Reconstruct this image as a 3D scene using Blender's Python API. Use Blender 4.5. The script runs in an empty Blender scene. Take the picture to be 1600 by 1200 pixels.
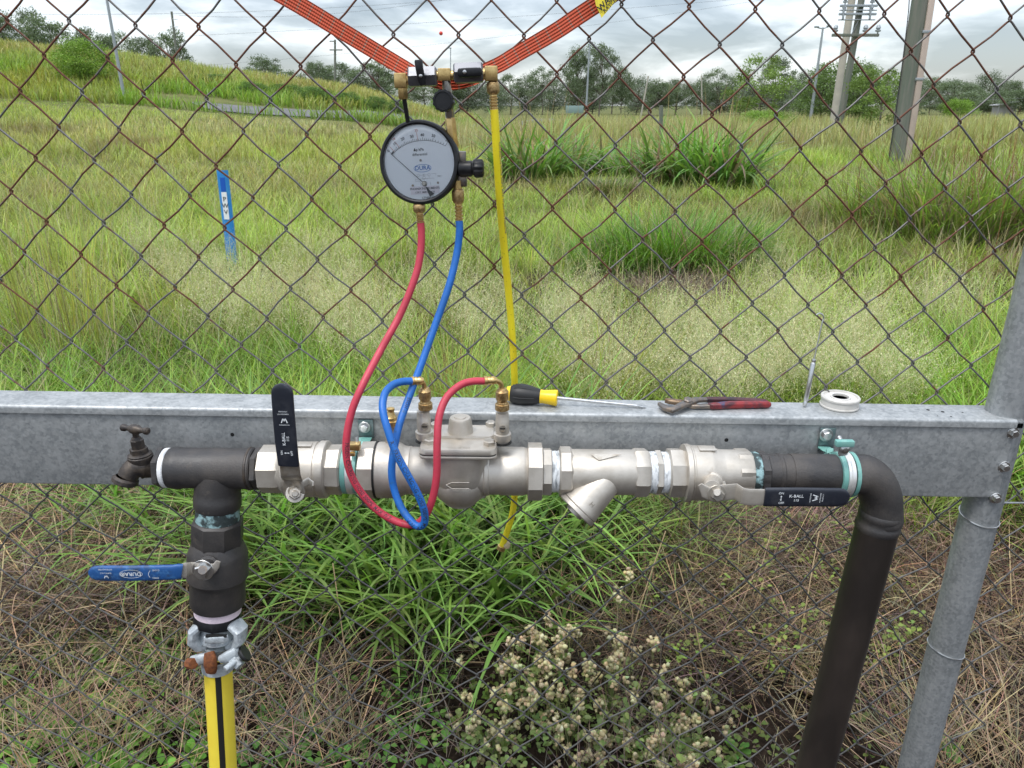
import bpy, bmesh, math, random
import numpy as np
from mathutils import Vector, Matrix
V = Vector
scene = bpy.context.scene
COL = scene.collection
random.seed(5)
rng = np.random.default_rng(11)

# ------------------------------------------------------------ camera
EYE = 1.45
F = 1180.0
PITCH = math.atan(435 / 1180.0)
CP, SP = math.cos(PITCH), math.sin(PITCH)
cam_d = bpy.data.cameras.new("camera")
cam = bpy.data.objects.new("camera", cam_d)
COL.objects.link(cam)
cam.location = (0, 0, EYE)
cam.rotation_euler = (math.pi / 2 - PITCH, 0, 0)
cam_d.sensor_width = 36
cam_d.lens = F / 1600 * 36
cam_d.clip_start = 0.02
cam_d.clip_end = 6000
cam_d.dof.use_dof = True
cam_d.dof.focus_distance = 1.06
cam_d.dof.aperture_fstop = 24
scene.camera = cam
scene.render.resolution_x, scene.render.resolution_y = 1024, 768
scene.view_settings.view_transform = 'Standard'
scene.view_settings.look = 'None'
scene.view_settings.exposure = 0.45
scene.view_settings.gamma = 1

# ------------------------------------------------------------ world: overcast
world = bpy.data.worlds.new("World")
scene.world = world
world.use_nodes = True
nt = world.node_tree
nt.nodes.clear()
def N(t, nt_=None, **k):
    n = (nt_ or nt).nodes.new(t)
    for a, b in k.items(): setattr(n, a, b)
    return n
SUN_EL, SUN_AZ = math.radians(58), math.radians(-35)
out = N('ShaderNodeOutputWorld')
sky = N('ShaderNodeTexSky', sky_type='NISHITA', sun_disc=False)
sky.sun_elevation = SUN_EL
sky.sun_rotation = SUN_AZ
bg1 = N('ShaderNodeBackground'); bg1.inputs['Strength'].default_value = 0.05
nt.links.new(sky.outputs[0], bg1.inputs['Color'])
tc = N('ShaderNodeTexCoord')
sep = N('ShaderNodeSeparateXYZ'); nt.links.new(tc.outputs['Generated'], sep.inputs[0])
def math_(op, a, b=None, c=None, nt_=None):
    t_ = nt_ or nt
    n = t_.nodes.new('ShaderNodeMath'); n.operation = op
    for i, v in enumerate((a, b, c)):
        if v is None: continue
        if isinstance(v, (int, float)): n.inputs[i].default_value = v
        else: t_.links.new(v, n.inputs[i])
    return n.outputs[0]
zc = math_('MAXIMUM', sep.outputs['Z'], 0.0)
den = math_('ADD', zc, 0.22)
cx = math_('DIVIDE', sep.outputs['X'], den)
cy = math_('DIVIDE', sep.outputs['Y'], den)
comb = N('ShaderNodeCombineXYZ')
nt.links.new(cx, comb.inputs[0]); nt.links.new(cy, comb.inputs[1])
nz = N('ShaderNodeTexNoise'); nz.inputs['Scale'].default_value = 1.15; nz.inputs['Detail'].default_value = 9
nz.inputs['Roughness'].default_value = 0.55; nz.inputs['Distortion'].default_value = 0.35
nt.links.new(comb.outputs[0], nz.inputs['Vector'])
rmp = N('ShaderNodeValToRGB')
rmp.color_ramp.elements[0].position = 0.42; rmp.color_ramp.elements[0].color = (0.205, 0.225, 0.255, 1)
rmp.color_ramp.elements[1].position = 0.58; rmp.color_ramp.elements[1].color = (0.62, 0.64, 0.67, 1)
e = rmp.color_ramp.elements.new(0.50); e.color = (0.35, 0.375, 0.41, 1)
nt.links.new(nz.outputs['Fac'], rmp.inputs[0])
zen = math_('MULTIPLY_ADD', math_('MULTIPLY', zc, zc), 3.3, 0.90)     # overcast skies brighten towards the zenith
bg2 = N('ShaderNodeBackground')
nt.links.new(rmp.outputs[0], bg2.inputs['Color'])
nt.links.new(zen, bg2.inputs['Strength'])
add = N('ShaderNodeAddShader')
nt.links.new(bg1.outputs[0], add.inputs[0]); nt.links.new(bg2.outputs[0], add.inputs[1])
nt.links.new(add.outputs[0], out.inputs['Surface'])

sun_d = bpy.data.lights.new("sun", 'SUN')
sun_d.energy = 1.5
sun_d.angle = math.radians(14)
sun_d.color = (1.0, 0.96, 0.90)
sun = bpy.data.objects.new("sun", sun_d); COL.objects.link(sun)
sd = V((math.sin(SUN_AZ) * math.cos(SUN_EL), -0.55 * math.cos(SUN_EL), math.sin(SUN_EL)))
sun.rotation_euler = sd.to_track_quat('Z', 'Y').to_euler()
sky.sun_rotation = math.atan2(sd.x, sd.y)
sky.sun_elevation = math.asin(sd.normalized().z)

# ------------------------------------------------------------ measuring helpers (1600x1200 photo pixels -> metres)
def W(px, py, D):
    u = (px - 800) / F; v = (py - 600) / F
    dy = CP - v * SP; dz = -SP - v * CP
    t = D / dy
    return V((u * t, D, EYE + dz * t))
def G(px, py, z=0.0):
    u = (px - 800) / F; v = (py - 600) / F
    dy = CP - v * SP; dz = -SP - v * CP
    t = (z - EYE) / dz
    return V((u * t, dy * t, z))
def proj(p):
    x, y, z = p[0], p[1], p[2] - EYE
    d = y * CP - z * SP
    return 800 + F * x / d, 600 - F * (y * SP + z * CP) / d
def mpp(py, D):
    v = (py - 600) / F
    return D / (CP - v * SP) / F

# ------------------------------------------------------------ materials
def mat(name, base, rough=0.5, metal=0.0, col2=None, scale=20, lo=0.4, hi=0.6, bump=0.0, bscale=None,
        col3=None, s3=60, lo3=0.6, hi3=0.7, spec=0.5, rough2=None, detail=4, stretch=None, coat=0):
    m = bpy.data.materials.new(name); m.use_nodes = True
    t = m.node_tree; b = t.nodes['Principled BSDF']
    b.inputs['Base Color'].default_value = (*base, 1)
    b.inputs['Roughness'].default_value = rough
    b.inputs['Metallic'].default_value = metal
    b.inputs['Specular IOR Level'].default_value = spec
    b.inputs['Coat Weight'].default_value = coat
    if col2 or bump:
        c = t.nodes.new('ShaderNodeTexCoord'); vec = c.outputs['Object']
        if stretch:
            mp = t.nodes.new('ShaderNodeMapping'); mp.inputs['Scale'].default_value = stretch
            t.links.new(vec, mp.inputs[0]); vec = mp.outputs[0]
    def noise(s, lo_, hi_, det):
        n = t.nodes.new('ShaderNodeTexNoise'); n.inputs['Scale'].default_value = s; n.inputs['Detail'].default_value = det
        n.inputs['Roughness'].default_value = 0.6
        t.links.new(vec, n.inputs['Vector'])
        r = t.nodes.new('ShaderNodeMapRange'); r.inputs['From Min'].default_value = lo_; r.inputs['From Max'].default_value = hi_
        t.links.new(n.outputs['Fac'], r.inputs['Value'])
        return n, r.outputs[0]
    if col2:
        n, f = noise(scale, lo, hi, detail)
        mx = t.nodes.new('ShaderNodeMix'); mx.data_type = 'RGBA'
        mx.inputs['A'].default_value = (*base, 1); mx.inputs['B'].default_value = (*col2, 1)
        t.links.new(f, mx.inputs['Factor']); o = mx.outputs['Result']
        if rough2 is not None:
            mr = t.nodes.new('ShaderNodeMapRange'); mr.inputs['To Min'].default_value = rough; mr.inputs['To Max'].default_value = rough2
            t.links.new(f, mr.inputs['Value']); t.links.new(mr.outputs[0], b.inputs['Roughness'])
        if col3:
            n3, f3 = noise(s3, lo3, hi3, 5)
            m3 = t.nodes.new('ShaderNodeMix'); m3.data_type = 'RGBA'
            t.links.new(o, m3.inputs['A']); m3.inputs['B'].default_value = (*col3, 1)
            t.links.new(f3, m3.inputs['Factor']); o = m3.outputs['Result']
        t.links.new(o, b.inputs['Base Color'])
    if bump:
        n, f = noise(bscale or scale, 0.2, 0.8, 5)
        bp = t.nodes.new('ShaderNodeBump'); bp.inputs['Strength'].default_value = bump; bp.inputs['Distance'].default_value = 0.002
        t.links.new(n.outputs['Fac'], bp.inputs['Height']); t.links.new(bp.outputs[0], b.inputs['Normal'])
    return m

def attr_mat(name, transl=0.35, rough=0.6, spec=0.25, tcol=1.25):
    m = bpy.data.materials.new(name); m.use_nodes = True
    t = m.node_tree; b = t.nodes['Principled BSDF']; o = t.nodes['Material Output']
    a = t.nodes.new('ShaderNodeAttribute'); a.attribute_name = 'col'
    t.links.new(a.outputs['Color'], b.inputs['Base Color'])
    b.inputs['Roughness'].default_value = rough; b.inputs['Specular IOR Level'].default_value = spec
    if transl:
        tr = t.nodes.new('ShaderNodeBsdfTranslucent')
        mu = t.nodes.new('ShaderNodeMix'); mu.data_type = 'RGBA'; mu.blend_type = 'MULTIPLY'; mu.inputs['Factor'].default_value = 1
        t.links.new(a.outputs['Color'], mu.inputs['A']); mu.inputs['B'].default_value = (tcol, tcol * 1.05, tcol * 0.6, 1)
        t.links.new(mu.outputs['Result'], tr.inputs['Color'])
        ms = t.nodes.new('ShaderNodeMixShader'); ms.inputs[0].default_value = transl
        t.links.new(b.outputs[0], ms.inputs[1]); t.links.new(tr.outputs[0], ms.inputs[2])
        t.links.new(ms.outputs[0], o.inputs['Surface'])
    return m

M = {}
def galv(name, base, dark, lite, stretch=(1, 1, 1)):
    """hot-dip zinc: crystal spangle, streaks and dull grey bloom"""
    m = bpy.data.materials.new(name); m.use_nodes = True
    t = m.node_tree; b = t.nodes['Principled BSDF']; b.inputs['Metallic'].default_value = 0.45
    c = t.nodes.new('ShaderNodeTexCoord'); mp = t.nodes.new('ShaderNodeMapping'); mp.inputs['Scale'].default_value = stretch
    t.links.new(c.outputs['Object'], mp.inputs[0])
    def n_(s, d, r=.6):
        n = t.nodes.new('ShaderNodeTexNoise'); n.inputs['Scale'].default_value = s; n.inputs['Detail'].default_value = d; n.inputs['Roughness'].default_value = r
        t.links.new(mp.outputs[0], n.inputs['Vector']); return n.outputs['Fac']
    v = t.nodes.new('ShaderNodeTexVoronoi'); v.inputs['Scale'].default_value = 230; t.links.new(c.outputs['Object'], v.inputs['Vector'])
    sv = t.nodes.new('ShaderNodeSeparateColor'); t.links.new(v.outputs['Color'], sv.inputs[0])
    f = math_('MULTIPLY_ADD', n_(16, 9, .72), 1.5, -.45, t)
    f = math_('ADD', f, math_('MULTIPLY_ADD', sv.outputs[0], .34, -.17, t), None, t)
    f = math_('ADD', f, math_('MULTIPLY_ADD', n_(140, 4), .6, -.3, t), None, t)
    cr = t.nodes.new('ShaderNodeValToRGB'); cr.color_ramp.elements[0].position = .05; cr.color_ramp.elements[0].color = (*dark, 1)
    cr.color_ramp.elements[1].position = .75; cr.color_ramp.elements[1].color = (*lite, 1); e_ = cr.color_ramp.elements.new(.38); e_.color = (*base, 1)
    t.links.new(f, cr.inputs[0]); o = cr.outputs[0]
    # white bloom and dirt spots
    sp = t.nodes.new('ShaderNodeMapRange'); sp.inputs['From Min'].default_value = .66; sp.inputs['From Max'].default_value = .74; t.links.new(n_(60, 6, .7), sp.inputs['Value'])
    m3 = t.nodes.new('ShaderNodeMix'); m3.data_type = 'RGBA'; t.links.new(o, m3.inputs['A']); m3.inputs['B'].default_value = (.13, .13, .125, 1); t.links.new(math_('MULTIPLY', sp.outputs[0], .55, None, t), m3.inputs['Factor'])
    t.links.new(m3.outputs['Result'], b.inputs['Base Color'])
    t.links.new(math_('MULTIPLY_ADD', sv.outputs[1], .16, .44, t), b.inputs['Roughness'])
    bp = t.nodes.new('ShaderNodeBump'); bp.inputs['Strength'].default_value = .12; bp.inputs['Distance'].default_value = .001; t.links.new(n_(200, 3), bp.inputs['Height']); t.links.new(bp.outputs[0], b.inputs['Normal'])
    return m
M['galv'] = galv('galvanised_steel', (0.40, 0.415, 0.415), (0.28, 0.295, 0.30), (0.49, 0.50, 0.50))
M['post'] = galv('galvanised_pipe', (0.33, 0.345, 0.35), (0.23, 0.245, 0.25), (0.42, 0.43, 0.435), (1, 1, .3))
M['nickel'] = mat('nickel_plated_brass', (0.575, 0.535, 0.475), 0.50, 0.66, (0.44, 0.40, 0.34), 24, 0.42, 0.7, bump=0.10, bscale=420,
                  col3=(0.33, 0.26, 0.18), s3=38, lo3=0.68, hi3=0.85, rough2=0.5, detail=6)
M['nickel_old'] = mat('worn_nickel', (0.45, 0.42, 0.37), 0.38, 0.7, (0.30, 0.25, 0.19), 45, 0.45, 0.65, bump=0.2, bscale=300)
M['black'] = mat('black_pipe_plastic', (0.036, 0.034, 0.034), 0.44, 0.0, (0.070, 0.061, 0.054), 22, 0.42, 0.7, bump=0.25, bscale=320,
                 col3=(0.10, 0.085, 0.07), s3=70, lo3=0.64, hi3=0.8, detail=7, rough2=0.62)
M['blacknew'] = mat('black_nylon', (0.008, 0.0085, 0.010), 0.42, 0.0, (0.02, 0.02, 0.022), 60, 0.5, 0.7, spec=.35)
M['bronze'] = mat('dark_weathered_bronze', (0.035, 0.030, 0.028), 0.45, 0.3, (0.085, 0.065, 0.048), 60, 0.42, 0.68, bump=0.3, bscale=260)
M['brass'] = mat('brass', (0.66, 0.47, 0.20), 0.3, 0.9, (0.42, 0.27, 0.10), 90, 0.45, 0.7, bump=0.08, bscale=300, rough2=0.45)
M['knurl'] = mat('knurled_brass', (0.54, 0.38, 0.18), 0.4, 0.85, (0.33, 0.21, 0.09), 260, 0.42, 0.6, bump=0.3, bscale=420)
M['grip_black'] = mat('black_vinyl_grip', (0.014, 0.017, 0.026), 0.42, 0.0, (0.035, 0.037, 0.045), 35, 0.5, 0.72, bump=0.1, bscale=200)
M['grip_blue'] = mat('blue_vinyl_grip', (0.018, 0.085, 0.26), 0.45, 0.0, (0.03, 0.05, 0.09), 70, 0.5, 0.72, bump=0.1, bscale=200,
                     col3=(0.05, 0.16, 0.36), s3=120, lo3=0.55, hi3=0.7)
M['red_hose'] = mat('red_rubber', (0.50, 0.040, 0.070), 0.42, 0.0, (0.40, 0.030, 0.052), 30, 0.4, 0.7, bump=.15, bscale=260, col3=(.30, .045, .05), s3=95, lo3=.60, hi3=.74, rough2=.6)
M['blue_hose'] = mat('blue_rubber', (0.010, 0.13, 0.47), 0.40, 0.0, (0.009, 0.10, 0.34), 30, 0.4, 0.7, bump=.15, bscale=260, col3=(.03, .10, .22), s3=95, lo3=.60, hi3=.74, rough2=.6)
M['yellow_hose'] = mat('yellow_rubber_scuffed', (0.92, 0.78, 0.02), 0.5, 0.0, (0.88, 0.70, 0.02), 30, 0.4, 0.7, col3=(0.20, 0.15, 0.03), s3=300, lo3=0.66, hi3=0.70)
M['layflat'] = mat('yellow_layflat_hose', (0.83, 0.66, 0.06), 0.5, 0.0, (0.78, 0.58, 0.05), 14, 0.4, 0.7, bump=0.05, bscale=50)
M['stripe'] = mat('black_hose_stripe', (0.015, 0.015, 0.014), 0.5)
M['zinc'] = mat('cast_zinc', (0.50, 0.54, 0.56), 0.5, 0.3, (0.33, 0.36, 0.38), 90, 0.45, 0.65, bump=0.5, bscale=220, col3=(0.62, 0.65, 0.66), s3=160, lo3=0.56, hi3=0.7)
M['rust'] = mat('rust', (0.23, 0.075, 0.022), 0.8, 0.0, (0.11, 0.035, 0.014), 160, 0.4, 0.65, bump=0.5, bscale=300)
M['tape'] = mat('thread_seal_tape', (0.72, 0.74, 0.75), 0.5, 0.0, (0.30, 0.32, 0.33), 260, 0.50, 0.66, bump=0.5, bscale=350, stretch=(1, .25, .25))
M['tape_white'] = mat('white_thread_tape', (0.80, 0.80, 0.79), 0.5, 0.0, (0.70, 0.71, 0.72), 120, 0.4, 0.7, bump=0.3, bscale=350)
M['tape_pink'] = mat('pink_thread_tape', (0.80, 0.66, 0.72), 0.5, 0.0, (0.72, 0.60, 0.66), 120, 0.4, 0.7, bump=0.4, bscale=350)
M['paste'] = mat('blue_thread_paste', (0.27, 0.42, 0.43), 0.6, 0.0, (0.035, 0.05, 0.05), 75, 0.44, 0.54, bump=0.6, bscale=250)
M['teal'] = mat('teal_coated_band', (0.15, 0.35, 0.31), 0.45, 0.0, (0.27, 0.45, 0.40), 60, 0.5, 0.75)
M['teal_dark'] = mat('dark_teal_plate', (0.13, 0.19, 0.19), 0.4, 0.5, (0.26, 0.33, 0.33), 50, 0.45, 0.7)
M['band'] = mat('polished_band', (0.70, 0.70, 0.68), 0.35, 0.5, (0.55, 0.55, 0.54), 60, 0.5, 0.7)
M['steel'] = mat('bright_steel', (0.62, 0.62, 0.61), 0.28, 0.95, (0.45, 0.45, 0.44), 120, 0.45, 0.7)
M['darksteel'] = mat('oily_tool_steel', (0.20, 0.18, 0.165), 0.35, 0.85, (0.33, 0.25, 0.18), 120, 0.45, 0.7, bump=0.15, bscale=200)
M['rubber'] = mat('black_rubber', (0.012, 0.012, 0.012), 0.5)
M['dial'] = mat('dial_white', (0.88, 0.89, 0.90), 0.5)
M['ink'] = mat('black_ink', (0.02, 0.02, 0.025), 0.5)
M['greyink'] = mat('grey_ink', (0.12, 0.12, 0.13), 0.5)
M['redink'] = mat('red_ink', (0.55, 0.09, 0.04), 0.5)
M['blueink'] = mat('blue_ink', (0.02, 0.16, 0.50), 0.5)
M['whiteink'] = mat('white_print', (0.75, 0.78, 0.80), 0.5)
M['sticker'] = mat('paper_sticker', (0.78, 0.72, 0.75), 0.5)
M['label'] = mat('white_label', (0.76, 0.78, 0.79), 0.5)
M['hole'] = mat('hole_black', (0.004, 0.004, 0.004), 0.9)
M['chrome'] = mat('satin_grey_valve_body', (0.17, 0.175, 0.19), 0.34, 0.6, (0.10, 0.10, 0.115), 70, 0.5, 0.75)
M['screw_yellow'] = mat('yellow_plastic', (0.82, 0.55, 0.01), 0.35)
M['pl_red'] = mat('red_dipped_grip', (0.24, 0.020, 0.022), 0.4, 0.0, (0.06, 0.014, 0.02), 50, 0.46, 0.62, col3=(0.03, 0.06, 0.14), s3=30, lo3=0.62, hi3=0.7)
M['ptfe'] = mat('white_plastic_spool', (0.56, 0.54, 0.50), 0.4, 0.0, (0.48, 0.46, 0.42), 60, 0.4, 0.7)
M['marker'] = mat('blue_marker_plastic', (0.015, 0.20, 0.55), 0.5, 0.0, (0.04, 0.26, 0.58), 12, 0.4, 0.7)
M['marker2'] = mat('deep_blue_sticker', (0.006, 0.09, 0.45), 0.4)
M['tagyellow'] = mat('yellow_tag_vinyl', (0.72, 0.60, 0.03), 0.4)
M['timber'] = mat('treated_timber_pole', (0.115, 0.135, 0.105), 0.8, 0.0, (0.17, 0.165, 0.14), 2.2, 0.4, 0.65, bump=0.8, bscale=8, stretch=(6, 6, 0.5), detail=6)
M['concrete'] = mat('concrete_pole', (0.40, 0.37, 0.31), 0.8, 0.0, (0.32, 0.30, 0.26), 2, 0.4, 0.7)
M['conduit'] = mat('pinkish_conduit', (0.55, 0.44, 0.38), 0.6, 0.0, (0.46, 0.37, 0.32), 3, 0.4, 0.7)
M['polegrey'] = mat('grey_metal_pole', (0.32, 0.35, 0.37), 0.5, 0.4)
M['wiregrey'] = mat('aerial_wire', (0.14, 0.15, 0.16), 0.6)
M['bark'] = mat('tree_bark', (0.12, 0.10, 0.08), 0.85, 0.0, (0.22, 0.20, 0.17), 3, 0.45, 0.65, stretch=(4, 4, 1))
M['ballred'] = mat('red_marker_ball', (0.65, 0.05, 0.03), 0.5)
M['shedwall'] = mat('pale_shed_metal', (0.27, 0.26, 0.25), 0.6)
M['shedroof'] = mat('shed_roof_metal', (0.30, 0.30, 0.31), 0.5)
M['teal_box'] = mat('pale_teal_box', (0.20, 0.28, 0.27), 0.6)
M['drop'] = mat('water_drop', (0.75, 0.77, 0.78), 0.05)
M['drop'].node_tree.nodes['Principled BSDF'].inputs['Transmission Weight'].default_value = .9
M['drop'].node_tree.nodes['Principled BSDF'].inputs['IOR'].default_value = 1.33
M['leaf'] = attr_mat('leaf', 0.30, 0.55)
M['grass'] = attr_mat('grass_blade', 0.38, 0.5, 0.35)
M['dry'] = attr_mat('dry_straw', 0.22, 0.7, 0.2, 1.1)
M['seed'] = attr_mat('seed_head', 0.30, 0.7, 0.2, 1.1)

# chain-link wire: dull zinc with whole bands of rust
def wire_mat():
    m = bpy.data.materials.new('rusty_fence_wire'); m.use_nodes = True
    t = m.node_tree; b = t.nodes['Principled BSDF']
    a = t.nodes.new('ShaderNodeAttribute'); a.attribute_name = 'rust'
    c = t.nodes.new('ShaderNodeTexCoord')
    n = t.nodes.new('ShaderNodeTexNoise'); n.inputs['Scale'].default_value = 45; n.inputs['Detail'].default_value = 6
    t.links.new(c.outputs['Object'], n.inputs['Vector'])
    s = math_('ADD', a.outputs['Fac'], math_('MULTIPLY_ADD', n.outputs['Fac'], 1.6, -0.8, t), None, t)
    r = t.nodes.new('ShaderNodeMapRange'); r.inputs['From Min'].default_value = 0.38; r.inputs['From Max'].default_value = 0.62
    t.links.new(s, r.inputs['Value'])
    n2 = t.nodes.new('ShaderNodeTexNoise'); n2.inputs['Scale'].default_value = 300; n2.inputs['Detail'].default_value = 4
    t.links.new(c.outputs['Object'], n2.inputs['Vector'])
    z = t.nodes.new('ShaderNodeMix'); z.data_type = 'RGBA'
    z.inputs['A'].default_value = (0.19, 0.185, 0.175, 1); z.inputs['B'].default_value = (0.10, 0.095, 0.09, 1)
    t.links.new(n2.outputs['Fac'], z.inputs['Factor'])
    q = t.nodes.new('ShaderNodeMix'); q.data_type = 'RGBA'
    q.inputs['A'].default_value = (0.17, 0.060, 0.026, 1); q.inputs['B'].default_value = (0.07, 0.032, 0.022, 1)
    t.links.new(n2.outputs['Fac'], q.inputs['Factor'])
    x = t.nodes.new('ShaderNodeMix'); x.data_type = 'RGBA'
    t.links.new(r.outputs[0], x.inputs['Factor']); t.links.new(z.outputs['Result'], x.inputs['A']); t.links.new(q.outputs['Result'], x.inputs['B'])
    t.links.new(x.outputs['Result'], b.inputs['Base Color'])
    mm = math_('MULTIPLY_ADD', r.outputs[0], -0.5, 0.5, t); t.links.new(mm, b.inputs['Metallic'])
    rr = math_('MULTIPLY_ADD', r.outputs[0], 0.35, 0.5, t); t.links.new(rr, b.inputs['Roughness'])
    return m
M['wire'] = wire_mat()

# orange webbing: woven ribs and grey tracer threads, in metres along the strap (uv)
def webbing():
    m = bpy.data.materials.new('orange_webbing'); m.use_nodes = True
    t = m.node_tree; b = t.nodes['Principled BSDF']; b.inputs['Roughness'].default_value = 0.75
    uv = t.nodes.new('ShaderNodeAttribute'); uv.attribute_name = 'strap'
    sp = t.nodes.new('ShaderNodeSeparateXYZ'); t.links.new(uv.outputs['Vector'], sp.inputs[0])
    ribs = math_('SINE', math_('MULTIPLY', sp.outputs['Y'], 6.2832 * 5.5, None, t), None, None, t)
    cross = math_('SINE', math_('MULTIPLY', sp.outputs['X'], 2100, None, t), None, None, t)
    fr = math_('FRACT', math_('MULTIPLY', sp.outputs['X'], 62, None, t), None, None, t)
    tr = math_('LESS_THAN', fr, 0.16, None, t)
    rb = math_('GREATER_THAN', ribs, -0.2, None, t)
    tr2 = math_('MULTIPLY', tr, rb, None, t)
    dark = math_('MULTIPLY_ADD', ribs, 0.22, 0.5, t)
    mx = t.nodes.new('ShaderNodeMix'); mx.data_type = 'RGBA'
    mx.inputs['A'].default_value = (0.40, 0.05, 0.022, 1); mx.inputs['B'].default_value = (0.62, 0.10, 0.035, 1)
    t.links.new(dark, mx.inputs['Factor'])
    m2 = t.nodes.new('ShaderNodeMix'); m2.data_type = 'RGBA'
    t.links.new(mx.outputs['Result'], m2.inputs['A']); m2.inputs['B'].default_value = (0.30, 0.17, 0.12, 1)
    t.links.new(tr2, m2.inputs['Factor']); t.links.new(m2.outputs['Result'], b.inputs['Base Color'])
    h = math_('ADD', ribs, math_('MULTIPLY', cross, 0.3, None, t), None, t)
    bp = t.nodes.new('ShaderNodeBump'); bp.inputs['Strength'].default_value = 0.6; bp.inputs['Distance'].default_value = 0.0008
    t.links.new(h, bp.inputs['Height']); t.links.new(bp.outputs[0], b.inputs['Normal'])
    return m
M['web'] = webbing()

# ------------------------------------------------------------ mesh builder
def perp(d):
    d = d.normalized()
    a = V((0, 0, 1)) if abs(d.z) < 0.9 else V((0, 1, 0))
    u = d.cross(a).normalized()
    return u, d.cross(u).normalized()

class MB:
    def __init__(s): s.v = []; s.f = []; s.attr = []
    def quad_rings(s, rings, caps=True, closed=False):
        b = len(s.v); n = len(rings[0])
        for r in rings: s.v.extend(r)
        k = len(rings)
        for i in range(k - 1 + (1 if closed else 0)):
            for j in range(n):
                a0 = b + i * n; a1 = b + ((i + 1) % k) * n
                s.f.append((a0 + j, a0 + (j + 1) % n, a1 + (j + 1) % n, a1 + j))
        if caps and not closed:
            s.f.append(tuple(b + j for j in reversed(range(n))))
            s.f.append(tuple(b + (k - 1) * n + j for j in range(n)))
    def lathe(s, a, d, prof, seg=24, rot=0.0, caps=True, squash=1.0):
        d = d.normalized(); u, w = perp(d)
        rings = []
        for t, r in prof:
            c = a + d * t
            rings.append([c + u * (r * math.cos(rot + 2 * math.pi * j / seg)) + w * (squash * r * math.sin(rot + 2 * math.pi * j / seg)) for j in range(seg)])
        s.quad_rings(rings, caps)
        return s
    def cyl(s, a, b, r, seg=16, r2=None, ch=0.0, rot=0.0):
        L = (b - a).length; r2 = r if r2 is None else r2
        if ch: prof = [(0, r - ch), (ch, r), (L - ch, r2), (L, r2 - ch)]
        else: prof = [(0, r), (L, r2)]
        return s.lathe(a, b - a, prof, seg, rot)
    def tube(s, pts, r, seg=10, caps=True, closed=False, frames=None):
        n = len(pts); rs = r if isinstance(r, (list, tuple)) else [r] * n
        tg = []
        for i in range(n):
            a = pts[max(i - 1, 0)]; b = pts[min(i + 1, n - 1)]
            if closed: a = pts[i - 1]; b = pts[(i + 1) % n]
            tg.append((b - a).normalized())
        u, w = perp(tg[0]); rings = []
        for i in range(n):
            if i: u = (u - tg[i] * u.dot(tg[i])).normalized(); w = tg[i].cross(u)
            rings.append([pts[i] + u * rs[i] * math.cos(2 * math.pi * j / seg) + w * rs[i] * math.sin(2 * math.pi * j / seg) for j in range(seg)])
        s.quad_rings(rings, caps, closed)
        return s
    def box(s, c, hx, hy, hz, ax=V((1, 0, 0)), ay=V((0, 1, 0)), az=V((0, 0, 1)), bev=0.0, seg=2):
        bm = bmesh.new(); bmesh.ops.create_cube(bm, size=2)
        for v in bm.verts: v.co = V((v.co.x * hx, v.co.y * hy, v.co.z * hz))
        if bev: bmesh.ops.bevel(bm, geom=list(bm.edges), offset=bev, segments=seg, profile=0.5, affect='EDGES')
        b = len(s.v)
        bm.verts.index_update()
        for v in bm.verts: s.v.append(c + ax * v.co.x + ay * v.co.y + az * v.co.z)
        for f in bm.faces: s.f.append(tuple(b + v.index for v in f.verts))
        bm.free(); return s
    def strip(s, pts, widths, th, side, n=3.0, seg=14):
        """bar with a rounded-rectangle section; side = direction of its width"""
        rings = []; k = len(pts)
        ths = th if isinstance(th, (list, tuple)) else [th] * k
        for i in range(k):
            a = pts[max(i - 1, 0)]; b = pts[min(i + 1, k - 1)]
            t = (b - a).normalized(); sv = (side - t * side.dot(t)).normalized(); nv = t.cross(sv)
            ring = []
            for j in range(seg):
                an = 2 * math.pi * (j + 0.5) / seg; c_, s_ = math.cos(an), math.sin(an)
                x = math.copysign(abs(c_) ** (2 / n), c_); y = math.copysign(abs(s_) ** (2 / n), s_)
                ring.append(pts[i] + sv * x * widths[i] / 2 + nv * y * ths[i] / 2)
            rings.append(ring)
        s.quad_rings(rings); return s
    def sphere(s, c, r, seg=12, sc=(1, 1, 1)):
        rings = []; m = seg // 2
        for i in range(1, m):
            p = math.pi * i / m
            rings.append([c + V((r * sc[0] * math.sin(p) * math.cos(2 * math.pi * j / seg), r * sc[1] * math.sin(p) * math.sin(2 * math.pi * j / seg), -r * sc[2] * math.cos(p))) for j in range(seg)])
        b = len(s.v); s.quad_rings(rings, False)
        s.v.append(c - V((0, 0, r * sc[2]))); s.v.append(c + V((0, 0, r * sc[2])))
        lo, hi = len(s.v) - 2, len(s.v) - 1; l = b + (m - 2) * seg
        for j in range(seg):
            s.f.append((b + (j + 1) % seg, b + j, lo)); s.f.append((l + j, l + (j + 1) % seg, hi))
        return s
    def poly(s, pts, normal, th):
        """flat polygon extruded by th along normal"""
        b = len(s.v); n = len(pts)
        s.v.extend(pts); s.v.extend([p + normal * th for p in pts])
        s.f.append(tuple(b + i for i in reversed(range(n)))); s.f.append(tuple(b + n + i for i in range(n)))
        for i in range(n): s.f.append((b + i, b + (i + 1) % n, b + n + (i + 1) % n, b + n + i))
        return s
    def bolt(s, p, nrm, r, h, washer=True):
        nrm = nrm.normalized()
        if washer: s.cyl(p, p + nrm * 0.0015, r * 1.45, 20, ch=0.0004)
        s.lathe(p + nrm * 0.001, nrm, [(0, r), (h * .8, r), (h, r * .84)], 6, 0.3)
        return s
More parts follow.
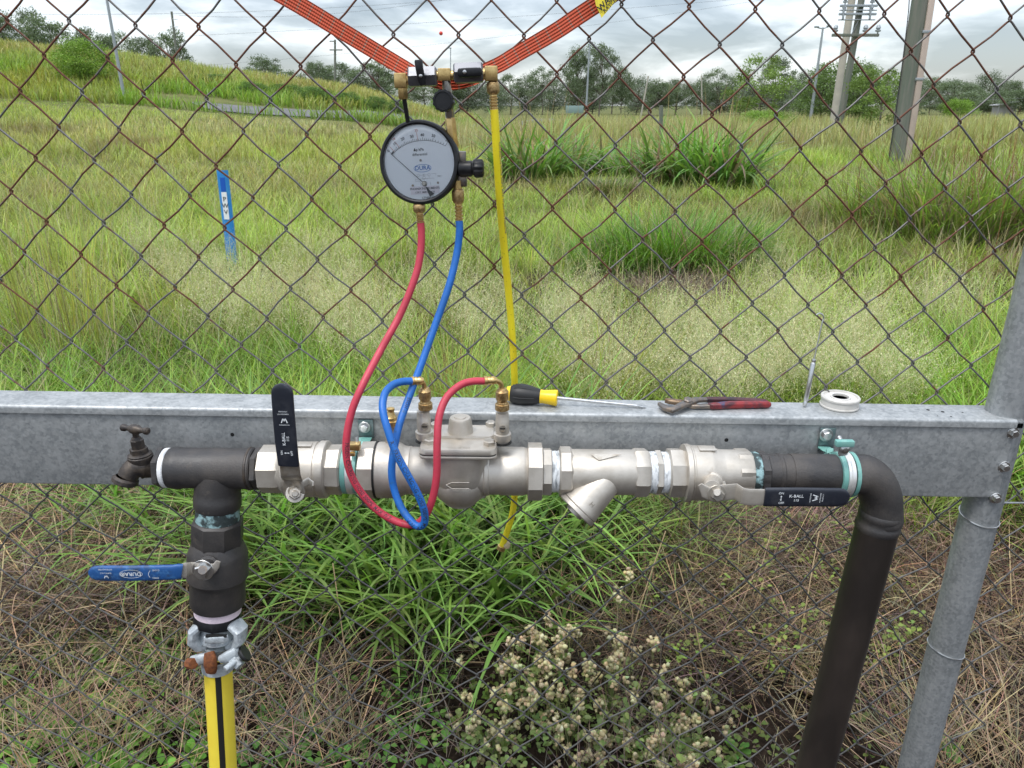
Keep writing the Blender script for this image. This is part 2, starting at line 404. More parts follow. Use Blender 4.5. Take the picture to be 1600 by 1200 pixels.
    def text(s, txt, o, xd, yd, size, align='CENTER', fn=None, bold=0.0, space=1.0):
        cu = bpy.data.curves.new('t', 'FONT'); cu.body = txt; cu.size = 1.0; cu.align_x = align; cu.align_y = 'CENTER'
        cu.resolution_u = 2; cu.offset = bold; cu.space_character = space
        ob = bpy.data.objects.new('t', cu)
        me = bpy.data.meshes.new_from_object(ob)
        b = len(s.v)
        for v in me.vertices:
            x, y = v.co.x * size, v.co.y * size
            s.v.append(fn(x, y) if fn else o + xd * x + yd * y)
        for p in me.polygons: s.f.append(tuple(b + i for i in p.vertices))
        bpy.data.objects.remove(ob); bpy.data.curves.remove(cu); bpy.data.meshes.remove(me)
        return s

ORG = {}
def thing(name, label, cat, loc, group=None):
    o = bpy.data.objects.new(name, None); COL.objects.link(o)
    o.location = loc; o.empty_display_size = 0.1
    o['label'] = label; o['category'] = cat
    if group: o['group'] = group
    ORG[o.name] = V(loc); return o
def mesh_of(name, mb, m, org, angle=35):
    me = bpy.data.meshes.new(name)
    me.from_pydata([tuple(p - org) for p in mb.v], [], mb.f)
    me.materials.append(m)
    me.validate()
    bm = bmesh.new(); bm.from_mesh(me); bmesh.ops.recalc_face_normals(bm, faces=bm.faces); bm.to_mesh(me); bm.free()
    me.shade_smooth()
    try: me.set_sharp_from_angle(angle=math.radians(angle))
    except Exception: pass
    return me
def part(name, mb, m, parent, label=None, angle=35, flat=False):
    if isinstance(m, str): m = M[m]
    org = ORG[parent.name]
    if flat:
        me = bpy.data.meshes.new(name); me.from_pydata([tuple(p - org) for p in mb.v], [], mb.f); me.materials.append(m)
    else: me = mesh_of(name, mb, m, org, angle)
    o = bpy.data.objects.new(name, me); COL.objects.link(o); o.parent = parent
    ORG[o.name] = org
    if label: o['label'] = label
    return o
def solo(name, mb, m, label, cat, loc=None, group=None, angle=35):
    if isinstance(m, str): m = M[m]
    loc = V(loc) if loc is not None else mb.v[0].copy()
    me = mesh_of(name, mb, m, loc, angle)
    o = bpy.data.objects.new(name, me); COL.objects.link(o); o.location = loc
    o['label'] = label; o['category'] = cat
    if group: o['group'] = group
    ORG[o.name] = loc; return o
def copy_tree(o, loc, label, rz=0, sc=1.0):
    c = o.copy(); COL.objects.link(c); c.location = loc; c.rotation_euler = (0, 0, rz); c.scale = (sc,) * 3 if isinstance(sc, (int, float)) else sc
    c['label'] = label
    for ch in [x for x in COL.objects if x.parent == o]:
        d = ch.copy(); COL.objects.link(d); d.parent = c
        for g in [x for x in COL.objects if x.parent == ch]:
            h = g.copy(); COL.objects.link(h); h.parent = d
    return c
def spline(pts, n=8):
    out = []
    P = [pts[0] * 2 - pts[1]] + list(pts) + [pts[-1] * 2 - pts[-2]]
    for i in range(1, len(P) - 2):
        p0, p1, p2, p3 = P[i - 1:i + 3]
        for k in range(n):
            t = k / n
            out.append(0.5 * ((2 * p1) + (p2 - p0) * t + (2 * p0 - 5 * p1 + 4 * p2 - p3) * t * t + (3 * p1 - p0 - 3 * p2 + p3) * t ** 3))
    out.append(pts[-1]); return out
def circle(c, u, w, r, n=24): return [c + u * r * math.cos(2 * math.pi * i / n) + w * r * math.sin(2 * math.pi * i / n) for i in range(n)]
X, Y, Z = V((1, 0, 0)), V((0, 1, 0)), V((0, 0, 1))

# ============================================================ TERRAIN
def sm(t): t = np.clip(t, 0, 1); return t * t * (3 - 2 * t)
def terrain(x, y):
    x = np.asarray(x, float); y = np.asarray(y, float)
    ang = x / np.clip(y, 14, 66)
    A_ = np.interp(-ang, [-.02, .08, .19, .337, .47, .63, .9], [0, .03, .40, .62, .86, 1.0, 1.12])
    hill = 5.5 * A_ * (.33 * sm((y - 13) / 32) + .67 * sm((y - 39) / 24)) * (1 - .55 * sm((y - 64) / 24)) * (1 - sm((y - 110) / 60))
    roll = 0.10 * np.sin(x * 0.21 + 1.3) * np.sin(y * 0.17) * sm((y - 6) / 12) * (1 - sm((y - 120) / 60))
    return hill + roll
def vnoise(x, y, s, seed):
    r = np.random.default_rng(seed).random((256, 256))
    x = np.asarray(x) * s + 1000; y = np.asarray(y) * s + 1000
    xi = np.floor(x).astype(int); yi = np.floor(y).astype(int); fx = x - xi; fy = y - yi
    fx = fx * fx * (3 - 2 * fx); fy = fy * fy * (3 - 2 * fy)
    a = r[xi % 256, yi % 256]; b = r[(xi + 1) % 256, yi % 256]; c = r[xi % 256, (yi + 1) % 256]; d = r[(xi + 1) % 256, (yi + 1) % 256]
    return (a * (1 - fx) + b * fx) * (1 - fy) + (c * (1 - fx) + d * fx) * fy
def fb(x, y, s, seed): return (vnoise(x, y, s, seed) + 0.5 * vnoise(x, y, s * 2.1, seed + 1) + 0.25 * vnoise(x, y, s * 4.3, seed + 2)) / 1.75

def add_np(name, verts, faces_flat, loops_per, cols, m, kind=None, parent=None):
    me = bpy.data.meshes.new(name)
    nv = len(verts); nf = len(faces_flat) // loops_per
    me.vertices.add(nv); me.vertices.foreach_set('co', np.asarray(verts, np.float32).ravel())
    me.loops.add(nf * loops_per); me.loops.foreach_set('vertex_index', np.asarray(faces_flat, np.int32).ravel())
    me.polygons.add(nf); me.polygons.foreach_set('loop_start', np.arange(0, nf * loops_per, loops_per, dtype=np.int32))
    try: me.polygons.foreach_set('loop_total', np.full(nf, loops_per, np.int32))
    except Exception: pass
    me.update(calc_edges=True)
    if cols is not None:
        a = me.color_attributes.new('col', 'FLOAT_COLOR', 'POINT')
        c4 = np.ones((nv, 4), np.float32); c4[:, :3] = cols
        a.data.foreach_set('color', c4.ravel())
    me.materials.append(m)
    o = bpy.data.objects.new(name, me); COL.objects.link(o)
    if kind: o['kind'] = kind
    if parent: o.parent = parent; ORG[o.name] = ORG[parent.name]
    return o

# rows fan out from the fence so that near soil is fine and far ground coarse
ys = np.concatenate([np.array([-60, -25, -10, -4, -1.5, -0.5]), np.arange(0.2, 4, 0.035), np.geomspace(4, 140, 150), np.geomspace(150, 3500, 14)])
us = np.concatenate([-np.geomspace(6, 1.2, 8), np.linspace(-1.1, 1.1, 150), np.geomspace(1.2, 6, 8)])
YY, UU = np.meshgrid(ys, us, indexing='ij')
XX = UU * (np.abs(YY) * 0.9 + 1.6)
ZZ = terrain(XX, YY)
near = 1 - sm((YY - 2.2) / 2.0)
ZZ = ZZ + near * (0.05 * (fb(XX, YY, 3.0, 3) - 0.5) + 0.035 * (fb(XX, YY, 14, 7) - 0.5))
tv = np.stack([XX, YY, ZZ], -1).reshape(-1, 3)
nr, nc = XX.shape
ii, jj = np.meshgrid(np.arange(nr - 1), np.arange(nc - 1), indexing='ij')
q = np.stack([ii * nc + jj, ii * nc + jj + 1, (ii + 1) * nc + jj + 1, (ii + 1) * nc + jj], -1).reshape(-1)
gm = bpy.data.materials.new('field_ground'); gm.use_nodes = True
t = gm.node_tree; b = t.nodes['Principled BSDF']; b.inputs['Roughness'].default_value = 0.95; b.inputs['Specular IOR Level'].default_value = 0.1
c = t.nodes.new('ShaderNodeTexCoord')
n1 = t.nodes.new('ShaderNodeTexNoise'); n1.inputs['Scale'].default_value = 24; n1.inputs['Detail'].default_value = 10; n1.inputs['Roughness'].default_value = 0.7
n2 = t.nodes.new('ShaderNodeTexNoise'); n2.inputs['Scale'].default_value = 0.35; n2.inputs['Detail'].default_value = 8; n2.inputs['Roughness'].default_value = 0.7
for n in (n1, n2): t.links.new(c.outputs['Object'], n.inputs['Vector'])
soil = t.nodes.new('ShaderNodeValToRGB'); soil.color_ramp.elements[0].position = 0.35; soil.color_ramp.elements[0].color = (0.008, 0.0055, 0.004, 1)  # dark humus taken near-black, putting undergrowth shade into the soil colour
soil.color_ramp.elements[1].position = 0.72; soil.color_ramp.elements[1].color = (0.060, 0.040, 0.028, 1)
t.links.new(n1.outputs['Fac'], soil.inputs[0])
gr = t.nodes.new('ShaderNodeValToRGB'); gr.color_ramp.elements[0].position = 0.35; gr.color_ramp.elements[0].color = (0.075, 0.095, 0.025, 1)
gr.color_ramp.elements[1].position = 0.65; gr.color_ramp.elements[1].color = (0.17, 0.165, 0.07, 1)
t.links.new(n2.outputs['Fac'], gr.inputs[0])
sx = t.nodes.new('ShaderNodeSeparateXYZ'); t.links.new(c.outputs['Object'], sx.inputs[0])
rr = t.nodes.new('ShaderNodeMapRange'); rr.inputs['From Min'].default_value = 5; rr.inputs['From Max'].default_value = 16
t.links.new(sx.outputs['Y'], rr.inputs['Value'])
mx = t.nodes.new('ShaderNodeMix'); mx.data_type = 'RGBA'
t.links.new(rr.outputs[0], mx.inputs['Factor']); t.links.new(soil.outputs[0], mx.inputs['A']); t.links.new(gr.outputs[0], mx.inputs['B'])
t.links.new(mx.outputs['Result'], b.inputs['Base Color'])
bp = t.nodes.new('ShaderNodeBump'); bp.inputs['Distance'].default_value = 0.02; bp.inputs['Strength'].default_value = 0.8
t.links.new(n1.outputs['Fac'], bp.inputs['Height']); t.links.new(bp.outputs[0], b.inputs['Normal'])
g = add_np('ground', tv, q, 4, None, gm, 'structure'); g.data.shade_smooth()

# road: a gravelled strip along the foot of the rise
rm = mat('grey_gravel_road', (0.13, 0.13, 0.135), 0.9, 0.0, (0.09, 0.09, 0.095), 1.2, 0.35, 0.65, col3=(0.20, 0.19, 0.18), s3=6, lo3=0.5, hi3=0.7)
road_c = spline([V((-17.5, 44.5, 0)), V((-14.5, 43.4, 0)), V((-11.3, 43.6, 0)), V((-8.5, 45.2, 0)), V((-6.0, 49, 0)), V((-2.7, 57, 0)), V((2, 70, 0)), V((6, 90, 0))], 14)
rv = []; rf = []
for i, p in enumerate(road_c):
    a = road_c[max(i - 1, 0)]; b_ = road_c[min(i + 1, len(road_c) - 1)]
    n_ = (b_ - a).normalized().cross(Z)
    for k in range(9):
        w_ = (k - 4) / 4 * 2.3 * min(1, .15 + i / 16)
        qx, qy = p.x + n_.x * w_, p.y + n_.y * w_
        rv.append((qx, qy, float(terrain(qx, qy)) + 0.05))
for i in range(len(road_c) - 1):
    for k in range(8):
        a = i * 9 + k; rf += [a, a + 1, a + 10, a + 9]
road = add_np('road', rv, rf, 4, None, rm, 'structure'); road.data.shade_smooth()
road_np = np.array([(p.x, p.y) for p in road_c])
def road_dist(x, y):
    d = np.full(np.shape(x), 1e9)
    for rx, ry in road_np: d = np.minimum(d, np.hypot(x - rx, y - ry))
    return d

# ============================================================ GRASS MACHINERY
def pproj(x, y, z):
    z = z - EYE; d = y * CP - z * SP
    return 800 + F * x / d, 600 - F * (y * SP + z * CP) / d
def ribbons(x, y, z, L, w, yaw, a0, a1, segs, c0, c1, twist=0.6, tip=True):
    """arching blades; returns verts, tris, cols"""
    n = len(x); T = np.linspace(0, 1, segs + 1)
    side = yaw + np.pi / 2 + rng.uniform(-twist, twist, n)
    sxv, syv = np.cos(side), np.sin(side)
    px = x.copy(); py = y.copy(); pz = z.copy()
    vs = np.zeros((n, 2 * segs + 1, 3)); cs = np.zeros((n, 2 * segs + 1, 3))
    for i in range(segs + 1):
        t = T[i]
        if i:
            a = a0 + (a1 - a0) * (t - 0.5 / segs)
            px = px + np.sin(a) * np.cos(yaw) * L / segs; py = py + np.sin(a) * np.sin(yaw) * L / segs
            pz = pz + np.cos(a) * L / segs
            pz = np.maximum(pz, z + 0.004)
        ww = w * 0.5 * (1 - t) ** 0.55 * (0.6 + 0.8 * min(t * 3, 1) * 0.5)
        cc = c0 * (1 - t) + c1 * t  # a darker c0 paints shade towards the roots
        if i < segs:
            vs[:, 2 * i] = np.stack([px - sxv * ww, py - syv * ww, pz], -1)
            vs[:, 2 * i + 1] = np.stack([px + sxv * ww, py + syv * ww, pz], -1)
            cs[:, 2 * i] = cc; cs[:, 2 * i + 1] = cc
        else:
            vs[:, 2 * i] = np.stack([px, py, pz], -1); cs[:, 2 * i] = cc
    tri = []
    for i in range(segs - 1):
        a = 2 * i; tri += [[a, a + 1, a + 3], [a, a + 3, a + 2]]
    a = 2 * (segs - 1); tri += [[a, a + 1, a + 2]]
    tri = np.array(tri)
    fs = (np.arange(n)[:, None, None] * (2 * segs + 1) + tri[None]).reshape(-1)
    return vs.reshape(-1, 3), fs, cs.reshape(-1, 3)
class Bag:
    def __init__(s): s.v = []; s.f = []; s.c = []; s.n = 0
    def add(s, v, f, c):
        s.v.append(v); s.f.append(f + s.n); s.c.append(c); s.n += len(v)
    def make(s, name, m, kind='stuff', parent=None, label=None, cat=None, org=None):
        v = np.concatenate(s.v)
        if parent is not None: v = v - np.array(ORG[parent.name])[None]
        elif org is not None: v = v - np.array(org)[None]
        o = add_np(name, v, np.concatenate(s.f), 3, np.concatenate(s.c), m, kind, parent)
        if org is not None: o.location = org
        if label: o['label'] = label
        if cat: o['category'] = cat
        return o
def jit(c, n, s=0.15):
    c = np.asarray(c)[None] if np.ndim(c) == 1 else c
    return np.clip(c * (1 + rng.normal(0, s, (n, 1))) * (1 + rng.normal(0, s * 0.35, (n, 3))), 0.004, 0.8)

TAN = np.array([.43, .35, .175]); OLIVE = np.array([.265, .29, .072]); GREEN = np.array([.185, .335, .042]); BRIGHT = np.array([.315, .425, .078])
DGREEN = np.array([.055, .125, .024]); BROWN = np.array([.20, .15, .08]); PALE = np.array([.48, .43, .26]); STRAW = np.array([.46, .34, .20]); GREYSTRAW = np.array([.27, .205, .155])
# patches of the field, by where their grass stands in the view: (px, py, rx, ry, colour, weight, height factor)
PATCH = [
    (150, 215, 330, 30, TAN, .8, 1.0), (500, 195, 300, 14, PALE, 1.2, .8), (300, 265, 330, 40, OLIVE * 1.1 + TAN * .3, .9, 1.0),
    (100, 300, 120, 25, BROWN, .7, 1.0), (420, 280, 130, 25, BROWN * 1.1, .6, 1.1), (60, 240, 90, 16, BRIGHT * .9, .6, 1), (250, 330, 150, 30, BRIGHT, .5, 1),
    (950, 320, 260, 28, BRIGHT * 1.05, 1.6, .55), (1250, 270, 200, 26, BRIGHT, 1.2, .6), (1300, 215, 260, 14, PALE * .95, 1.2, .8), (640, 300, 120, 30, OLIVE, .7, 1),
    (1270, 350, 70, 40, BROWN * 1.3, .8, 1.0), (1050, 390, 130, 40, GREEN * .8, 1.0, 1.0), (1500, 420, 150, 40, BRIGHT * .95, 1.2, .6),
    (1560, 210, 160, 22, OLIVE, .9, 1.2), (800, 470, 1100, 45, BRIGHT * .85, .8, .8), (800, 570, 1200, 60, GREEN, 1.4, 1.0), (90, 560, 160, 50, GREEN * .85, .8, 1.0),
    (50, 470, 160, 60, OLIVE + GREEN * .4, .8, 1.1), (1500, 560, 120, 60, BRIGHT * .85, .8, 1.1), (870, 240, 250, 14, TAN, .7, .9), (30, 130, 60, 14, np.array([.42, .36, .04]), .8, 1)]
def field_col(x, y):
    px, py = pproj(x, y, terrain(x, y) + 0.15)
    n = fb(x, y, 0.55, 21); n2 = fb(x, y, 2.2, 31)
    base = OLIVE[None] * (1 - n)[:, None] * 1.4 + GREEN[None] * 0.5 + TAN[None] * (sm((n - .45) / .3))[:, None] * .45
    w = np.full(len(x), 0.5); c = base * w[:, None]; h = np.full(len(x), .9) * w
    for (a, b_, rx, ry, cc, ww, hh) in PATCH:
        g_ = ww * np.exp(-((px - a) / rx) ** 2 - ((py - b_) / ry) ** 2) * (0.5 + n2)
        c += cc[None] * g_[:, None]; w += g_; h += hh * g_
    c = c / w[:, None]
    n3 = fb(x, y, .28, 51); n4 = fb(x, y, 1.1, 57)
    c = c * (.55 + .85 * n4)[:, None]
    br = (sm((n3 - .58) / .12) * .55)[:, None]; c = c * (1 - br) + (BROWN * .95)[None] * br
    gp = (sm((n4 - .60) / .1) * .5)[:, None]; c = c * (1 - gp) + BRIGHT[None] * gp
    return c, h / w * (.75 + .5 * n4), px, py
EXCL = []   # no field grass inside: (x, y, r)
def excl(x, y):
    k = np.ones(len(x), bool)
    for (a, b_, r) in EXCL: k &= np.hypot(x - a, y - b_) > r
    return k
for (px_, py_, r_) in [(1050, 455, .55), (960, 440, .35), (1130, 470, .4), (940, 285, .9)]:
    p_ = G(px_, py_); EXCL.append((p_.x, p_.y, r_))

def scatter(n, y0, y1, power=1.0, x0=-300, x1=1900):
    """screen-even density falls off with distance as the eye needs it"""
    py = y0 + (y1 - y0) * rng.random(n) ** power
    v = (py - 600) / F; dy = CP - v * SP; dz = -SP - v * CP
    D = dy * (-EYE / dz)
    u = (rng.uniform(x0, x1, n) - 800) / F
    return u * (-EYE / dz), D
bag = Bag()
# far field, 15-75 m
x, y = scatter(95000, 184.5, 262, 1.15)
c, h, px, py = field_col(x, y); k = (road_dist(x, y) > 5.0) & excl(x, y); x, y, c, h = x[k], y[k], c[k], h[k]; n = len(x)
L = rng.uniform(.25, .5, n) * h * np.clip(1.15 - y / 120, .6, 1.1); L = np.where(road_dist(x, y) < 10, L * .3, L)
cc = jit(c, n, .17)
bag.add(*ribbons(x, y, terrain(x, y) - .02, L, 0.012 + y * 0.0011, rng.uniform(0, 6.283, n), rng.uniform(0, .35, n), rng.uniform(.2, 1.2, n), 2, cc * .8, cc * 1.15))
# the hill beyond the road
n = 60000
y = rng.uniform(40, 78, n) ** 1.0; x = -rng.uniform(.05, .85, n) * np.minimum(y, 70)
c, h, px, py = field_col(x, y); k = (road_dist(x, y) > 3.0); x, y, c = x[k], y[k], c[k]; n = len(x)
hn = fb(x, y, .12, 77)
c = c * .35 + np.where(hn[:, None] > .5, GREEN[None] * .95, OLIVE[None] * 1.0) * .65
crest = sm((y - 48) / 10); c = c * (1 - .45 * crest[:, None]) + TAN[None] * 1.0 * .45 * crest[:, None]
cc = jit(c, n, .2)
bag.add(*ribbons(x, y, terrain(x, y) - .05, rng.uniform(.4, 1.0, n), 0.03 + y * 0.0013, rng.uniform(0, 6.283, n), rng.uniform(0, .4, n), rng.uniform(.2, 1.2, n), 2, cc * .8, cc * 1.15))
# tall tan seeding grass in front of the far trees
n = 30000
y = rng.uniform(26, 62, n); x = rng.uniform(-.12, .85, n) * y
k = (road_dist(x, y) > 7) & (fb(x, y, .11, 63) > .40); x, y = x[k], y[k]; n = len(x)
mixf = fb(x, y, .3, 65)[:, None]
cc = jit((PALE * .92)[None] * mixf + (OLIVE * 1.1)[None] * (1 - mixf), n, .2)
bag.add(*ribbons(x, y, terrain(x, y) - .02, rng.uniform(.5, 1.15, n), 0.02 + y * 0.0008, rng.uniform(0, 6.283, n), rng.uniform(0, .25, n), rng.uniform(.1, .9, n), 2, cc * .8, cc * 1.15))
def tufts(nt, m, y0, y1, Lr, wf, spread, power=1.0, a1=(.7, 2.1), segs=3, dens=None):
    """grass in tufts: blades fan out from shared roots, one tone per tuft"""
    x, y = scatter(nt, y0, y1, power); k = y > 2.35; x, y = x[k], y[k]
    c, h, px, py = field_col(x, y); k = excl(x, y); x, y, c, h = x[k], y[k], c[k], h[k]; n = len(x)
    c = np.clip(c * rng.normal(1, .22, (n, 1)) * rng.normal(1, .07, (n, 3)), .01, .7); dd = rng.random(n) < .10; c[dd] = c[dd] * .35 + (PALE * .8)[None] * .65
    tl = rng.uniform(.6, 1.35, n) * h
    X_ = np.repeat(x, m); Y_ = np.repeat(y, m); N_ = n * m
    yaw = rng.uniform(0, 6.283, N_); rr = np.abs(rng.normal(0, 1, N_)) * spread * (1 + Y_ * .05)
    bx = X_ + np.cos(yaw) * rr; by = np.maximum(Y_ + np.sin(yaw) * rr, 2.3)
    cc = jit(np.repeat(c, m, 0), N_, .16)
    bag.add(*ribbons(bx, by, terrain(bx, by) - .02, rng.uniform(Lr[0], Lr[1], N_) * np.repeat(tl, m), wf[0] + by * wf[1], yaw + rng.normal(0, .5, N_), rng.uniform(0, .5, N_), rng.uniform(a1[0], a1[1], N_), segs, cc * .6, cc * 1.25))  # roots darkened, tips lightened: shade inside the tuft is painted on
tufts(4600, 11, 262, 330, (.22, .50), (.006, .00055), .06, 1.0, segs=2)
tufts(4600, 13, 330, 410, (.20, .48), (.005, .00055), .05, 1.0, segs=2)
tufts(3000, 24, 405, 760, (.18, .50), (.0035, .0009), .035, .9)
x, y = scatter(60000, 262, 430, 1.0)
c, h, px, py = field_col(x, y); k = excl(x, y); x, y, c, h = x[k], y[k], c[k], h[k]; n = len(x); cc = jit(c * .85, n, .2)
bag.add(*ribbons(x, y, terrain(x, y) - .02, rng.uniform(.12, .26, n) * h, 0.006 + y * 0.0005, rng.uniform(0, 6.283, n), rng.uniform(0, .5, n), rng.uniform(.4, 1.7, n), 2, cc * .7, cc * 1.15))
x, y = scatter(34000, 420, 780, 0.95); k = y > 2.4; x, y = x[k], y[k]
c, h, px, py = field_col(x, y); k = excl(x, y); x, y, c, h = x[k], y[k], c[k], h[k]; n = len(x); cc = jit(c * .8, n, .2)
bag.add(*ribbons(x, y, terrain(x, y) - .02, rng.uniform(.10, .24, n) * h, rng.uniform(.003, .006, n), rng.uniform(0, 6.283, n), rng.uniform(0, .6, n), rng.uniform(.6, 2.1, n), 2, cc * .6, cc * 1.15))
# taller dead culms standing out of the sward
x, y = scatter(4200, 235, 620, 1.0); k = (y > 2.6) & excl(x, y); x, y = x[k], y[k]; n = len(x); cc = jit(np.array([.46, .41, .23]), n, .2)
bag.add(*ribbons(x, y, terrain(x, y), rng.uniform(.35, .75, n), .0022 + y * .0005, rng.uniform(0, 6.283, n), rng.uniform(0, .35, n), rng.uniform(.2, 1.1, n), 4, cc * .8, cc))
bag.make('field_grass', M['grass'])

# fine open seed heads of love grass: a pale haze over the near field
def panicles(n, xs, ys_, zs, hgt, col, seedcol, nb=22, ns=36, size=1.0):
    T = Bag()
    yaw = rng.uniform(0, 6.283, n); lean = rng.uniform(.05, .55, n)
    # stems
    T.add(*ribbons(xs, ys_, zs, hgt, np.full(n, .0022), yaw, lean * .3, lean, 2, jit(col, n), jit(col, n)))
    tx = xs + np.cos(yaw) * hgt * np.sin(lean * .6); ty = ys_ + np.sin(yaw) * hgt * np.sin(lean * .6); tz = zs + hgt * np.cos(lean * .6)
    # branchlets
    m = n * nb; r = lambda a: np.repeat(a, nb)
    up = rng.random(m)
    bx = r(tx) - np.cos(r(yaw)) * (1 - up) * .16 * size * np.sin(r(lean)); by = r(ty) - np.sin(r(yaw)) * (1 - up) * .16 * size * np.sin(r(lean)); bz = r(tz) - (1 - up) * .16 * size
    T.add(*ribbons(bx, by, bz, rng.uniform(.04, .13, m) * size * (1.25 - up), np.full(m, .0014), rng.uniform(0, 6.283, m), rng.uniform(.5, 1.1, m), rng.uniform(.9, 1.8, m), 2, jit(seedcol, m, .2) * .85, jit(seedcol, m, .2)))
    # spikelets
    m = n * ns; r = lambda a: np.repeat(a, ns)
    rad = rng.uniform(.01, .10, m) * size; th = rng.uniform(0, 6.283, m); up = rng.random(m)
    bx = r(tx) + rad * np.cos(th); by = r(ty) + rad * np.sin(th); bz = r(tz) - (1 - up) * .17 * size + rng.uniform(0, .05, m)
    s = rng.uniform(.0025, .0055, m); a = rng.normal(0, 1, (3, m, 3)); a /= np.linalg.norm(a, axis=2, keepdims=True)
    vs = np.stack([np.stack([bx, by, bz], -1) + a[k_] * s[:, None] for k_ in range(3)], 1).reshape(-1, 3)
    cs = np.repeat(jit(seedcol, m, .22), 3, 0)
    T.add(vs, np.arange(3 * m), cs)
    return T
CLOUD = [(300, 395, 95, 38), (370, 440, 90, 45), (480, 420, 100, 50), (560, 470, 90, 55), (520, 365, 100, 25), (690, 420, 55, 40), (900, 470, 70, 65), (960, 540, 90, 45), (1080, 480, 90, 45), (1130, 545, 110, 45), (1230, 450, 80, 45), (1280, 520, 100, 50), (1360, 470, 70, 35), (1400, 550, 70, 30), (1480, 440, 60, 25), (230, 350, 60, 20), (1190, 395, 60, 20), (760, 470, 50, 50)]
PX, PY = [], []
for (a, b_, rx, ry) in CLOUD:
    m = int(rx * ry * 0.062)
    th_ = rng.uniform(0, 6.283, m); q_r = np.sqrt(rng.random(m)) * rng.uniform(.7, 1.1, m); qx = a + rx * q_r * np.cos(th_); qy = np.clip(b_ + ry * q_r * np.sin(th_), 318, 590)
    for i in range(m):
        p_ = G(qx[i], qy[i], .40)
        PX.append(p_.x); PY.append(p_.y)
PX = np.array(PX); PY = np.array(PY); k = excl(PX, PY) & (PY > 2.5); PX, PY = PX[k], PY[k]
n = len(PX)
T = panicles(n, PX, PY, np.zeros(n) - .01, rng.uniform(.32, .52, n), OLIVE * 1.1, np.array([.62, .59, .36]), 14, 40)
T.make('seed_head_grass', M['seed'])

# ---- undergrowth straight behind the mesh, 1.15 - 2.8 m
B = Bag()
def region(n, px0, px1, py0, py1, z=0.0):
    qx = rng.uniform(px0, px1, n); qy = rng.uniform(py0, py1, n)
    v = (qy - 600) / F; dy = CP - v * SP; dz = -SP - v * CP; t_ = (z - EYE) / dz
    return (qx - 800) / F * t_, dy * t_
def leafy(n, px0, px1, py0, py1, L, w, col, a0=(0, .6), a1=(.9, 2.3), segs=6, face=None, clump=None, bagx=None, zr=0.0):
    x, y = region(n, px0, px1, py0, py1)
    if clump:
        m = max(1, n // clump); cxs, cys = region(m, px0, px1, py0, py1); ix = rng.integers(0, m, n)
        x = cxs[ix] + rng.normal(0, .025, n); y = cys[ix] + rng.normal(0, .025, n)
    y = np.maximum(y, 1.18)
    yaw = rng.uniform(0, 6.283, n) if face is None else rng.normal(face, .9, n)
    # blades close to the mesh bend away from it
    close = (y < 1.45) & (np.sin(yaw) < 0); yaw = np.where(close, -yaw, yaw)
    cc = jit(col, n, .34 if zr else .22)
    LL = rng.uniform(*L, n); A0 = rng.uniform(*a0, n); A1 = rng.uniform(*a1, n)
    bare = np.minimum(np.hypot(x - .66, (y - 1.40) * .9) / .17, np.hypot(x + .06, (y - 1.52)) / .13)
    LL = LL * np.where(bare < 1, np.where(rng.random(n) < .8, .12, .7), 1)
    reach = LL * .75 * np.sin(yaw)
    LL = np.where(y + reach < 1.14, LL * .6, LL)
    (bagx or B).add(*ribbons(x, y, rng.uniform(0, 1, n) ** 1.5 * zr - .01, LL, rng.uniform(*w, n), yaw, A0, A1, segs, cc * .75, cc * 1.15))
# lush long grass, centre
LG = np.array([.165, .275, .055])
leafy(1000, 360, 900, 800, 1010, (.35, .75), (.010, .019), LG, clump=16, segs=7, a0=(0, .7), a1=(.9, 2.2))
leafy(560, 130, 430, 770, 900, (.3, .65), (.008, .015), LG * 1.05, clump=16)
leafy(620, 400, 960, 775, 900, (.4, .85), (.009, .017), LG * 1.15, clump=16)
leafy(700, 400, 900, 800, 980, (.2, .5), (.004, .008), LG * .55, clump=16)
leafy(500, 870, 1080, 780, 900, (.3, .55), (.004, .008), LG * .85 + TAN * .1, clump=14)
leafy(350, 900, 1150, 800, 960, (.25, .5), (.003, .006), np.array([.25, .22, .09]), clump=12)
leafy(500, 1350, 1700, 770, 860, (.3, .6), (.005, .010), BRIGHT * .75, clump=16)
leafy(1500, 1480, 1900, 640, 800, (.3, .6), (.005, .010), GREEN * 1.1, clump=18)
leafy(1100, -200, 450, 650, 760, (.25, .5), (.005, .009), GREEN * 1.05, clump=18)
leafy(45, 420, 800, 950, 1060, (.3, .6), (.009, .015), LG, clump=5)
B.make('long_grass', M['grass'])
# dry straw mats
B = Bag()
def straw(n, px0, px1, py0, py1, L, w, col, flat=(1.0, 1.7), a0=(.3, 1.5), segs=4):
    leafy(n, px0, px1, py0, py1, L, w, col, a0=a0, a1=flat, segs=segs)
def mat_(n, a0_, a1_, b0_, b1_, L, w, col, cl=14):
    leafy(n, a0_, a1_, b0_, b1_, L, w, col, a0=(.5, 1.5), a1=(.8, 2.0), segs=5, clump=cl, zr=.16)
mat_(3000, -250, 1700, 770, 1150, (.08, .26), (.003, .007), np.array([.030, .020, .014]))  # near-black thatch layers: shaded gaps between the straws, put in as colour
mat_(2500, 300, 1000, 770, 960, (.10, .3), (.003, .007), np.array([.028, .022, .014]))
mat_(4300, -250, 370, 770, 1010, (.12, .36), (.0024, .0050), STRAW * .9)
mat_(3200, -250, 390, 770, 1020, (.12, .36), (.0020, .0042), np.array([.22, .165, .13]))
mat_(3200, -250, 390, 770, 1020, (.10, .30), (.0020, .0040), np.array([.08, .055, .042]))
mat_(1900, -250, 560, 990, 1260, (.08, .28), (.0015, .0032), STRAW * .8)
mat_(1500, -250, 760, 980, 1260, (.06, .20), (.0013, .0028), GREYSTRAW * .8)
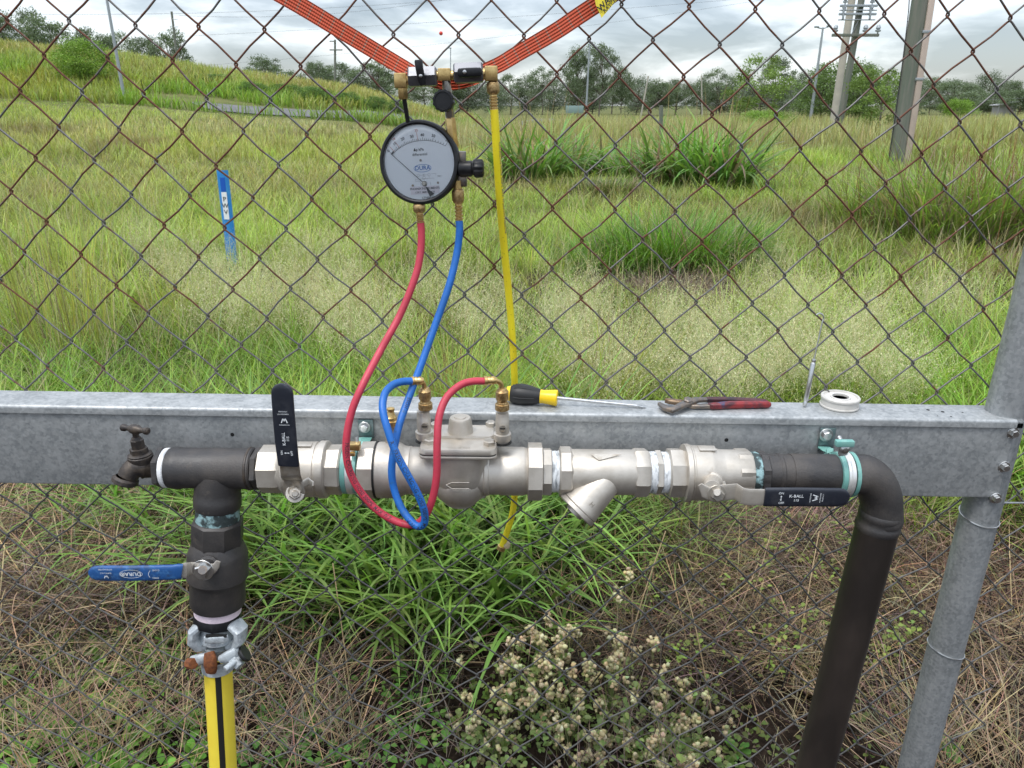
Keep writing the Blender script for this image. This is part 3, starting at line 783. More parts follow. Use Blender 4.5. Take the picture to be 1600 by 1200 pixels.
straw(3000, 1060, 1340, 770, 900, (.18, .42), (.0018, .0034), np.array([.28, .20, .16]), flat=(1.2, 2.4), a0=(0, .9))
straw(1000, 1060, 1340, 770, 900, (.18, .42), (.0018, .0034), np.array([.14, .09, .07]), flat=(1.2, 2.4), a0=(0, .9))
mat_(1700, 850, 1500, 830, 1080, (.10, .34), (.0016, .0036), STRAW * .72)
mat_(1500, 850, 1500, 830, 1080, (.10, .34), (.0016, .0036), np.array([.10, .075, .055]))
mat_(1700, 850, 1700, 870, 1260, (.08, .26), (.0014, .0030), GREYSTRAW * .75)
mat_(1900, 1380, 1900, 850, 1260, (.12, .34), (.0016, .0034), STRAW * .80)
mat_(1300, 1340, 1850, 830, 1010, (.12, .30), (.0018, .0036), np.array([.17, .095, .065]))
straw(700, 1180, 1320, 930, 1160, (.15, .30), (.002, .0036), STRAW * .9, flat=(1.2, 2.4), a0=(0, .9))
straw(700, -100, 1700, 640, 780, (.15, .35), (.0016, .003), STRAW * .6)
mat_(1500, -250, 260, 540, 650, (.15, .35), (.002, .004), GREYSTRAW * 1.0)
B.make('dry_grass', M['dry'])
# a few long single stalks lying across
B = Bag()
for (a, b_, c_, d_, z0, z1, D0, D1) in [(-40, 1020, 320, 1020, .05, .18, 1.55, 1.35), (380, 1062, 760, 1035, .1, .14, 1.5, 1.6), (600, 1200, 900, 1040, .02, .12, 1.4, 1.5), (1060, 880, 1115, 1130, .3, .02, 1.7, 1.45), (1280, 830, 1250, 1000, .35, .05, 1.9, 1.6), (1400, 1180, 1560, 1000, .02, .2, 1.4, 1.5), (180, 900, 240, 1150, .3, .02, 1.5, 1.4), (520, 880, 560, 1180, .3, .02, 1.6, 1.42), (1040, 830, 960, 1090, .3, .02, 1.7, 1.5)]:
    p0, p1 = W(a, b_, D0), W(c_, d_, D1)
    mid = (p0 + p1) / 2 + V((0, 0, .03)); pts = spline([p0, mid, p1], 8)
    w_ = .0017; vs = []; 
    for p in pts: vs += [p + V((0, 0, w_)), p + V((w_, 0, -w_)), p + V((-w_, 0.001, -w_))]
    fs = []
    for i in range(len(pts) - 1):
        for k_ in range(3):
            a_, b2 = i * 3 + k_, i * 3 + (k_ + 1) % 3; fs += [a_, b2, b2 + 3, a_, b2 + 3, a_ + 3]
    B.add(np.array([tuple(p) for p in vs]), np.array(fs), jit(STRAW * .95, len(vs), .05))
B.make('dry_stalks', M['dry'])

# broad-leaved ground cover: folded oval leaves in rosettes
def leaves(cx_, cy_, cz_, n, size, col, spread, up=(.2, 1.2), rows=1):
    """n leaves round each centre"""
    m = len(cx_) * n; r = lambda a: np.repeat(a, n)
    yaw = rng.uniform(0, 6.283, m); el = rng.uniform(*up, m); s = rng.uniform(*size, m)
    off = rng.uniform(0, spread, m)
    bx = r(cx_) + np.cos(yaw) * off; by = r(cy_) + np.sin(yaw) * off; bz = r(cz_) + rng.uniform(0, .025, m)
    dx, dy_, dz = np.cos(yaw) * np.cos(el), np.sin(yaw) * np.cos(el), np.sin(el)
    sx_, sy_ = -np.sin(yaw), np.cos(yaw)
    prof = [(0, .03), (.3, .30), (.62, .34), (.88, .18), (1, 0)]
    vs = np.zeros((m, 15, 3)); cs = np.zeros((m, 15, 3)); cc = jit(col, m, .2)
    for i, (t_, w_) in enumerate(prof):
        droop = -.25 * t_ * t_
        for k_, sg in enumerate((-1, 0, 1)):
            lift = .10 * abs(sg)
            vs[:, i * 3 + k_] = np.stack([bx + (dx * t_ + sx_ * sg * w_) * s, by + (dy_ * t_ + sy_ * sg * w_) * s, np.maximum(bz + (dz * t_ + droop + lift * w_ * 3) * s, .004)], -1)
            cs[:, i * 3 + k_] = cc * (1.15 if sg == 0 else 1.0)
    tri = []
    for i in range(4):
        for k_ in range(2):
            a_ = i * 3 + k_; tri += [[a_, a_ + 1, a_ + 4], [a_, a_ + 4, a_ + 3]]
    tri = np.array(tri)
    return vs.reshape(-1, 3), (np.arange(m)[:, None, None] * 15 + tri[None]).reshape(-1), cs.reshape(-1, 3)
B = Bag()
for (m, a0_, a1_, b0_, b1_, sz, cl, zz) in [(150, -60, 330, 1010, 1240, (.015, .034), np.array([.15, .30, .045]), .02), (60, 40, 330, 940, 1030, (.014, .030), np.array([.13, .27, .05]), .02),
                                     (75, 380, 700, 1040, 1240, (.012, .028), np.array([.11, .235, .045]), .02), (60, 450, 640, 920, 1010, (.016, .03), np.array([.08, .18, .05]), .03),
                                     (40, 700, 1150, 1050, 1240, (.012, .024), np.array([.13, .19, .04]), .02), (70, 980, 1400, 880, 1200, (.012, .022), np.array([.15, .19, .05]), .03), (110, 950, 1420, 860, 1120, (.010, .020), np.array([.20, .26, .06]), .12), (60, 1180, 1400, 780, 950, (.012, .024), np.array([.17, .22, .055]), .10), (14, 1380, 1700, 900, 1220, (.012, .024), np.array([.14, .22, .05]), .02)]:
    x, y = region(m, a0_, a1_, b0_, b1_)
    y = np.maximum(y, 1.2)
    B.add(*leaves(x, y, np.full(m, zz) * rng.uniform(.3, 1.6, m), 9, sz, cl, .045))
B.make('ground_cover', M['leaf'])
# litter: chips, clods and small stones on the soil
B = Bag(); m = 2600
x, y = region(m, -200, 1800, 950, 1260); s = rng.uniform(.002, .007, m)
tet = np.array([[1, 0, -.3], [-.5, .8, -.3], [-.5, -.8, -.3], [0, 0, .7]])
rot = rng.uniform(0, 6.283, m)
vv = np.zeros((m, 4, 3))
for i in range(4):
    vv[:, i, 0] = x + s * (tet[i, 0] * np.cos(rot) - tet[i, 1] * np.sin(rot)); vv[:, i, 1] = y + s * (tet[i, 0] * np.sin(rot) + tet[i, 1] * np.cos(rot)); vv[:, i, 2] = s * tet[i, 2] + .006 + .03 * (fb(x, y, 3, 3) - .5)
ff = (np.arange(m)[:, None, None] * 4 + np.array([[0, 1, 3], [1, 2, 3], [2, 0, 3]])[None]).reshape(-1)
B.add(vv.reshape(-1, 3), ff, np.repeat(jit(np.array([.12, .095, .075]), m, .4), 4, 0))
B.make('soil_litter', M['dry'])

# ---- plants that can be told apart
def clump(name, label, px, py, D, n, L, w, col, rad, a0, a1, cat='plant', group=None, segs=6, seedc=None, base_shade=.75, deadfrac=.1, stalks=0):
    x0 = (px - 800) * mpp(py, D); z0 = float(terrain(x0, D))
    o = thing(name, label, cat, (x0, D, z0), group)
    T = Bag(); ang = rng.uniform(0, 6.283, n); rr_ = rad * np.sqrt(rng.random(n))
    x = x0 + rr_ * np.cos(ang); y = D + rr_ * np.sin(ang) * .8
    yaw = ang + rng.normal(0, .8, n); cc = jit(col, n, .24); dd = rng.random(n) < deadfrac; cc[dd] = jit(GREYSTRAW * 1.1, dd.sum(), .2)
    T.add(*ribbons(x, y, np.full(n, z0 - .01), rng.uniform(*L, n), rng.uniform(*w, n), yaw, rng.uniform(*a0, n), rng.uniform(*a1, n), segs, cc * base_shade, cc * 1.2))  # blade bases darkened in colour, painting shade into the clump
    T.make('leaves', M['grass'], None, o)
    if stalks:
        T = Bag(); x = x0 + rng.normal(0, rad * .6, stalks); y = D + rng.normal(0, rad * .5, stalks)
        cc = jit(np.array([.20, .09, .05]) if seedc is None else seedc, stalks, .2)
        yaw = rng.uniform(0, 6.283, stalks)
        T.add(*ribbons(x, y, np.full(stalks, z0), rng.uniform(L[1] * .8, L[1] * 1.15, stalks), np.full(stalks, w[0] * .6), yaw, rng.uniform(0, .2, stalks), rng.uniform(.1, .5, stalks), 4, cc, cc))
        T.make('seed_stalks', M['dry'], 'stuff', o)
    return o
clump('grass_tussock', 'large dark green grass tussock in mid field between the yellow hose and the reedy clumps', 1060, 400, 7.2, 2300, (.3, .8), (.008, .017), np.array([.13, .255, .035]), .66, (0, .8), (.7, 2.5), base_shade=.5, stalks=20)
clump('grass_tussock', 'low green tussock at the left end of the dark tussock', 960, 395, 6.9, 1800, (.2, .5), (.007, .015), np.array([.13, .25, .036]), .42, (0, .8), (.8, 2.5), base_shade=.5)
clump('dead_tussock', 'grey brown dead tussock below the dark green tussock', 1040, 450, 6.1, 2200, (.12, .32), (.003, .007), GREYSTRAW * .55, .55, (.3, 1.2), (1.0, 2.2), deadfrac=.4)
CA = np.array([.15, .27, .06])
for (px_, D_, n_, hL, rad_, lb) in [(825, 15.0, 260, (.8, 1.7), .6, 'broad leaved cane grass clump just right of the yellow hose'), (882, 17.0, 200, (.7, 1.5), .55, 'second cane clump right of the yellow hose, left of the white lamp post'),
      (955, 17.5, 210, (.5, 1.1), .7, 'low cane clump at the foot of the white lamp post'), (1012, 15.5, 200, (.5, 1.2), .6, 'cane clump below the leaning pale stake'), (1075, 14.5, 300, (.8, 1.7), .7, 'tall cane clump in front of the upright pale stake'), (1130, 13.8, 240, (.8, 1.75), .55, 'tallest cane clump, left of the dark shrub by the slender tree')]:
    clump('cane_clump', lb, px_, 235, D_, n_, hL, (.035, .075), CA * random.uniform(.85, 1.15), rad_, (0, .6), (.8, 2.5), seedc=np.array([.34, .25, .14]), stalks=14, deadfrac=.14, base_shade=.6)
    EXTRA = None
clump('grey_shrub', 'dark grey green low shrub below the cane clumps', 950, 275, 13.0, 1500, (.15, .40), (.01, .025), DGREEN * .8 + BROWN * .3, .5, (0, .9), (.6, 2.0), deadfrac=.3)
clump('reed_clump', 'tall reedy grass clump with dark seed stalks at the foot of the big timber pole', 1385, 330, 9.3, 620, (.45, .95), (.010, .026), OLIVE * .6 + DGREEN * 1.0, .75, (0, .5), (.5, 1.9), stalks=90)
clump('reed_clump', 'dense reedy clump with red brown stalks above the post at the right edge', 1510, 350, 8.2, 1500, (.5, 1.35), (.012, .028), OLIVE * .55 + DGREEN * 1.1, .85, (0, .5), (.5, 1.9), stalks=120, deadfrac=.25)
clump('reed_clump', 'reedy clump cut off by the right edge of the picture', 1650, 350, 8.0, 1000, (.5, 1.35), (.012, .028), OLIVE * .55 + DGREEN * 1.1, .7, (0, .5), (.5, 1.9), stalks=60, deadfrac=.2)
clump('dead_tussock', 'pale dead stalks spilling from the foot of the right hand reed clump', 1540, 400, 7.0, 1700, (.2, .5), (.003, .007), STRAW * .65, .6, (.3, 1.2), (1.0, 2.2), deadfrac=.4)
clump('feather_grass', 'spray of tall reddish feathery stems just left of the blue hose', 700, 560, 3.1, 420, (.45, .75), (.003, .006), OLIVE * 1.2, .14, (.0, .6), (.6, 1.5), stalks=70, seedc=np.array([.25, .13, .08]))
clump('feather_grass', 'spray of feathery stems leaning right of the yellow hose', 950, 560, 3.3, 260, (.45, .75), (.003, .006), OLIVE * 1.2, .12, (.0, .6), (.6, 1.5), stalks=40, seedc=np.array([.22, .12, .08]))
clump('feather_grass', 'tall thin green stems at the far left edge of the field', 90, 520, 4.2, 240, (.7, 1.15), (.003, .006), OLIVE * 1.4, .3, (.0, .25), (.1, .6), stalks=30, seedc=np.array([.35, .3, .16]))

# fleabane: branching stems with cream seed fluffs
def fluff_verts(cs_, rs_, cols):
    ico = np.array([[0, 0, 1], [.89, 0, .45], [.28, .85, .45], [-.72, .53, .45], [-.72, -.53, .45], [.28, -.85, .45], [.72, .53, -.45], [-.28, .85, -.45], [-.89, 0, -.45], [-.28, -.85, -.45], [.72, -.53, -.45], [0, 0, -1]])
    fi = np.array([[0, 1, 2], [0, 2, 3], [0, 3, 4], [0, 4, 5], [0, 5, 1], [1, 6, 2], [2, 7, 3], [3, 8, 4], [4, 9, 5], [5, 10, 1], [6, 7, 2], [7, 8, 3], [8, 9, 4], [9, 10, 5], [10, 6, 1], [6, 11, 7], [7, 11, 8], [8, 11, 9], [9, 11, 10], [10, 11, 6]])
    n = len(cs_); v = cs_[:, None] + ico[None] * rs_[:, None, None] * rng.uniform(.6, 1.35, (n, 12, 1))
    return v.reshape(-1, 3), (np.arange(n)[:, None, None] * 12 + fi[None]).reshape(-1), np.repeat(cols, 12, 0)
def fleabane(px, py, D, h, label, seeds=300, spread=.13):
    x0, y0 = (px - 800) * mpp(py, D), D
    o = thing('fleabane', label, 'plant', (x0, y0, 0), 'cream seeding fleabane weeds behind the mesh')
    S = Bag(); Lf = Bag(); Fl = Bag()
    ns = 16; yaw = rng.uniform(0, 6.283, ns); a1 = rng.uniform(.2, .8, ns)
    cc = jit(np.array([.14, .19, .07]), ns, .15)
    L_ = rng.uniform(h * .7, h * 1.1, ns)
    S.add(*ribbons(np.full(ns, x0), np.full(ns, y0), np.zeros(ns), L_, np.full(ns, .003), yaw, np.full(ns, .1), a1, 4, cc, cc))
    tips = np.stack([x0 + np.cos(yaw) * np.sin(a1 * .5) * L_, y0 + np.sin(yaw) * np.sin(a1 * .5) * L_, np.cos(a1 * .5) * L_], -1)
    seeds = int(seeds * 1.9); ix = rng.integers(0, ns, seeds)
    nc_ = 30; cl_ = tips[rng.integers(0, ns, nc_)] + rng.normal(0, 1, (nc_, 3)) * np.array([spread * .45, spread * .45, spread * .5])
    cs_ = cl_[rng.integers(0, nc_, seeds)] + rng.normal(0, 1, (seeds, 3)) * .16 * np.array([spread * .26, spread * .26, spread * .36])
    cs_[:, 1] = np.maximum(cs_[:, 1], 1.125); cs_[:, 2] = np.maximum(cs_[:, 2], .01)
    m = seeds
    for b_ in range(m):
        pass
    S.add(*ribbons(cs_[:, 0], cs_[:, 1], cs_[:, 2] - .035, np.full(m, .036), np.full(m, .0013), rng.uniform(0, 6.283, m), np.zeros(m), rng.uniform(0, .5, m), 2, jit(np.array([.20, .22, .09]), m), jit(np.array([.24, .24, .11]), m)))
    # each seed head: a ball of fine bristles
    nb_ = 20; M_ = m * nb_; r_ = lambda a: np.repeat(a, nb_, 0)
    d = rng.normal(0, 1, (M_, 3)); d /= np.linalg.norm(d, axis=1, keepdims=True); d[:, 2] = np.abs(d[:, 2]) * 1.0
    rad = r_(rng.uniform(.0045, .0085, m))[:, None]; side = np.cross(d, rng.normal(0, 1, (M_, 3))); side /= np.linalg.norm(side, axis=1, keepdims=True)
    c0 = r_(cs_); vs = np.stack([c0 + side * .0011, c0 - side * .0011, c0 + d * rad], 1).reshape(-1, 3)
    hc = r_(jit(np.array([.62, .53, .33]), m, .16)); Fl.add(vs, np.arange(3 * M_), np.repeat(hc, 3, 0))
    Fl.add(*fluff_verts(cs_, rng.uniform(.0030, .0064, m), jit(np.array([.66, .56, .34]), m, .2)))
    lf = tips[rng.integers(0, ns, 45)] * np.array([1, 1, 0]) + np.stack([rng.normal(0, .05, 45), rng.normal(0, .05, 45), rng.uniform(.02, h * .8, 45)], -1)
    Lf.add(*leaves(lf[:, 0], np.maximum(lf[:, 1], 1.15), lf[:, 2], 4, (.010, .022), np.array([.20, .26, .085]), .012))
    S.make('stems', M['grass'], 'stuff', o); Lf.make('leaves', M['leaf'], None, o); Fl.make('seed_heads', M['seed'], 'stuff', o)
    return o
fleabane(815, 1030, 1.50, .22, 'upper left plant of the cream fleabane clump, below the yellow hose end', 170, .12)
fleabane(955, 1050, 1.46, .22, 'largest cream fleabane, upper right of the clump below the strainer', 240, .15)
fleabane(890, 1120, 1.38, .17, 'cream fleabane in the middle of the clump', 170, .13)
fleabane(1010, 1150, 1.35, .14, 'cream fleabane at the lower right of the clump', 150, .13)
fleabane(770, 1170, 1.34, .11, 'low cream fleabane at the lower left end of the clump', 130, .11)
fleabane(1090, 1180, 1.33, .08, 'fleabane cut off by the bottom edge, rightmost of the clump', 80, .11)
def sprig(px, py, D, label, n=9, s=(.02, .035)):
    p = W(px, py, D)
    o = thing('seedling', label, 'plant', (p.x, D, 0))
    T = Bag(); T.add(*leaves(np.array([p.x]), np.array([D]), np.array([.03]), n, s, np.array([.14, .30, .06]), .012)); T.make('leaves', M['leaf'], None, o)
    S = Bag(); S.add(*ribbons(np.array([p.x]), np.array([D]), np.zeros(1), np.array([.035]), np.array([.003]), np.zeros(1), np.zeros(1), np.zeros(1), 2, jit(GREEN, 1), jit(GREEN, 1))); S.make('stem', M['grass'], None, o)
sprig(1475, 1180, 1.36, 'bright green broad leaved seedling on bare soil by the foot of the steel post', 12, (.025, .042))
sprig(613, 1160, 1.42, 'small green seedling under the long grass, centre bottom', 8)
sprig(1150, 1190, 1.36, 'small green seedling between the fleabane and the black down pipe', 9)

# ============================================================ TREES
def tree_proto(kind, seed):
    """trunk mesh and leaf arrays of a tree about one unit high standing at the origin"""
    r = random.Random(seed); g_ = np.random.default_rng(seed)
    T = MB(); K = kind['blobs']; z0, z1 = kind['z']; rad = kind['r']
    cen, br = [], []
    for k in range(K):
        f = (k + r.random()) / K; z = z0 + (z1 - z0) * f
        env = rad * (math.sin(math.pi * min(1, max(.02, (z - z0 + .06) / (z1 - z0 + .14))) ** kind['skew'])) ** .7
        az = k * 2.4 + r.uniform(-.6, .6); d = env * math.sqrt(r.uniform(.05, 1))
        cen.append((math.cos(az) * d, math.sin(az) * d, z)); br.append(kind['br'] * r.uniform(.5, 1.35))
    cen = np.array(cen); br = np.array(br)
    bend = [V((0, 0, -.03)), V((r.uniform(-.03, .03), 0, z0 * .6)), V((r.uniform(-.05, .05), 0, z0 + .25 * (z1 - z0))), V((r.uniform(-.06, .06), 0, z0 + .7 * (z1 - z0)))]
    tp = spline(bend, 3); T.tube(tp, list(np.linspace(kind['rad'], kind['rad'] * .3, len(tp))), 7)
    for k in range(K):
        c_ = V(tuple(cen[k])); zz = max(.05, c_.z * .62); i_ = min(range(len(tp)), key=lambda q: abs(tp[q].z - zz))
        s_ = tp[i_]; m_ = s_.lerp(c_, .5) + V((r.uniform(-.02, .02), r.uniform(-.02, .02), -.02))
        T.tube([s_, m_, c_, c_ + (c_ - m_) * .35], [kind['rad'] * .38, kind['rad'] * .26, kind['rad'] * .16, kind['rad'] * .06], 4)
    nl = kind['leaves']; ix = g_.choice(K, nl, p=br ** 2 / (br ** 2).sum())
    d = g_.normal(0, 1, (nl, 3)); d /= np.linalg.norm(d, axis=1, keepdims=True); d[:, 2] = np.where(d[:, 2] < -.6, -d[:, 2] * .6, d[:, 2])
    rr = br[ix] * (g_.random(nl) ** .45) * g_.uniform(.85, 1.15, nl)
    p = cen[ix] + d * rr[:, None] * np.array([1.05, 1.05, .95])
    p[:, 2] = np.maximum(p[:, 2], .005)
    s = g_.uniform(*kind['ls'], nl)
    a = g_.normal(0, 1, (nl, 3)); a /= np.linalg.norm(a, axis=1, keepdims=True); b_ = np.cross(a, g_.normal(0, 1, (nl, 3))); b_ /= np.linalg.norm(b_, axis=1, keepdims=True)
    vs = np.stack([p + a * s[:, None], p + b_ * s[:, None] * .55, p - a * s[:, None], p - b_ * s[:, None] * .55], 1).reshape(-1, 3)
    tone = g_.uniform(.8, 1.25, K)[ix]
    cc = np.repeat(np.clip(np.array(kind['col'])[None] * (tone * g_.uniform(.75, 1.3, nl))[:, None], 0, 1), 4, 0)
    fs = (np.arange(nl)[:, None, None] * 4 + np.array([[0, 1, 2], [0, 2, 3]])[None]).reshape(-1)
    return T, vs, fs, cc, 1.0 / np.percentile(vs[:, 2], 99.5)
KIND = {
 'gum': dict(blobs=30, z=(.26, .92), r=.38, skew=.9, br=.14, rad=.022, leaves=9500, ls=(.009, .017), col=(.125, .165, .095)),
 'openg': dict(blobs=20, z=(.32, .94), r=.36, skew=.85, br=.11, rad=.016, leaves=6000, ls=(.009, .016), col=(.14, .18, .11)),
 'dense': dict(blobs=32, z=(.12, .92), r=.40, skew=.95, br=.16, rad=.02, leaves=9500, ls=(.010, .018), col=(.125, .19, .06)),
 'line': dict(blobs=34, z=(.10, .90), r=.40, skew=.9, br=.17, rad=.018, leaves=7000, ls=(.010, .018), col=(.13, .165, .11)),
 'bush': dict(blobs=36, z=(.08, .82), r=.44, skew=1.1, br=.20, rad=.015, leaves=12000, ls=(.010, .020), col=(.17, .275, .045)),
 'scrub': dict(blobs=26, z=(.08, .82), r=.46, skew=1.1, br=.19, rad=.015, leaves=7000, ls=(.013, .024), col=(.10, .175, .045)),
 'sparse': dict(blobs=12, z=(.25, .95), r=.36, skew=.9, br=.085, rad=.016, leaves=1900, ls=(.010, .018), col=(.10, .14, .075)),
 'young': dict(blobs=18, z=(.22, .94), r=.42, skew=.8, br=.12, rad=.012, leaves=4600, ls=(.011, .020), col=(.16, .235, .06))}
PROTO = {}
def tree(kindname, var, px, base_py, top_py, width_px, D, label, cat='tree', name='gum_tree', group=None):
    key = (kindname, var)
    x0 = W(px, top_py, D).x; z0 = float(terrain(x0, D)); H = W(px, top_py, D).z - z0
    if key not in PROTO:
        T, vs, fs, cc, s = tree_proto(KIND[kindname], 100 + var * 17 + len(kindname))
        tm = bpy.data.meshes.new('trunk'); tm.from_pydata([tuple(p * s) for p in T.v], [], T.f); tm.materials.append(M['bark']); tm.shade_smooth()
        cr = add_np('crown', vs * s, fs, 3, cc, M['leaf']); cm = cr.data; bpy.data.objects.remove(cr)
        ext = np.abs(vs[:, 0] * s); wd = 2 * np.percentile(ext, 98)
        PROTO[key] = (tm, cm, wd)
    tm, cm, wd = PROTO[key]
    o = thing(name, label, cat, (x0, D, z0), group)
    wm = width_px * mpp(top_py, D); sxy = wm / wd
    o.scale = (sxy, sxy, H); o.rotation_euler = (0, 0, random.choice((0, math.pi)) + random.uniform(-.3, .3))
    a = bpy.data.objects.new('trunk', tm); COL.objects.link(a); a.parent = o
    b_ = bpy.data.objects.new('crown', cm); COL.objects.link(b_); b_.parent = o
    return o
NT = 'trees along the far side of the field'
tree('bush', 0, 117, 125, 60, 88, 47, 'round bright green bushy tree on the hillside at left', name='bushy_tree')
tree('gum', 0, -10, 90, 20, 90, 88, 'dark gum tree cut off by the left edge on the hilltop')
tree('openg', 0, 35, 90, 14, 60, 94, 'open crowned gum behind the hilltop trees, second from the left edge')
tree('gum', 1, 72, 90, 28, 95, 86, 'broad dark gum tree directly behind the round green bush')
tree('gum', 2, 140, 95, 46, 80, 88, 'grey green gum right of the round bush, crossed by the thin lamp post')
tree('openg', 1, 175, 95, 50, 70, 92, 'open gum beside the thin lamp post on the hill')
tree('gum', 0, 225, 100, 58, 60, 88, 'small dark gum in the middle of the hilltop row')
tree('gum', 1, 262, 100, 47, 60, 86, 'gum tree at the right end of the hilltop row, beside the leaning pole')
tree('bush', 0, 293, 105, 94, 14, 68, 'tiny round shrub on the skyline right of the hilltop trees', name='shrub', cat='shrub')
tree('gum', 3, 412, 140, 90, 80, 95, 'gum tree standing alone on the skyline left of the orange strap')
tree('sparse', 0, 372, 140, 112, 40, 95, 'small sparse gum left of the lone skyline gum')
tree('gum', 0, 490, 145, 97, 55, 100, 'gum tree just left of the distant power pole with crossarm')
tree('gum', 2, 525, 145, 99, 70, 104, 'wide gum tree behind the distant power pole with crossarm')
tree('gum', 1, 583, 150, 94, 75, 92, 'dark gum directly left of the gauge set, under the orange strap')
tree('sparse', 1, 607, 150, 104, 30, 96, 'thin gum between the dark gum and the gauge set')
tree('openg', 2, 848, 165, 105, 45, 130, 'pale open gum between the yellow hose and the tall gum')
tree('gum', 4, 905, 172, 75, 55, 110, 'left stem and crown of the tallest gum behind the fence')
tree('openg', 3, 940, 172, 68, 60, 110, 'tallest open gum behind the fence, right of the yellow hose')
tree('gum', 2, 974, 172, 106, 36, 112, 'short dark gum leaning against the tallest gum on its right')
tree('openg', 1, 1125, 165, 108, 60, 130, 'open gum just left of the slender tree')
tree('young', 0, 1195, 195, 88, 100, 60, 'slender green tree left of the double headed street lamp', name='slender_tree')
tree('openg', 4, 1218, 190, 90, 60, 90, 'open gum with bare limbs behind the slender green tree')
tree('dense', 0, 1295, 190, 98, 90, 62, 'dense bright green tree behind the double headed street lamp')
tree('dense', 1, 1348, 195, 96, 90, 60, 'dense green tree behind the concrete pole')
tree('young', 1, 1385, 212, 108, 95, 34, 'light green young tree with thin bare stems left of the big timber pole', name='young_tree')
tree('sparse', 2, 1445, 188, 130, 55, 60, 'small tree right of the big timber pole')
tree('openg', 0, 1490, 188, 128, 90, 80, 'dark open gum with twisted limbs right of the big timber pole')
tree('bush', 1, 1500, 188, 155, 45, 66, 'low round green shrub in front of the twisted gum', name='shrub', cat='shrub')
tree('gum', 3, 1555, 185, 142, 60, 100, 'gum above the pale shed near the right edge')
tree('gum', 0, 1600, 185, 140, 80, 95, 'gum cut off by the right edge')
tree('bush', 1, 1195, 205, 172, 75, 45, 'dark leafy shrub at the foot of the slender tree', name='shrub', cat='shrub')
tree('bush', 0, 690, 160, 146, 40, 70, 'low dark shrub on the bank left of the road end', name='shrub', cat='shrub')
# the long tree line: each tree of its front row its own
LM = [(560, 'behind the gauge face'), (660, 'behind the gauge manifold'), (700, 'just left of the yellow hose'), (775, 'right of the yellow hose'), (880, 'behind the tallest gum'), (990, 'just left of the stakes'), (1100, 'before the slender tree'),
      (1230, 'left of the street lamp'), (1300, 'behind the concrete pole'), (1400, 'right of the big timber pole'), (1500, 'near the pale shed'), (1580, 'at the right edge')]
ORD = ['first', 'second', 'third', 'fourth', 'fifth', 'sixth']
cnt = {}
for px_ in np.arange(632, 1640, 33):
    px_ = float(px_) + random.uniform(-6, 6)
    lm = [t_ for a_, t_ in LM if px_ >= a_][-1]; cnt[lm] = cnt.get(lm, 0) + 1
    tree(random.choice(['line', 'line', 'gum', 'openg']), random.randrange(3), px_, 175, 122 + random.uniform(-10, 10), random.uniform(42, 62), 135 + random.uniform(-8, 8),
         '%s tree from the left in the far line %s' % (ORD[cnt[lm] - 1], lm), group=NT)
# woodland behind them, one unbroken mass
fv, ff, fc, nf_ = [], [], [], 0
for row, (D, tpy) in enumerate([(165, 130), (200, 136)]):
    for px_ in np.arange(300 if row else 560, 1700, 30):
        T_, vs, fs, cc, s = tree_proto(KIND['line'], 300 + random.randrange(5)) if (row, 0) not in PROTO or True else None
        x0 = W(float(px_) + random.uniform(-9, 9), tpy, D).x; z0 = float(terrain(x0, D)); top = W(px_, tpy + random.uniform(-7, 7), D).z - z0
        k_ = rng.random(len(vs) // 4) < .30; kk = np.repeat(k_, 4); v_ = vs[kk] * s
        fv.append(v_ * np.array([top * random.uniform(.9, 1.4)] * 2 + [top]) * np.array([1, 1, 1]) + np.array([x0, D, z0])); m_ = k_.sum()
        ff.append((np.arange(m_)[:, None, None] * 4 + np.array([[0, 1, 2], [0, 2, 3]])[None]).reshape(-1) + nf_); nf_ += 4 * m_; fc.append(cc[kk])
add_np('far_woodland', np.concatenate(fv), np.concatenate(ff), 3, np.concatenate(fc), M['leaf'], 'stuff')
SB = ['first', 'second', 'third', 'fourth', 'fifth', 'sixth', 'seventh', 'eighth', 'ninth', 'tenth']
for k_, (a, b_, w_, D_) in enumerate([(195, 108, 46, 58), (235, 110, 46, 56), (275, 108, 50, 56), (330, 116, 60, 54), (392, 128, 45, 50), (440, 131, 55, 52), (490, 135, 50, 50), (540, 144, 50, 50), (585, 150, 36, 50), (620, 155, 30, 52)]):
    tree('scrub', k_ % 3, a, b_ + 20, b_, w_, D_, '%s from the left of the low leafy shrubs along the grassy bank above the road' % SB[k_], cat='shrub', name='shrub', group='shrubs on the bank')

# ============================================================ POLES AND BACKGROUND THINGS
def pole(name, label, x_px_top, y_top, x_px_bot, y_bot, D, r0, r1, m, cat='pole', seg=16, extra=0):
    pt = W(x_px_top, y_top, D); pb = W(x_px_bot, y_bot, D)
    d = (pb - pt).normalized(); gz = float(terrain(pb.x, D))
    base = pb + d * ((pb.z - gz) / -d.z) if d.z < 0 else pb
    top = pt - d * extra
    o = thing(name, label, cat, base)
    part('pole', MB().cyl(base, top, r0, seg, r1), m, o)
    return o, base, top
o, bs, tp = pole('timber_pole', 'thick green grey timber pole with pale conduit, right of the street lamp', 1438, 0, 1403, 235, 20, .20, .185, 'timber', extra=3.5, seg=24)
d_ = (tp - bs).normalized()
def along(h): return bs + d_ * h
cd = V((.19, -.14, 0))
part('conduit', MB().box((along(0) + along(7.5)) / 2 + cd, .075, .05, 3.75, az=d_, ax=d_.cross(Y).normalized() * -1, ay=Y, bev=.01), 'conduit', o)
for h in (2.05, 3.1, 4.2): part('bracket', MB().box(along(h) + V((.17, -.19, 0)), .10, .012, .03, bev=.004), 'polegrey', o)
part('cable', MB().tube([along(h) + V((.285, -.10, 0)) for h in np.linspace(.1, 7.5, 12)], .012, 6), 'rubber', o)
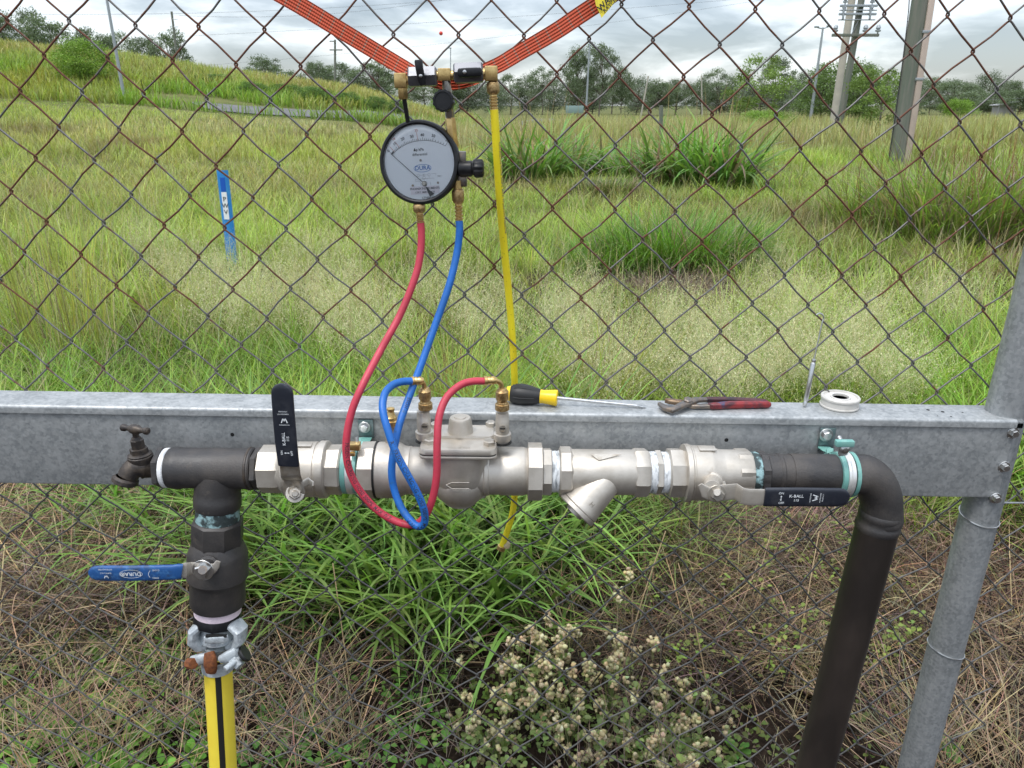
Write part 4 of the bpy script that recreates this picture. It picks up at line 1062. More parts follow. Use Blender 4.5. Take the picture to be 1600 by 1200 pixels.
part('cable', MB().tube(spline([along(7.5) + V((-.34, .1, 0)), along(4.6) + V((-.33, .1, 0)), along(3.6) + V((-.22, .05, 0)), along(1.5) + V((-.22, -.05, 0)), along(0.0) + V((-.22, -.05, 0))], 6), .012, 6), 'rubber', o)
o, bs, tp = pole('concrete_pole', 'pale beige concrete pole left of the pole with crossarms', 1331, 0, 1304, 178, 44, .20, .175, 'concrete', extra=3)
o, bs, tp = pole('power_pole', 'green grey power pole with stacked crossarms and insulators beside the pale concrete pole', 1346, 0, 1311, 200, 36, .15, .13, 'timber', extra=3)
d_ = (tp - bs).normalized()
def crossarm(o, x0, x1, py, D, hh=.05, m='timber'):
    a, b_ = W(x0, py, D), W(x1, py, D)
    c = part('crossarm', MB().box((a + b_) / 2, (b_ - a).length / 2, .06, hh, bev=.01), m, o)
    return a, b_, c
def insulator(parent, p, s=1.0):
    part('insulator', MB().lathe(p, Z, [(0, .02 * s), (.05 * s, .02 * s), (.06 * s, .075 * s), (.10 * s, .08 * s), (.12 * s, .04 * s), (.15 * s, .07 * s), (.19 * s, .06 * s), (.24 * s, .03 * s)], 10), 'polegrey', parent)
for (x0, x1, py) in [(1313, 1371, 9), (1312, 1370, 16), (1311, 1369, 22), (1310, 1367, 31)]:
    a, b_, c_ = crossarm(o, x0, x1, py, 35.8, .045 if py in (9, 22) else .02, 'polegrey')
    if py in (9, 22):
        for f in (.12, .85): insulator(c_, a.lerp(b_, f) + Z * .04, 1.3)
for xx in (1319, 1361): part('brace', MB().cyl(W(xx, 8, 35.7), W(xx - 2, 30, 35.7), .05, 8), 'polegrey', o)
a, b_, c_ = crossarm(o, 1300, 1373, 55, 35.8, .06)
for f in (.06, .70, .97): insulator(c_, a.lerp(b_, f) + Z * .05, 1.5)
part('stay_wire', MB().tube([W(1341, 33, 35.6), W(1330, 55, 35.6)], .02, 5), 'wiregrey', o)
# street lamp with two heads
o, bs, tp = pole('street_lamp', 'tall double headed street lamp left of the concrete pole', 1286, 43, 1268, 176, 60, .14, .07, 'polegrey', 'street lamp', 10)
part('arm', MB().tube([W(1275, 42, 60), W(1281, 44, 60), W(1286, 44.5, 60), W(1291, 43, 60), W(1296, 41, 60)], .05, 6), 'polegrey', o)
for xx, yy in ((1276, 42), (1295, 41)): part('lamp_head', MB().strip([W(xx - 3.4, yy + .4, 60), W(xx - 2, yy, 60), W(xx + 2, yy, 60), W(xx + 3.4, yy + .4, 60)], [.12, .3, .34, .12], .14, Y, 3, 10), 'polegrey', o)
pole('lamp_post', 'thin grey lamp post crossing the left hillside trees', 166, -6, 193, 147, 42, .09, .055, 'polegrey', 'lamp post', 10, extra=2)
o, bs, tp = pole('utility_pole', 'leaning dark pole with short pegs behind the hilltop trees', 268, 18, 278, 98, 74, .12, .10, 'timber', seg=8)
for yy in (30, 42): part('peg', MB().cyl(W(270 + (yy - 30) * .1, yy, 73.8), W(277 + (yy - 30) * .1, yy, 73.8), .035, 6), 'polegrey', o)
o, bs, tp = pole('power_pole', 'distant power pole with one wide crossarm on the skyline left of the gauge', 523.5, 62, 523.5, 132, 88, .14, .11, 'timber', seg=8)
crossarm(o, 515, 535, 78, 87.8, .06); crossarm(o, 515, 524, 64.5, 87.8, .05)
o, bs, tp = pole('lamp_post', 'thin far lamp post behind the two way valve of the gauge set', 704, 75, 704, 160, 110, .07, .06, 'polegrey', 'lamp post', 8)
part('lamp_head', MB().box(W(702, 75, 110), .3, .1, .06, bev=.02), 'polegrey', o)
pole('lamp_post', 'thin white lamp post in front of the tallest gum', 921.5, 66, 916, 170, 70, .09, .06, 'polegrey', 'lamp post', 8)
pole('stake', 'leaning pale stake right of the tallest gum', 1013, 119, 1003, 173, 60, .06, .05, 'concrete', 'stake', 8)
pole('stake', 'upright pale stake with fine branches left of the slender tree', 1096, 118, 1097, 172, 60, .05, .045, 'concrete', 'stake', 8)
pole('fence_stub', 'short grey weathered post standing in the tan grass between the cane clumps', 1033, 165, 1033, 195, 28, .07, .07, 'timber', 'post', 8)
# power lines and marker ball
PLg = 'power lines across the sky'
for i, (a, b_, c_, d2, D, lb) in enumerate([(-60, 70, 1700, -55, 100, 'lowest thin power line sagging across the sky at left above the hill'), (200, 110, 1250, -10, 120, 'power line passing just above the distant crossarm pole behind the strap'),
      (-60, 20, 1000, -30, 90, 'upper thin power line crossing the sky at the top left'), (280, 24, 800, -22, 95, 'short stretch of power line crossing behind the left arm of the strap')]):
    p0, p1 = W(a, b_, D), W(c_, d2, D); pts = []
    for k in range(25):
        f = k / 24; pts.append(p0.lerp(p1, f) - Z * 1.2 * (4 * f * (1 - f)))
    solo('power_line', MB().tube(pts, .014, 5), 'wiregrey', lb, 'power line', pts[0], PLg)
solo('marker_ball', MB().sphere(W(689, 52, 98), .23, 16), 'ballred', 'small red marker ball hanging on a power line above the gauge set', 'marker ball', W(689, 52, 98))
pl = []
for k in range(25):
    f = k / 24; pl.append(W(1200, 155, 80).lerp(W(1650, 150, 80), f) - Z * .4 * 4 * f * (1 - f))
solo('power_line', MB().tube(pl, .012, 5), 'wiregrey', 'low thin wire running in front of the far trees at right', 'wire', pl[0])
# shed
c0 = W(1565, 181, 95); o = thing('shed', 'small pale open shed in front of the far trees near the right edge', 'shed', (c0.x, 95, 0))
g0 = V((c0.x, 95, 0))
part('wall', MB().box(g0 + V((0, 0, .75)), .9, .7, .75, bev=.02), 'shedwall', o)
part('roof', MB().poly([g0 + V((-1.2, -.9, 1.45)), g0 + V((1.2, -.9, 1.85)), g0 + V((1.2, .9, 1.85)), g0 + V((-1.2, .9, 1.45))], Z, .06), 'shedroof', o)
for sx_ in (-1.0, 1.05): part('leg', MB().cyl(g0 + V((sx_, -.8, 0)), g0 + V((sx_, -.8, 1.5)), .04, 6), 'polegrey', o)
c0 = W(898, 170, 100); g0 = V((c0.x, 100, 0)); o = thing('sign_board', 'far pale teal board at the foot of the tallest gum', 'board', g0)
part('board', MB().box(g0 + V((0, 0, 1.0)), 1.1, .05, .45, bev=.01), 'teal_box', o)
for sx_ in (-.9, .9): part('leg', MB().cyl(g0 + V((sx_, .1, 0)), g0 + V((sx_, .1, 1.3)), .05, 6), 'polegrey', o)

# blue marker post with PWV lettering
Dm = 7.0
pt, pb = W(346, 266, Dm), W(360, 390, Dm)
d_ = (pt - pb).normalized(); base = pb - d_ * (pb.z / d_.z)
sx_ = V((1, 0, 0)); sx_ = (sx_ - d_ * sx_.dot(d_)).normalized(); nf = sx_.cross(d_); nf = -nf if nf.y > 0 else nf
o = thing('marker_post', 'blue plastic marker post with a white PWV label standing in the grass', 'marker post', base)
hw = 9 * mpp(266, Dm)
# shallow folded section: two flanges and a flat centre
sec = [(-hw, .018), (-hw * .5, 0), (hw * .5, 0), (hw, .018)]
Hm = (pt - base).length
b1 = MB(); ring = lambda h: [base + d_ * h + sx_ * a - nf * b_ for a, b_ in sec] + [base + d_ * h + sx_ * a - nf * (b_ + .004) for a, b_ in reversed(sec)]
b1.quad_rings([ring(0), ring(Hm * .5), ring(Hm)]); part('panel', b1, 'marker', o)
def onm(fx, h, off=.002): return base + d_ * h + sx_ * fx * hw + nf * off
ppm = Hm / (390 - 266 + 0.0) * ((390 - 266) / (proj(base)[1] - 266))
hh = lambda py: Hm * (proj(base)[1] - py) / (proj(base)[1] - 266)
part('sticker', MB().poly([onm(-.42, hh(298)), onm(.42, hh(298)), onm(.42, hh(277)), onm(-.42, hh(277))], nf, .001), 'marker2', o)
part('white_label', MB().poly([onm(-.46, hh(341)), onm(.46, hh(341)), onm(.46, hh(299)), onm(-.46, hh(299))], nf, .001), 'label', o)
tb = MB()
for ch, py in (('P', 310), ('W', 320), ('V', 330)): tb.text(ch, onm(0, hh(py), .0045), sx_, d_, .056, bold=.015)
part('lettering', tb, 'ink', o, flat=True)

# ============================================================ CHAIN-LINK FENCE
DF = 1.10
def knot0(px, py): return W(px, py, DF)
KX = 0.0858 / 2; KZ = 0.0879 / 2; SH = 0.0313
ref = knot0(617, 51)
fence = thing('chain_link_fence', 'rusty diamond chain link mesh stretched across the whole view', 'fence', (0, DF, 0))
def kpos(i, k):
    x = ref.x + i * KX
    z = ref.z - k * KZ - SH * (x - ref.x)
    low = max(0.0, 1.03 - z)
    a = math.sin(i * 12.9898 + k * 78.233) * 43758.5453; a -= math.floor(a)
    b_ = math.sin(i * 39.3468 + k * 11.135) * 24634.6345; b_ -= math.floor(b_)
    j = .0042 + .011 * min(1, low * 2.5)
    return V((x + (a - .5) * j, DF + .008 * math.sin(i * .4 + k * .23) * 0.6, z + (b_ - .5) * j))
def make_wire(i, me_name='wire'):
    pts = []; rust = []
    RW = .00138
    k = -9 if (i + 9) % 2 == 0 else -10
    # knots of column i have k parity == i parity
    k0 = -10 if (i % 2 == 0) else -9
    seq = []; k = k0; side = 0
    while True:
        p = kpos(i + side, k)
        if p.z < 0.02: break
        seq.append((p, side, k)); k += 1; side = 1 - side
    for s_, (p, side, k) in enumerate(seq):
        e = .0030 * (1 if side == 1 else -1)   # hooks past the neighbour's bend
        h = .0042
        # front/back weave: bend passes from the front of the mesh to the back
        fr = -1 if side == 0 else 1
        pts.append(p + V((-e * .9, fr * -RW * 1.0, h * 1.15))); pts.append(p + V((e * .25, fr * -RW * .8, h * .55))); pts.append(p + V((e * .62, 0, 0))); pts.append(p + V((e * .25, fr * RW * .8, -h * .55))); pts.append(p + V((-e * .9, fr * RW * 1.0, -h * 1.15)))
        if s_ + 1 < len(seq):
            q_ = seq[s_ + 1][0]
            mid = p.lerp(q_, .5) + V((0, 0, -.0016 if k % 2 else .0010)) + V((random.uniform(-.0008, .0008), fr * RW * 0.7, random.uniform(-.0008, .0008)))
            pts.append(mid)
    for n_, p in enumerate(pts):
        hgt = max(0, min(1, (p.z - .95) / .35))
        seg_ = n_ // 6
        a = math.sin(i * 7.13 + seg_ * 3.71) * 9631.7; a -= math.floor(a)
        rust.append((.06 + .50 * hgt) * (0.25 + 1.1 * a) + (.10 if hgt > .2 else 0))
    mb = MB(); mb.tube(pts, RW * 1.0, 6)
    me = bpy.data.meshes.new('wire'); org = V((0, DF, 0))
    me.from_pydata([tuple(p - org) for p in mb.v], [], mb.f); me.shade_smooth(); me.materials.append(M['wire'])
    at = me.attributes.new('rust', 'FLOAT', 'POINT'); at.data.foreach_set('value', np.repeat(np.array(rust, np.float32), 6)[:len(me.vertices)])
    o = bpy.data.objects.new('wire', me); COL.objects.link(o); o.parent = fence; ORG[o.name] = org
for i in range(-31, 24): make_wire(i)
# horizontal line wires below the channel on the right and along the foot
for (za, xa, xb) in [(W(1575, 787, 1.09).z, .74, 1.15), (.06, -1.45, 1.15)]:
    pts = [V((xa + (xb - xa) * f, DF - .006, za - .003 * f)) for f in np.linspace(0, 1, 12)]
    part('line_wire', MB().tube(pts, .0015, 6), 'post', fence)

# ============================================================ STEEL POST
DP = 1.066
pa, pb = W(1572, 640, DP), W(1430, 1200, DP)
dp = (pa - pb).normalized()
base = pb - dp * (pb.z / dp.z); top = pa + dp * .95
post = thing('steel_post', 'grey galvanised round steel post at the right, holding the channel end', 'post', base)
part('tube', MB().cyl(base - dp * .05, top, .0280, 40), 'post', post)
def tie(py, wob=.0):
    f = None; lo, hi = 0.0, 1.6
    for _ in range(40):
        mid = (lo + hi) / 2
        if proj(base + dp * mid)[1] > py: lo = mid
        else: hi = mid
    c = base + dp * lo; u, w = perp(dp)
    pts = [c + u * .0293 * math.cos(a) + w * .0293 * math.sin(a) + dp * (.006 * math.cos(a + wob)) for a in np.linspace(0, 2 * math.pi, 36, endpoint=False)]
    part('tie_wire', MB().tube(pts, .0011, 6, closed=True), 'steel', post)
tie(1012); tie(806, 1.0)

# ============================================================ STEEL CHANNEL
D1, D2 = 1.033, 1.092
ZT0 = W(0, 610, D2).z; XT0 = W(0, 610, D2).x
SL = (W(1540, 633.5, D2).z - ZT0) / (W(1540, 633.5, D2).x - XT0)
def zt(x): return ZT0 + SL * (x - XT0)
xe = W(1592, 655, D1).x; xs = -1.35
rail = thing('steel_channel', 'mottled galvanised steel channel running across in front of the mesh', 'steel beam', (0, D1, zt(0)))
lipz = -.0125; bot = -(zt(W(0, 757.5, D1).x) - W(0, 757.5, D1).z)
def R(x, D, dz): return V((x, D, zt(x) + dz))
# web
b1 = MB(); n_ = 28
prof = [(D1 + .0035, lipz + .002), (D1 + .0035, bot + .004), (D1 + .0045, bot + .001), (D1 + .008, bot), (D2 - .002, bot), (D2 - .002, bot + .002), (D1 + .008, bot + .0022), (D1 + .006, bot + .004), (D1 + .006, lipz + .002)]
b1.quad_rings([[R(x, a, b_) for a, b_ in prof] for x in np.linspace(xs, xe, n_)])
part('web', b1, 'galv', rail)
# top flange: rounded front edge and short turned-down lip
prof = [(D1 + .001, lipz)] + [(D1 + .005 - .005 * math.cos(a), -.005 + .005 * math.sin(a)) for a in np.linspace(0, math.pi / 2, 6)]
xf = W(1537, 633, D2).x
b1 = MB()
def flange_ring(x, dback): 
    top_ = [(D1, lipz)] + [(D1 + .005 * (1 - math.cos(a)), -.005 + .005 * math.sin(a)) for a in np.linspace(0, math.pi / 2, 6)] + [(dback, 0), (dback, -.002), (D1 + .006, -.002), (D1 + .003, -.006), (D1 + .003, lipz)]
    return [R(x, a, b_) for a, b_ in top_]
xs_ = list(np.linspace(xs, xf, 26)) + list(np.linspace(xf + .006, xf + .026, 4)) + [xe]
b1.quad_rings([flange_ring(x, D2 if x <= xf + 1e-6 else max(D1 + .012, D2 - (x - xf) * 1.9)) for x in xs_])
part('top_flange', b1, 'galv', rail)
for (a, b_) in ((1582.5, 676), (1568.5, 729), (1555, 778)):
    p = W(a, b_, D1 + .0035); h_ = part('screw', MB().bolt(p, -Y, .0062, .007), 'steel', rail)
for (a, b_) in ((363, 679), (1135, 687.5)):
    p = W(a, b_, D1 + .0035); part('drilled_hole', MB().cyl(p, p - Y * .0003, .0030, 14), 'hole', rail)
def T(px, py, dz=0.0):
    """point of the channel's top face seen at a photo pixel"""
    D = 1.06
    for _ in range(12):
        p = W(px, py, D); err = p.z - zt(p.x) - dz
        d2 = W(px, py, D + .001); sl = (d2.z - p.z) / .001
        D -= err / sl
    return W(px, py, D)
for (a, b_, s_) in ((1450, 640.5, .0026), (1473, 643.5, .0026), (1486, 651, .0014), (1504, 644.5, .0014), (1465, 650, .001)):
    p = T(a, b_); part('drilled_hole', MB().cyl(p, p + Z * .0003, s_, 12), 'hole', rail)

# ============================================================ PIPEWORK (one bolted, screwed-together assembly)
DA = .975
def A(px): return W(px, 728.6 + .0093 * px, DA)
SPX = mpp(735, DA)
AX = (A(1300) - A(300)).normalized()
AN = AX.cross(Z).cross(AX).normalized()        # up, square to the pipe
pw = thing('pipework', 'testable check valve assembly of silver valves and black pipe strapped to the channel', 'pipework', A(330))
def lx(prof, seg=32, rot=0.0, mb=None):
    mb = mb or MB(); a = A(prof[0][0])
    return mb.lathe(a, AX, [((A(p) - a).length, r * SPX) for p, r in prof], seg, rot)
# left: black tee
tee = part('tee', lx([(266, 29), (267, 31.5), (276, 33), (283, 33), (286, 32), (385, 32), (388, 33), (396, 33), (398, 31)]), 'black', pw)
class Line:
    def __init__(s, p0, p1): s.p0, s.d = p0, (p1 - p0).normalized()
    def y(s, py):
        lo, hi = -.6, 1.5
        for _ in range(45):
            m = (lo + hi) / 2
            if proj(s.p0 + s.d * m)[1] < py: lo = m
            else: hi = m
        return s.p0 + s.d * lo
    def x(s, px):
        lo, hi = -1, 1
        for _ in range(45):
            m = (lo + hi) / 2
            if proj(s.p0 + s.d * m)[0] < px: lo = m
            else: hi = m
        return s.p0 + s.d * lo
BR = Line(W(340, 731.7, DA), W(340.5, 1050, .945))
def ly(prof, seg=32, rot=0.0, line=BR, mb=None, D=.96):
    mb = mb or MB(); a = line.y(prof[0][0])
    return mb.lathe(a, line.d, [((line.y(p) - a).dot(line.d), r * mpp(p, D)) for p, r in prof], seg, rot)
part('branch', ly([(738, 33), (763, 35), (772, 35), (774, 36), (789, 36), (792, 34.5)]), 'black', tee)
# moulded fillet where the branch leaves the run
mbf = MB()
for sgn in (-1, 1):
    pass
part('seam_ring', lx([(390, 33.2), (391, 34), (393, 34), (394, 33.2)]), 'bronze', tee)
part('hex_bush', lx([(247, 27), (249, 33), (256, 33), (258, 30)], 6, .35), 'black', pw)
rg = part('thread_tape', lx([(257.5, 28.5), (259, 31), (265, 31.5), (268, 29)]), 'tape_white', pw)
# tap
tapD = .962
tbody = MB()
pth = spline([A(249), W(238, 729.5, .972), W(226, 728, .968), W(214, 730, .962), W(205, 736, .957), W(199, 746, .953)], 6)
tbody.tube(pth, [x * SPX for x in np.interp(np.linspace(0, 1, len(pth)), [0, .25, .5, .75, 1], [14, 18, 20, 16, 15])], 20)
tp_ = part('tap', tbody, 'bronze', pw, 'dark weathered bronze garden tap')
tv_ = Line(W(222, 728, .966), W(209, 668, .966))
def lt(prof, seg=24, rot=0.0, mb=None, a=W(222.5, 728, .966), b=W(209.5, 668, .966)):
    mb = mb or MB(); d = (b - a).normalized(); L = (b - a).length / 60.0
    return mb.lathe(a, d, [(t * L, r * SPX) for t, r in prof], seg, rot)
part('bonnet', lt([(0, 17), (12, 18.5), (16, 18.5), (17, 17), (19, 17.6), (21, 14)]), 'bronze', tp_)
part('bonnet_nut', lt([(20, 12), (21, 13.5), (28, 13.5), (29, 11)], 6, .2), 'bronze', tp_)
part('gland_nut', lt([(28, 10), (41, 10), (42, 8), (46, 6)], 8, .2), 'bronze', tp_)
part('spindle', lt([(40, 4.6), (55, 4.6)], 12), 'bronze', tp_)
hb = MB(); p0, p1 = W(190, 667.5, .967), W(232.5, 674, .950)
dh = (p1 - p0); L = dh.length
hb.lathe(p0, dh, [(0, .003), (.002, .0052), (.006, .0052), (.010, .0035), (L * .3, .0042), (L * .38, .0065), (L * .5, .0075), (L * .62, .0065), (L * .7, .0042), (L - .010, .0035), (L - .006, .0052), (L - .002, .0052), (L, .003)], 14)
part('tee_handle', hb, 'bronze', tp_)
m0 = W(197, 747, .953); dd = (W(194, 757, .951) - m0).normalized()
part('spout_ring', MB().lathe(m0 - dd * .002, dd, [(0, 15 * SPX), (.003, 19 * SPX), (.008, 19.5 * SPX), (.010, 17 * SPX), (.010, 12 * SPX), (.004, 11.5 * SPX)], 26, caps=False), 'bronze', tp_)

# valve levers -------------------------------------------------
def wmark(mb, o, xd, yd, s, th=.14):
    """two-peak W emblem drawn as thick strokes"""
    pts = [(-.62, .5), (-.25, -.5), (.0, .12), (.25, -.5), (.62, .5)]
    for (x0, y0), (x1, y1) in zip(pts, pts[1:]):
        dx, dy = x1 - x0, y1 - y0; l = math.hypot(dx, dy); nx, ny = -dy / l * th / 2, dx / l * th / 2
        b_ = len(mb.v)
        for (a, c) in ((x0 + nx, y0 + ny), (x0 - nx, y0 - ny), (x1 - nx, y1 - ny), (x1 + nx, y1 + ny)): mb.v.append(o + xd * a * s + yd * c * s)
        mb.f.append((b_, b_ + 1, b_ + 2, b_ + 3))
def arrow2(mb, o, d, s, up, th=.12):
    """double headed arrow along d"""
    b_ = len(mb.v)
    for (a, c) in ((-.3, -th / 2), (.3, -th / 2), (.3, th / 2), (-.3, th / 2)): mb.v.append(o + d * a * s + up * c * s)
    mb.f.append((b_, b_ + 1, b_ + 2, b_ + 3))
    for sg in (-1, 1):
        b_ = len(mb.v)
        for (a, c) in ((sg * .55, 0), (sg * .28, .2), (sg * .28, -.2)): mb.v.append(o + d * a * s + up * c * s)
        mb.f.append((b_, b_ + 1, b_ + 2))
def face_pt(px, py, D): return W(px, py, D)

# ball valve 1 (lever up)
v1 = part('ball_valve', lx([(411, 31), (412, 34), (440, 35), (444, 37), (449, 42), (455, 43), (497, 43.5), (498, 42), (501, 42), (502, 45), (512, 45), (514, 43), (515, 38)], 40), 'nickel', pw, 'silver ball valve with its black lever standing up')
part('hex_end', lx([(409, 32), (411, 37.5), (438, 38), (443, 36)], 8, .39), 'nickel', v1)
part('hex_nut', lx([(514, 35), (515, 39), (534, 39.5), (537, 37)], 8, .25), 'nickel', v1)
part('raised_badge', MB().box(A(480) + AN * .0405 - Y * .004, .011, .006, .0006, AX, Y, AN, bev=.0003), 'nickel', v1)
st0, st1 = W(459, 756, .945), W(459.5, 768, .905)
part('stem', MB().lathe(st0, st1 - st0, [(0, .0135), (.010, .0125), (.011, .009), ((st1 - st0).length, .008)], 20), 'nickel_old', v1)
lev = MB(); De = .908
LP = [W(461, 784, De), W(460.5, 778, De), W(460, 768, De), W(458.5, 756, De), W(457.5, 749, De - .001)]
lev.strip(LP, [.010, .026, .030, .027, .024], .0028, AX, 3.2)
lev.strip([W(457.5, 750, De), W(455, 745.5, De - .011), W(454, 741, De - .0125), W(452, 722, De - .0125)], [.0265, .027, .0265, .0265], .0028, AX, 4)
part('lever', lev, 'nickel_old', v1)
part('lever_nut', MB().bolt(W(461, 771, De - .002), W(461, 771.6, De - .05) - W(461, 771, De - .002), .0086, .0085), 'nickel', v1)
part('stem_end', MB().cyl(W(461, 771, De - .009), W(461, 771.5, De - .0155), .0046, 14, ch=.001), 'nickel_old', v1)
part('stop_tab', MB().strip([W(472, 757, De), W(482, 752, De + .004), W(488, 756, De + .002), W(489, 760, De)], [.010, .012, .010, .006], .003, Z, 3), 'nickel', v1)
Dg = De - .0135
GP = [W(451.2, 727.5, Dg), W(451, 724, Dg), W(447, 690, Dg), W(443.5, 650, Dg), W(441, 614, Dg), W(440.6, 607, Dg), W(440.4, 602, Dg), W(440.3, 599.4, Dg)]
part('lever_grip', MB().strip(GP, [.027, .0278, .0285, .0283, .0278, .0245, .0165, .006], [.0062, .0072, .0072, .0072, .0072, .0068, .006, .004], AX, 3.6, 20), 'grip_black', v1)
tx = MB(); Df_ = Dg - .00395
gup = (W(443.5, 650, Df_) - W(451, 724, Df_)).normalized(); gx = (AX - gup * AX.dot(gup)).normalized()
tx.text('WATERMARK', W(442.3, 647.5, Df_), gx, gup, .0024); tx.text('PRODUCT', W(442.0, 643.5, Df_), gx, gup, .0024)
wmark(tx, W(444, 657.5, Df_), -gx, gup * -1, .0062, .2)
tx.text('WATERMARK', W(444.3, 664, Df_), -gx, -gup, .0022)
tx.text('K-BALL', W(443.5, 686, Df_), gup, -gx, .0058, bold=.01); tx.text('115', W(450, 686, Df_), gup, -gx, .0050, bold=.01)
tx.text('ON', W(440.5, 707.5, Df_), gup, -gx, .0040, bold=.01); tx.text('OFF', W(456, 708.5, Df_), gup, -gx, .0040, bold=.01)
arrow2(tx, W(448.3, 708, Df_), gx, .0062, gup)
part('lettering', tx, 'whiteink', v1, flat=True)

# nipple between tee and valve
part('hex_nipple', lx([(397, 28), (399, 33), (406, 33), (408, 30), (411, 30)], 6, .1), 'black', pw)
# union and check valve body
part('inlet_union', lx([(534, 32), (563, 32), (564, 40), (566, 44), (588, 44.5), (590, 42)], 8, .3), 'nickel', pw)
bf = part('check_valve', lx([(589, 40), (591, 43), (594, 44), (618, 44), (626, 43), (632, 39), (638, 37.5), (642, 38), (644, 36.8), (650, 36.5), (756, 36.5), (758, 38.5), (763, 38.5), (765, 37), (781, 37), (783, 38), (818, 38), (820, 37), (824, 36)], 44), 'nickel', pw, 'satin silver check valve body with bolted cover and domed cap')
part('gasket_ring', lx([(587.5, 43.2), (588, 44.6), (590.5, 44.6), (591, 43.2)], 44), 'rubber', bf)
cc_ = A(719)
dn = -AN
blob = MB().lathe(cc_ + AN * .004, dn, [(0, .030), (.006, .0385), (.012, .0418), (.022, .0418), (.032, .0390), (.040, .0345), (.047, .0285), (.050, .0245)], 48)
part('bowl', blob, 'nickel', bf)
part('base_foot', MB().lathe(cc_ + dn * .040, dn, [(0, .026), (.003, .0245), (.009, .0235), (.0105, .0215)], 40), 'nickel', bf)
part('drain_ear', MB().cyl(A(691) + dn * .034 - Y * .004, A(691) + dn * .039 - Y * .004, .0085, 18, ch=.001), 'nickel', bf)
part('drain_ear', MB().cyl(A(751) + dn * .034 - Y * .004, A(751) + dn * .039 - Y * .004, .0085, 18, ch=.001), 'nickel', bf)
# cover plates: lower flange, black gasket, upper plate
zf = (W(719, 714, .930) - cc_).dot(AN)
plc = cc_ + AN * zf; HXp = 59 * SPX * .985; HY = .044
def plate(c, hx, hy, th, r, taper=0.0):
    """rounded square plate, c = centre of its lower face"""
    rings = []
    for h, s_ in ((0, 1 - .012), (.0012, 1), (th - .0012, 1 - taper), (th, 1 - .012 - taper)):
        ring = []
        for qx, qy in ((1, 1), (-1, 1), (-1, -1), (1, -1)):
            for k in range(6):
                an = (0 if qx > 0 and qy > 0 else math.pi / 2 if qx < 0 and qy > 0 else math.pi if qx < 0 else 1.5 * math.pi) + k / 5 * math.pi / 2
                ring.append(c + AN * h + AX * (qx * (hx - r) + r * math.cos(an)) * s_ + Y * (qy * (hy - r) + r * math.sin(an)) * s_)
        rings.append(ring)
    m_ = MB(); m_.quad_rings(rings); return m_
yc = Y * (-.001)
neck = MB(); lo_c = cc_ + AN * .002 + yc
rings = []
for h, hx, hy in ((-.020, .030, .036), (-.008, .0335, .0400), (.004, .0375, .0412), (zf - .010, HXp * .80, HY * .95), (zf - .002, HXp * .93, HY * .97)):
    rings.append([lo_c + AN * h + AX * math.copysign(abs(math.cos(q)) ** .62, math.cos(q)) * hx + Y * math.copysign(abs(math.sin(q)) ** .62, math.sin(q)) * hy for q in np.linspace(0.01, 2 * math.pi + .01, 32, endpoint=False)])
neck.quad_rings(rings); part('neck', neck, 'nickel', bf, angle=50)
part('lower_flange', plate(plc + yc - AN * .0045, HXp, HY, .0045, .010), 'nickel', bf)
part('cover_gasket', plate(plc + yc, HXp * .992, HY * .992, .0016, .010), 'rubber', bf)
cov = part('cover', plate(plc + yc + AN * .0016, HXp, HY, .0085, .010, .02), 'nickel', bf)
ct = plc + yc + AN * .0101
part('cover_step', plate(ct - AX * 0 + Y * .010, HXp * .93, HY * .40, .004, .008, .03), 'nickel', bf)
def top_at(px, py, h):      # point on the plane h above the cover top seen at this pixel
    D = .97
    for _ in range(15):
        p = W(px, py, D); e_ = (p - ct).dot(AN) - h; p2 = W(px, py, D + .001)
        D -= e_ / (((p2 - ct).dot(AN) - h - e_) / .001)
    return W(px, py, D)
pd = top_at(719.5, 676, .002)
part('domed_cap', MB().lathe(pd, AN, [(0, 20.5 * SPX), (.002, 20 * SPX), (.021, 17 * SPX), (.0235, 15.5 * SPX), (.0242, 12 * SPX), (.0238, 9.5 * SPX), (.0250, 9 * SPX), (.0254, 6 * SPX)], 36), 'nickel', bf)
for (a, b_) in ((672, 692), (764.5, 694.5)):
    part('cover_bolt', MB().lathe(top_at(a, b_, 0), AN, [(0, .0085), (.0055, .0085), (.0068, .007)], 6, .4), 'nickel_old', bf)
for (a, b_) in ((680, 667), (767, 665)):
    part('cover_bolt', MB().lathe(top_at(a, b_, .004), AN, [(0, .0075), (.0055, .0075), (.0068, .006)], 6, .1), 'nickel_old', bf)
mb = MB(); mb.text('FLOW  50  PN16', top_at(717, 699.5, .0003), AX, Y, .0042); part('cast_lettering', mb, 'nickel_old', bf, flat=True)
# flow arrow cast on the bowl
Da = .925
def on_bowl(px, py): return W(px, py, .9295)
mb = MB()
for (p0, p1) in (((697, 758), (706, 754)), ((706, 754), (733, 754)), ((706, 763.5), (733, 763.5)), ((697, 758), (706, 763.5))):
    mb.cyl(W(*p0, .931), W(*p1, .931), .0008, 6)
part('flow_arrow', mb, 'nickel', bf)
mb = MB()
